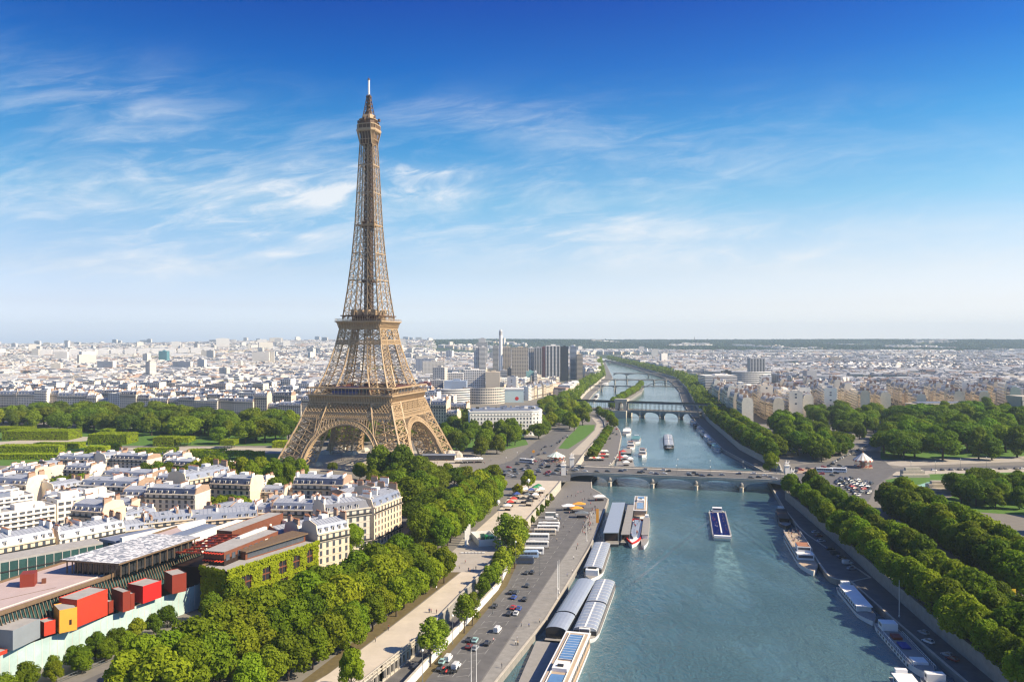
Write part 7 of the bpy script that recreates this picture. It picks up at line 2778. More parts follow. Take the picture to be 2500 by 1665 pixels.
def car(x, y, z, rz, hue, label, group=None, van=False, near=False):
    N_CAR[0] += 1
    nm = 'parked_van' if van else 'car'
    if near:
        bm_, gm, wm, L, W = CAR_M[van]
        o = empty(nm, (x, y, z), rz)
        b = link('body', bm_, o)
        b.color = (*HUE[hue], 1)
        link('glazing', gm, o)
        for dx in (-L / 2 + .8, L / 2 - .8):
            for dy in (-W / 2 + .12, W / 2 - .12):
                link('wheel', wm, o, (dx, dy, 0))
    else:
        o = link(nm, CAR_J[van], None, (x, y, z), rz)
        o.color = (*HUE[hue], 1)
    return tag(o, label, 'van' if van else 'car', group)

def bus_meshes():
    b, g, w = MB(), MB(), MB()
    b.mat(M_paint)
    def ring(x, z0, z1, h):
        return [(x, -h, z0), (x, h, z0), (x, h, z1 - .25), (x, h * .88, z1), (x, -h * .88, z1), (x, -h, z1 - .25)]
    b.loft([ring(-6, .5, 3.2, 1.2), ring(-5.8, .35, 3.4, 1.27), ring(5.5, .35, 3.4, 1.27), ring(5.95, .45, 3.1, 1.2)])
    b.box(-3.5, -1.0, -.7, .7, 3.4, 3.6)
    b.box(2.0, 3.2, -.5, .5, 3.4, 3.52)
    g.mat(M_win)
    for s in (-1, 1):
        for i in range(7):
            g.box(-5.5 + i * 1.55, -4.05 + i * 1.55, s * 1.275 - .02, s * 1.275 + .02, 1.7, 2.85)
    g.quad((5.86, -1.1, 1.35), (5.86, 1.1, 1.35), (5.62, 1.05, 3.0), (5.62, -1.05, 3.0))
    g.box(5.84, 5.97, -1.12, 1.12, 1.3, 2.7)
    g.box(-6.03, -5.9, -.95, .95, 1.9, 2.9)
    w.mat(M_tyre).tube((0, -.14, .5), (0, .14, .5), .5, .5, 12)
    w.mat(M_zinc).tube((0, -.15, .5), (0, .15, .5), .26, .26, 8)
    return b.mesh('body'), g.mesh('glazing'), w.mesh('wheel')
BUS = bus_meshes()
def coach(x, y, z, rz, hue, label, group=None):
    o = empty('coach', (x, y, z), rz)
    b = link('body', BUS[0], o)
    b.color = (*hue, 1)
    link('glazing', BUS[1], o)
    for dx in (-3.6, 3.7):
        for dy in (-1.12, 1.12):
            link('wheel', BUS[2], o, (dx, dy, 0))
    return tag(o, label, 'coach', group)

def person_mesh(pose):
    """one continuous body: pelvis, two legs, chest, head, two arms"""
    me = bpy.data.meshes.new('person')
    st = .14 if pose else .04
    V = [(0, 0, .95), (0, 0, 1.2), (0, .0, 1.42), (0, 0, 1.52), (0, .02, 1.66), (0, .02, 1.76), (-.10, 0, .88), (-.11, st, .48), (-.11, st * .6, .06), (-.11, st * .6 + .12, .03), (.10, 0, .88), (.11, -st, .48), (.11, -st * 1.6, .06), (.11, -st * 1.6 + .12, .03), (-.19, 0, 1.40), (-.24, -st * .5, 1.14), (-.23, st * .4, .90), (.19, 0, 1.40), (.24, st * .5, 1.14), (.23, st * 1.3, .90)]
    Ed = [(0, 1), (1, 2), (2, 3), (3, 4), (4, 5), (0, 6), (6, 7), (7, 8), (8, 9), (0, 10), (10, 11), (11, 12), (12, 13), (2, 14), (14, 15), (15, 16), (2, 17), (17, 18), (18, 19)]
    rad = [.15, .14, .15, .06, .105, .07, .10, .07, .05, .04, .10, .07, .05, .04, .075, .05, .04, .075, .05, .04]
    me.from_pydata(V, Ed, [])
    o = bpy.data.objects.new('person', me)
    COL.objects.link(o)
    md = o.modifiers.new('skin', 'SKIN')
    for i, v in enumerate(me.skin_vertices[0].data):
        v.radius = (rad[i], rad[i] * (.75 if i < 3 else 1))
        v.use_root = i == 0
    o.modifiers.new('sub', 'SUBSURF').levels = 1
    dg = bpy.context.evaluated_depsgraph_get()
    out = bpy.data.meshes.new_from_object(o.evaluated_get(dg))
    bpy.data.objects.remove(o)
    out.name = 'person'
    out.materials.clear()
    for m in (M_cloth, M_trouser, M_skin, M_dark):
        out.materials.append(m)
    for p in out.polygons:
        z, x = p.center.z, abs(p.center.x)
        p.material_index = 1 if z < .93 and x < .19 else (2 if (z < 1.0 and x > .19) or 1.5 < z < 1.70 else (3 if z >= 1.70 else 0))
        p.use_smooth = True
    return out
PM = [person_mesh(0), person_mesh(1)]
SHIRT = [((.75, .74, .72), 'white'), ((.03, .03, .04), 'black'), ((.40, .03, .03), 'red'), ((.05, .10, .30), 'blue'), ((.35, .30, .22), 'beige'), ((.20, .22, .24), 'grey'), ((.55, .30, .30), 'pink')]
def people(spots, z, where, group, rnd, s=1.0):
    cnt = {}
    for p in spots:
        col, nm = rnd.choice(SHIRT)
        k = cnt.get(nm, 0)
        cnt[nm] = k + 1
        o = link('person', rnd.choice(PM), None, (p[0], p[1], z), rnd.uniform(0, 6.28), s * rnd.uniform(.94, 1.06))
        o.color = (*col, 1)
        tag(o, 'person in %s top, %s such %s' % (nm, nth(k), where), 'person', group)

def build_traffic():
    rnd = random.Random(14)
    E0 = Vector((.25, .97))
    hq = math.atan2(.97, .25)
    for i, (x, y, hue, van, lab) in enumerate([
        (1240, 893, 'dark grey', 0, 'dark grey car parked by the stone pier, wall side of a pair'), (1272, 890, 'black', 0, 'black car by the stone pier, river side of a pair'),
        (1243, 972, 'dark grey', 0, 'dark grey car alone below the stone pier'), (1140, 1015, 'black', 0, 'black car against the tree strip beside the blue one'), (1172, 1014, 'dark grey', 0, 'dark grey car behind the blue parked car'),
        (1160, 1045, 'blue', 0, 'bright blue car among dark ones in mid parking'), (1225, 1058, 'black', 0, 'black car by the quay walk facing the blue car'), (1040, 1100, 'black', 0, 'small black car alone on the tree strip edge'),
        (1155, 1110, 'red', 0, 'red car in the middle of the parking'), (1190, 1115, 'blue', 0, 'blue car touching the red and white ones'), (1130, 1148, 'black', 0, 'black car in front of the red car'),
        (1172, 1145, 'white', 0, 'white car next to the red and blue cars'), (1057, 1250, 'white', 1, 'white minivan alone in the lower parking'), (880, 1312, 'black', 0, 'black car beside the pale teal one, wall side'),
        (917, 1312, 'pale teal', 0, 'pale teal car in the lower cluster'), (880, 1352, 'dark red', 0, 'dark red car in the lower cluster'), (918, 1362, 'silver', 0, 'silver car at the front of the lower cluster'),
        (993, 1332, 'black', 0, 'black car set apart from the lower cluster'), (750, 1428, 'white', 1, 'white delivery van near the bottom wall'), (800, 1478, 'white', 1, 'white delivery van next to the motorcycles'),
        (715, 1445, 'pale teal', 0, 'teal car behind the white delivery van'), (700, 1490, 'black', 0, 'black car beside the motorcycles')]):
        p = G(*B_(x, y), QUAY_Z + .03)
        car(p.x, p.y, QUAY_Z + .03, hq + rnd.uniform(-.08, .08), hue, lab, None, bool(van), True)
    for (x, y, hue, lab) in ((555, 1475, 'dark grey', 'dark car driving in the sunken road below the arcade wall'), (672, 1365, 'silver', 'silver car driving in the sunken road behind slender trees')):
        p = G(*B_(x, y), QUAY_Z + .03)
        car(p.x, p.y, QUAY_Z + .03, hq, hue, lab, None, False, True)
    bh = [(.80, .78, .74), (.78, .76, .72), (.66, .58, .46), (.80, .80, .79), (.74, .72, .68), (.78, .77, .75), (.30, .42, .62), (.05, .07, .12), (.20, .18, .15)]
    bn = ['white', 'cream', 'beige', 'plain white', 'off-white', 'white and grey', 'light blue', 'dark blue', 'dark brown']
    for i, (x, y) in enumerate([(1446, 612), (1440, 632), (1424, 655), (1381, 686), (1377, 733), (1348, 775), (1314, 796), (1285, 833), (1440, 597)]):
        p = G(*B_(x, y), QUAY_Z + .02)
        coach(p.x - 6.1, p.y + 1.2, QUAY_Z + .02, rnd.uniform(-.05, .03), bh[i], '%s coach in the parked row behind the slender trees' % bn[i], 'coaches parked on the quay')
    for (x, y, L, H, m, lab) in ((1388, 572, 6.5, 3.0, M_white, 'white box truck parked beyond the coaches'), (1395, 545, 7.5, 3.2, M_steel, 'grey container with pale roof beyond the white box truck')):
        p = G(*B_(x, y), QUAY_Z)
        o = empty('box_truck', (p.x, p.y, QUAY_Z))
        tag(o, lab, 'truck')
        mb = MB()
        mb.mat(m).box(-L / 2, L / 2 - 1.6, -1.2, 1.2, .7, H)
        mb.mat(M_white).box(-L / 2 - .05, L / 2 - 1.55, -1.25, 1.25, H, H + .12)
        mb.build('cargo_box', o)
        mb = MB()
        mb.mat(M_white).box(L / 2 - 1.5, L / 2, -1.1, 1.1, .5, 2.2)
        mb.mat(M_win).box(L / 2 - .02, L / 2 + .03, -1, 1, 1.3, 2.1)
        mb.build('cab', o)
        for dx in (-L / 2 + 1, L / 2 - 1):
            for dy in (-1.05, 1.05):
                link('wheel', BUS[2], o, (dx, dy, 0))
    # traffic on the stone bridge
    e, nn, o0 = Vector((.9715, -.237)), Vector((.237, .9715)), Vector((41.2, 596))
    he = math.atan2(e.y, e.x)
    k = 0
    for lane, (t, d) in enumerate(((8, 1), (11.5, 1), (15, 1), (20, -1), (23.5, -1), (27, -1))):
        s = rnd.uniform(0, 8)
        n = 0
        while s < 152:
            p = o0 + e * s + nn * t
            hue = rnd.choice(['black', 'black', 'white', 'silver', 'dark grey', 'dark blue', 'white'])
            car(p.x, p.y, 1.52, he if d > 0 else he + math.pi, hue, '%s car on the stone bridge, %s from tower end, %s lane' % (hue, nth(n), nth(lane)), 'cars crossing the stone bridge')
            n += 1
            s += rnd.choice((9, 16, 24, 34, 44)) * (1 if lane < 3 else 1.5)
    # crowded junctions
    def lot(poly, dmin, seed, z, ang, where, group, most, hues=('black', 'dark grey', 'white', 'silver', 'dark grey', 'dark blue', 'red', 'black'), conv=None):
        r2 = random.Random(seed)
        P = [tuple(G(*(conv(*p) if conv else p), z))[:2] for p in poly]
        cnt = {}
        for p in scatter_points(P, dmin, seed, most=most):
            hue = r2.choice(hues)
            i = cnt.get(hue, 0)
            cnt[hue] = i + 1
            car(p[0], p[1], z, ang + r2.gauss(0, .12) + (math.pi if r2.random() < .5 else 0), hue, '%s car, %s of its colour %s' % (hue, nth(i), where), group, r2.random() < .06)
    lot([(1225, 1165), (1240, 1138), (1300, 1125), (1385, 1140), (1385, 1168), (1300, 1168)], 6.0, 31, .05, he, 'in the jam near the carousel', 'cars jammed at the tower-side bridge head', 36)
    lot([(1290, 1120), (1330, 1088), (1375, 1062), (1390, 1066), (1345, 1096), (1310, 1126)], 8.0, 32, .05, 1.3, 'on the riverside road past the lawn', 'cars on the riverside road', 12)
    lot([(990, 335), (1010, 300), (1090, 300), (1220, 330), (1200, 400), (1130, 410), (1060, 370)], 4.3, 33, .05, .5, 'packed by the avenue at the far roundabout', 'cars packed at the far roundabout', 56, conv=C_)
    lot([(680, 262), (700, 235), (860, 240), (1000, 205), (1090, 260), (1000, 285), (850, 300), (740, 262)], 7.0, 34, .05, he, 'circling the far roundabout', 'cars circling the far roundabout', 26, conv=C_)
    for i in range(17):
        a, b = G(*F_(1065, 968)), G(*F_(1292, 855))
        p = a.lerp(b, i / 16)
        car(p.x, p.y, .05, math.atan2(b.y - a.y, b.x - a.x), ('silver', 'white', 'dark grey')[i % 3], '%s car from the carousel in the queue down the hill avenue' % nth(i), 'cars queueing on the hill avenue')
    for i in range(12):
        a, b = G(*F_(1750, 1022)), G(*F_(2350, 1012))
        p = a.lerp(b, i / 11 + rnd.uniform(-.02, .02))
        hue = rnd.choice(['black', 'dark grey', 'white', 'dark blue'])
        car(p.x, p.y, .05, math.atan2(b.y - a.y, b.x - a.x), hue, '%s car, %s along the road above the fountain lawn' % (hue, nth(i)), 'cars above the fountain lawn')
    for i, (x, y, hue, van) in enumerate([(870, 640, 'white', 0), (890, 662, 'dark red', 0), (905, 694, 'white', 0), (960, 744, 'black', 0), (990, 772, 'dark grey', 1), (1030, 794, 'dark grey', 0), (1068, 832, 'white', 1), (1095, 866, 'silver', 0), (985, 660, 'black', 0)]):
        p = G(*C_(x, y), QUAY_Z + .01)
        car(p.x, p.y, QUAY_Z + .01, .15, hue, '%s %s, %s from the bridge on the quay by the cruise boat' % (hue, 'van' if van else 'car', nth(i)), 'cars on the far low quay', bool(van), True)
    for i, (x, y, hue, van) in enumerate([(1385, 585, 'white', 1), (1412, 608, 'silver', 1), (1450, 640, 'silver', 1), (1880, 1255, 'white', 0), (1560, 800, 'dark grey', 0)]):
        p = G(*C_(x, y), .03)
        car(p.x, p.y, .03, hq + .1, hue, '%s %s, %s from the bridge between the two tree rows' % (hue, 'van' if van else 'car', nth(i)), 'cars between the tree rows', bool(van), True)
    for i, (x, y, hue) in enumerate([(1540, 1265, 'silver'), (1570, 1320, 'white'), (1690, 1405, 'silver'), (1720, 1430, 'dark red')]):
        p = G(*C_(x, y), QUAY_Z + .01)
        car(p.x, p.y, QUAY_Z + .01, -hq + 3.3, hue, '%s car, %s along the dim quay beside the long porthole barge' % (hue, nth(i)), 'cars beside the porthole barge', False, True)
    lot([(1462, 1020), (1498, 1024), (1510, 1060), (1478, 1080), (1462, 1092), (1452, 1075)], 4.8, 36, QUAY_Z + .02, 1.4, 'parked at the landing beyond the bridge', 'cars at the landing', 46)
    for (x, y, lab, hue) in ((1010, 262, 'long white coach crossing the far roundabout, garden side', (.8, .8, .8)), (925, 262, 'white coach with dark windows behind another at the far roundabout', (.72, .74, .74))):
        p = G(*C_(x, y))
        coach(p.x, p.y, .05, he, hue, lab)
    p = G(*P_(515, 440))
    coach(p.x, p.y, .05, -.5, (.75, .74, .72), 'white coach turning at the junction before the carousel')
    for i, (x, y) in enumerate(((905, 300), (915, 288), (895, 312))):
        p = G(*B_(x, y))
        car(p.x, p.y, .03, 1.0, 'white', '%s white van under the brownish street tree by the ticket booths' % nth(i), None, True)
    for i in range(11):
        p = G(*B_(720 + (i % 6) * 18, 1490 + (i // 6) * 22), QUAY_Z)
        o = empty('motorcycle', (p.x, p.y, QUAY_Z), rnd.uniform(.8, 1.3))
        tag(o, '%s parked motorcycle in the tight bunch at the bottom wall' % nth(i), 'motorcycle', 'motorcycles at the bottom wall')
        mb = MB()
        mb.mat(M_pinkf if i in (0, 7) else M_dark).loft([[(-.7, -.16, .6), (-.7, .16, .6), (-.7, .16, .85), (-.7, -.16, .85)], [(0, -.2, .45), (0, .2, .45), (0, .2, .9), (0, -.2, .9)], [(.5, -.15, .6), (.5, .15, .6), (.5, .15, 1.05), (.5, -.15, 1.05)]])
        mb.beam((.5, -.38, 1.1), (.5, .38, 1.1), .06)
        mb.build('body', o)
        for x in (-.68, .72):
            m2 = MB()
            m2.mat(M_tyre).tube((x, -.07, .32), (x, .07, .32), .32, .32, 10)
            m2.build('wheel', o)

def build_street_things():
    rnd = random.Random(9)
    # people
    def spots(pts, conv, z, jit=.8):
        out = []
        for x, y in pts:
            p = G(*conv(x, y), z)
            out.append((p.x + rnd.uniform(-jit, jit), p.y + rnd.uniform(-jit, jit)))
        return out
    people(spots([(632, 1135), (645, 1136), (658, 1135), (668, 1136), (675, 995), (830, 862), (872, 875), (880, 880), (893, 878), (905, 882), (920, 870), (380, 1250), (392, 1235), (290, 1320), (760, 850), (790, 835), (860, 830), (660, 850)], B_, 0), .012, 'on the sandy walk and plaza', 'people on the sandy walk', rnd)
    people(spots([(1035, 1320), (1207, 1222), (1245, 1225), (1330, 1200), (1190, 1310), (1170, 1340), (1180, 1335), (1190, 1340), (1522, 800), (1540, 745), (1560, 720), (1530, 885), (1500, 910), (1462, 608), (1512, 640), (1430, 690), (1452, 560), (1500, 520), (1380, 740), (1095, 1480)], B_, QUAY_Z), QUAY_Z, 'on the parking and quay walk', 'people on the quay', rnd)
    def crowd(poly, conv, z, n, dmin, seed, where, group):
        P = [tuple(G(*conv(*p), z))[:2] for p in poly]
        people(scatter_points(P, dmin, seed, most=n), z, where, group, rnd)
    crowd([(1575, 640), (1590, 570), (1660, 480), (1690, 490), (1640, 640), (1600, 670)], B_, QUAY_Z + .02, 50, 1.1, 3, 'queueing at the terminal stage', 'queue at the terminal stage')
    crowd([(600, 440), (640, 400), (780, 415), (900, 430), (1000, 450), (960, 480), (820, 470), (620, 470)], P_, .03, 46, 1.6, 4, 'around the carousel by the bridge', 'crowd around the carousel')
    crowd([(1080, 185), (800, 205), (700, 175), (500, 170), (100, 185), (60, 200), (420, 215), (1000, 210)], B_, .01, 60, 2.2, 5, 'on the forecourt below the tower', 'crowd below the tower')
    crowd([(460, 340), (620, 340), (880, 390), (700, 430)], lambda x, y: (1180 + x / 4.9, 1040 + (y + 480) / 4.9), .03, 20, 2.0, 6, 'between the fair stalls', 'people at the fair stalls')
    crowd([(1480, 420), (1600, 380), (1700, 440), (1640, 470)], B_, QUAY_Z, 14, 2.0, 7, 'on the sloping plaza under the bridge', 'people under the bridge')
    # people on the cruise boat and red-railed boat
    people([(lerp(146.2, 150.2, t) + rnd.uniform(-3, 3), lerp(406, 428, t)) for t in [rnd.random() for _ in range(26)]], WATER_Z + 4.75, 'on the sun deck of the cruise boat', 'party on the cruise boat', rnd)
    people([(lerp(65, 73, t) + rnd.uniform(-1.6, 1.6), lerp(424, 464, t)) for t in [rnd.random() for _ in range(16)]], WATER_Z + 3.0, 'standing on the red-railed boat', 'people on the red-railed boat', rnd)
    people([(lerp(114, 126, t) + rnd.choice((-2.6, 2.6)) + rnd.uniform(-1, 1), lerp(432, 490, t)) for t in [rnd.random() for _ in range(30)]], WATER_Z + 1.6, 'aboard the boat with blue seats', 'passengers of the blue-seated boat', rnd, .9)
    # carousels
    def carousel(p, r, h, lab, c1, c2):
        o = empty('carousel', p)
        tag(o, lab, 'carousel')
        n = 24
        mb = MB()
        for i in range(n):
            a, b = 2 * math.pi * i / n, 2 * math.pi * (i + 1) / n
            mb.mat((c1, c2)[i % 2])
            P = [(r, h * .5), (r * .5, h * .72), (r * .08, h * .92)]
            for (ra, za), (rb, zb) in zip(P, P[1:]):
                mb.quad((ra * math.cos(a), ra * math.sin(a), za), (ra * math.cos(b), ra * math.sin(b), za), (rb * math.cos(b), rb * math.sin(b), zb), (rb * math.cos(a), rb * math.sin(a), zb))
            mb.mat(M_pinkf if i % 2 else M_cream)
            mb.quad((r * math.cos(a), r * math.sin(a), h * .42), (r * math.cos(b), r * math.sin(b), h * .42), (r * math.cos(b), r * math.sin(b), h * .5), (r * math.cos(a), r * math.sin(a), h * .5))
        mb.mat(M_orange).lathe([(.4, h * .9), (.15, h), (.02, h * 1.08)], n=8)
        mb.build('canopy', o)
        mb = MB()
        mb.mat(M_brick).lathe([(r * .96, 0), (r * .96, .5)], n=24)
        mb.mat(M_brick).lathe([(r * .25, .5), (r * .28, h * .45)], n=12)
        mb.build('platform', o)
        for i in range(12):
            a = 2 * math.pi * i / 12
            m2 = MB()
            x, y = r * .8 * math.cos(a), r * .8 * math.sin(a)
            m2.mat(M_orange).tube((x, y, .5), (x, y, h * .44), .08, .08, 6)
            m2.mat(rnd.choice((M_wallw, M_pinkf, M_bluef))).loft([[(x - .7, y - .2, 1.1), (x - .7, y + .2, 1.1), (x - .7, y + .2, 1.7), (x - .7, y - .2, 1.7)], [(x + .6, y - .2, 1.2), (x + .6, y + .2, 1.2), (x + .6, y + .2, 1.8), (x + .6, y - .2, 1.8)], [(x + 1.0, y - .1, 1.9), (x + 1.0, y + .1, 1.9), (x + .8, y + .1, 2.3), (x + .8, y - .1, 2.3)]])
            m2.build('horse', o)
    carousel(G(*P_(872, 420)), 7.6, 8.5, 'carousel with pale green striped canopy at the tower-side bridge head', M_poly, paint('pale_green_stripe', (.33, .50, .42), .7))
    carousel(G(*F_(1265, 1000)), 7.4, 12.5, 'carousel with pointed white and tan striped tent at the far roundabout', M_poly, M_stone)
    # tents, stalls, parasols
    def tent(p, w, d, h, m, lab, group, name='market_tent', cat='tent'):
        o = empty(name, p, rnd.uniform(-.3, .3))
        tag(o, lab, cat, group)
        mb = MB()
        mb.mat(m).loft([[(-w / 2, -d / 2, h * .7), (w / 2, -d / 2, h * .7), (w / 2, d / 2, h * .7), (-w / 2, d / 2, h * .7)], [(-w * .1, -d * .08, h), (w * .1, -d * .08, h), (w * .1, d * .08, h), (-w * .1, d * .08, h)]])
        mb.build('canopy', o)
        mb = MB()
        mb.mat(M_steel)
        for sx in (-1, 1):
            for sy in (-1, 1):
                mb.beam((sx * w * .46, sy * d * .46, 0), (sx * w * .46, sy * d * .46, h * .7), .1)
        mb.mat(M_dkbrown).box(-w * .35, w * .35, -d * .2, d * .25, 0, 1.0)
        mb.build('stand', o)
    stall = [(455, 790, M_cream, 'cream'), (500, 780, M_poly, 'white'), (575, 790, M_bluef, 'blue'), (625, 760, M_green, 'dark green'), (660, 740, M_green, 'green'), (690, 780, M_poly, 'white'), (400, 840, M_bluef, 'navy'), (360, 900, M_pinkf, 'red'), (320, 940, M_pinkf, 'brick red'), (520, 850, M_steel, 'grey'), (570, 880, M_dark, 'black'), (620, 850, M_poly, 'white'), (290, 985, M_poly, 'white'), (480, 900, M_dark, 'charcoal'), (650, 800, M_cream, 'cream'), (540, 930, M_dark, 'black')]
    for i, (x, y, m, nm) in enumerate(stall):
        tent(G(*P_(x, y + 25)), 4.6, 3.6, 4.2, m, '%s fair stall, %s of the cluster above the round clipped trees' % (nm, nth(i)), 'fair stalls above the quay')
    for i in range(22):
        x, y = 1290 + (i % 8) * 26 + rnd.uniform(-6, 6), 330 + (i // 8) * 42
        m, nm = rnd.choice(((M_cream, 'cream'), (M_poly, 'white'), (M_pinkf, 'reddish')))
        tent(G(*P_(x, y), QUAY_Z), 4.4, 4.4, 3.6, m, '%s parasol, %s of the terrace between clipped trees and landing' % (nm, nth(i)), 'terrace parasols at the landing', 'parasol', 'parasol')
    for i in range(9):
        a, b = G(*B_(808, 206)), G(*B_(945, 202))
        tent(a.lerp(b, i / 8), 5.6, 4, 4.6, M_poly, '%s white booth from the tower foot in the row of ticket booths' % nth(i), 'ticket booths', 'ticket_booth', 'booth')
    for i, (x, y, m, nm) in enumerate(((1497, 490, M_poly, 'white'), (1565, 478, M_orange, 'orange'), (1548, 505, M_orange, 'orange and grey'), (1580, 535, M_steel, 'grey flat'), (1690, 430, M_poly, 'large white'))):
        tent(G(*B_(x, y + 8), QUAY_Z), 8, 5, 4.0, m, '%s kiosk canopy, %s on the paved quay before the bridge' % (nm, nth(i)), 'kiosks on the paved quay', 'kiosk', 'kiosk')
    for i, (x, y, m, nm) in enumerate(((1560, 1160, M_pinkf, 'red'), (1600, 1150, M_poly, 'white'), (1640, 1170, M_poly, 'white'), (1585, 1110, M_pinkf, 'dark red'), (1610, 1200, M_poly, 'grey white'))):
        tent(G(*E_(x, y), -5.6), 6, 5, 4.4, m, '%s stall, %s on the landing pontoon beyond the bridge' % (nm, nth(i)), 'stalls on the landing pontoon', 'pontoon_stall', 'stall')
    # white exhibition container on the plaza
    p = G(*B_(975, 692))
    o = empty('plaza_pavilion', (p.x, p.y, 0), .28)
    tag(o, 'open white-walled pavilion with green furniture on the plaza', 'pavilion')
    mb = MB()
    mb.mat(M_white)
    for b in ((-5, 5, -9, -8.7), (-5, 5, 8.7, 9), (-5, -4.7, -8.7, 8.7), (4.7, 5, -8.7, 8.7)):
        mb.box(*b, 0, 3.2)
    mb.mat(M_paving).box(-4.7, 4.7, -8.7, 8.7, 0, .1)
    mb.build('walls', o)
    for i in range(6):
        mb = MB()
        mb.mat(M_green if i % 2 else M_teal).cbox((rnd.uniform(-3, 3), -6 + i * 2.4, .1), 2.2, 1.6, rnd.uniform(1, 3.4))
        mb.build('green_unit', o)
    for i in range(4):
        p = G(*B_(858 + i * 8, 720 - i * 14))
        mb = MB()
        mb.mat(M_white).cbox((0, 0, 0), 1.0, .6, 7.5, .3)
        mb.cbox((0, 0, 0), 1.4, 1.0, .4, .3)
        o = mb.build('standing_panel')
        o.location = (p.x, p.y, 0)
        tag(o, '%s upright white panel from the camera beside the plaza pavilion' % nth(i), 'panel', 'white panels on the plaza')
    for i in range(7):
        p = G(*B_(840 + i * 21, 768))
        mb = MB()
        mb.mat(M_white).cbox((0, 0, 0), 1.8, .7, .55)
        mb.cbox((0, 0, .55), 2.0, .9, .08)
        o = mb.build('stone_bench')
        o.location = (p.x, p.y, .012)
        tag(o, '%s white bench block along the front of the plaza' % nth(i), 'bench', 'bench blocks on the plaza')
    # lamps, flagpoles, balloons
    def lamp(p, h, lab, group, arm=True):
        o = empty('street_lamp', p)
        tag(o, lab, 'street lamp', group)
        mb = MB()
        mb.mat(M_steel).tube((0, 0, 0), (0, 0, h), .11, .07, 6)
        mb.tube((0, 0, 0), (0, 0, .7), .22, .16, 8)
        mb.build('pole', o)
        mb = MB()
        mb.mat(M_lampw).lathe([(.05, h - .1), (.32, h + .1), (.36, h + .4), (.2, h + .7), (.03, h + .75)], n=8)
        mb.build('lamp_head', o)
    for i, s in enumerate(range(8, 156, 24)):
        for t, nm in ((2.2, 'camera-side'), (33.0, 'island-side')):
            p = o0b + e0b * s + n0b * t
            lamp((p.x, p.y, 1.66), 7.5, '%s lamp from the tower end on the %s pavement of the stone bridge' % (nth(i), nm), 'lamps on the stone bridge')
    for i, (x, y, z) in enumerate(((1170, 830, 0), (1320, 900, 0), (590, 1568, -4.5), (777, 1330, -4.5), (1028, 1140, -4.5), (1110, 250, 0), (1180, 215, 0))):
        lamp(G(*B_(x, y), z) if x < 1300 else G(*B_(x, y), -4.5), 9.5, '%s tall grey lamp post along parking wall and junction' % nth(i), 'lamps of the left quay'.replace('left', 'tower-side'))
    for i, (x, y) in enumerate(((1590, 1030), (1755, 1030), (1925, 1010), (2100, 1000), (1206, 265 + 640), (1320, 1000))):
        lamp(G(*F_(x, y + 10)), 8.5, '%s lamp from the river around the far roundabout and terrace' % nth(i), 'lamps of the far terrace')
    for i, (x, y, h) in enumerate(((1430, 1050, 14), (1440, 1015, 14), (1432, 990, 12), (893, 1590, 11), (925, 1580, 12), (1612, 690, 10), (1390, 1160, 14))):
        z = QUAY_Z
        p = G(*B_(x, y), z) if i < 6 else G(*C_(x, y), z)
        o = empty('flagpole', p)
        tag(o, '%s slim white pole on the quays' % nth(i), 'flagpole', 'poles on the quays')
        mb = MB()
        mb.mat(M_lampw).tube((0, 0, 0), (0, 0, h), .13, .07, 6)
        mb.tube((0, 0, 0), (0, 0, .5), .3, .3, 8)
        mb.build('pole', o)
    for i, (x, y, z) in enumerate(((1062, 540, 0), (1250, 395, 0))):
        lamp(G(*B_(x, y)), 7, '%s big white globe lamp beside the riverside walk' % ('lower', 'upper')[i], None)
        o = bpy.data.objects[-1] if False else None
        mb = MB()
        mb.mat(M_lampw).lathe([(.1, -1.1), (.8, -.8), (1.1, 0), (.8, .8), (.1, 1.1)], n=12)
        p = G(*B_(x, y))
        b = mb.build('balloon_light', smooth=True)
        b.location = (p.x, p.y, 8.6)
        tag(b, 'white balloon light, %s of two over the riverside walk' % ('lower', 'upper')[i], 'balloon light')
    p = G(*C_(2098, 1075))
    o = empty('yellow_sign', p)
    tag(o, 'yellow square road sign on a post at the picture edge beyond the avenue', 'sign')
    mb = MB()
    mb.mat(material('yellow_sign_paint', (.75, .50, .02), .5, 0)).box(-1.1, 1.1, -.06, .06, 3.2, 5.4)
    mb.build('panel', o)
    mb = MB()
    mb.mat(M_steel).tube((0, .12, 0), (0, .12, 5.2), .08, .08, 6)
    mb.mat(M_bluef).box(-.5, .5, -.05, .05, 2.2, 3.1)
    mb.build('pole', o)
    p = G(*P_(600, 345))
    mb = MB()
    mb.mat(M_orange).tube((0, -.1, 3), (0, .1, 3), 1.3, 1.3, 14)
    mb.mat(M_steel).tube((0, .25, 0), (0, .25, 4), .08, .08, 6)
    o = mb.build('yellow_disc')
    o.location = p
    tag(o, 'round yellow sign in front of the sunken ramp by the carousel', 'sign')
    for (x, y, m, lab) in ((1670, 590, M_orange, 'tall orange feather banner at the terminal stage'), (1812, 195, M_pinkf, 'tall pale red banner at the landing beyond the bridge')):
        p = G(*B_(x, y), QUAY_Z)
        o = empty('feather_banner', p)
        tag(o, lab, 'banner')
        mb = MB()
        mb.mat(M_steel).tube((0, 0, 0), (0, 0, 9.5), .08, .05, 6)
        mb.build('pole', o)
        mb = MB()
        mb.mat(m).prism([(.05, -.03), (1.6, -.03), (1.6, .03), (.05, .03)], 1.2, 9.2, bottom=True)
        mb.build('cloth', o)
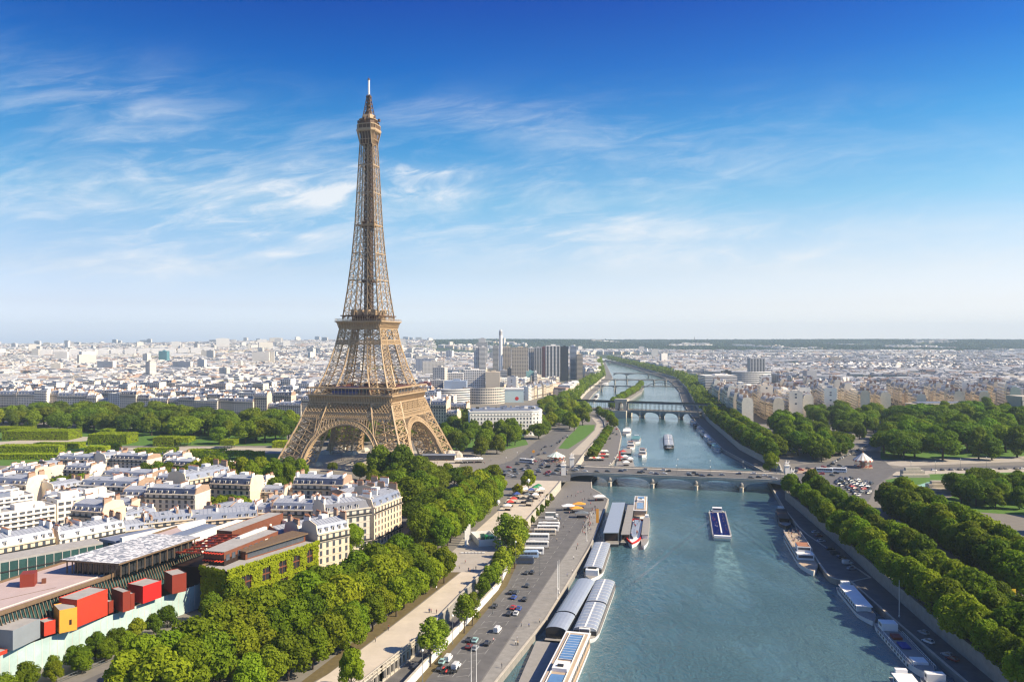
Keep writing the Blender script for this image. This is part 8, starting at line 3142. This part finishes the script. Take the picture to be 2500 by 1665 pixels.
    # stone fountain blocks
    for i, (x, y) in enumerate(((1600, 1060), (1780, 1155))):
        p = G(*F_(x, y))
        mb = MB()
        mb.mat(M_stone).cbox((0, 0, 0), 16, 5, 4.5)
        mb.cbox((0, 0, 4.5), 11, 3, 2)
        mb.cbox((0, -4, 0), 20, 3, 2)
        o = mb.build('fountain_block')
        o.location = p
        tag(o, 'stone fountain block %s' % ('at the head of the lawn', 'inside the green basin')[i], 'fountain')
    # rough rock grotto and kiosk at the far tower foot, railing lines along the museum street
    mb = MB()
    for _ in range(7):
        mb.mat(M_stone).lathe([(.5, -1), (rnd.uniform(4, 6), 0), (rnd.uniform(3.5, 5), rnd.uniform(2, 3)), (1.2, rnd.uniform(4.5, 6.5))], (rnd.uniform(-7, 7), rnd.uniform(-4, 4), 0), 7)
    o = mb.build('rock_mound')
    o.location = G(1100, 1116)
    tag(o, 'pale rocky mound at the foot of the tower leg by the wood', 'rock mound')
    mb = MB()
    mb.mat(M_dkbrown).box(-13, 13, -4, 4, 0, 4)
    mb.mat(M_zinc).box(-14, 14, -5, 5, 4, 4.5)
    mb.mat(M_win).box(-12, 12, -4.06, -4.0, 1, 3)
    o = mb.build('snack_pavilion')
    o.location = G(1072, 1122)
    tag(o, 'low dark pavilion between rocky mound and tower leg', 'pavilion')
    mb = MB()
    mb.mat(M_steel)
    a, b = G(149, 1665), G(560, 1490)
    n = 26
    for i in range(-3, n + 1):
        p = a.lerp(b, i / n)
        mb.beam((p.x, p.y, 0), (p.x, p.y, 1.4), .1)
    for z in (.5, 1.35):
        mb.beam((*a.lerp(b, -3 / n).xy, z), (b.x, b.y, z), .1)
    tag(mb.build('railing'), 'long thin railing between street and museum trees', 'railing')
e0b, n0b, o0b = Vector((.9715, -.237)), Vector((.237, .9715)), Vector((41.2, 596))
build_traffic()
build_street_things()
# ---------------------------------------------------------------- air
def build_haze():
    m = bpy.data.materials.new('haze_air')
    m.use_nodes = True
    t = m.node_tree
    t.nodes.remove(t.nodes['Principled BSDF'])
    v = t.nodes.new('ShaderNodeVolumePrincipled')
    v.inputs['Color'].default_value = (0.64, 0.83, 1.0, 1)
    v.inputs['Density'].default_value = HAZE
    v.inputs['Anisotropy'].default_value = 0.0
    t.links.new(v.outputs[0], t.nodes['Material Output'].inputs['Volume'])
    mb = MB()
    mb.box(-9500, 9500, -1500, 11500, -9.5, 340)
    kind(mb.build('haze', mat=m), 'stuff')
    m.cycles.homogeneous_volume = True
HAZE = 6.5e-5
build_haze()
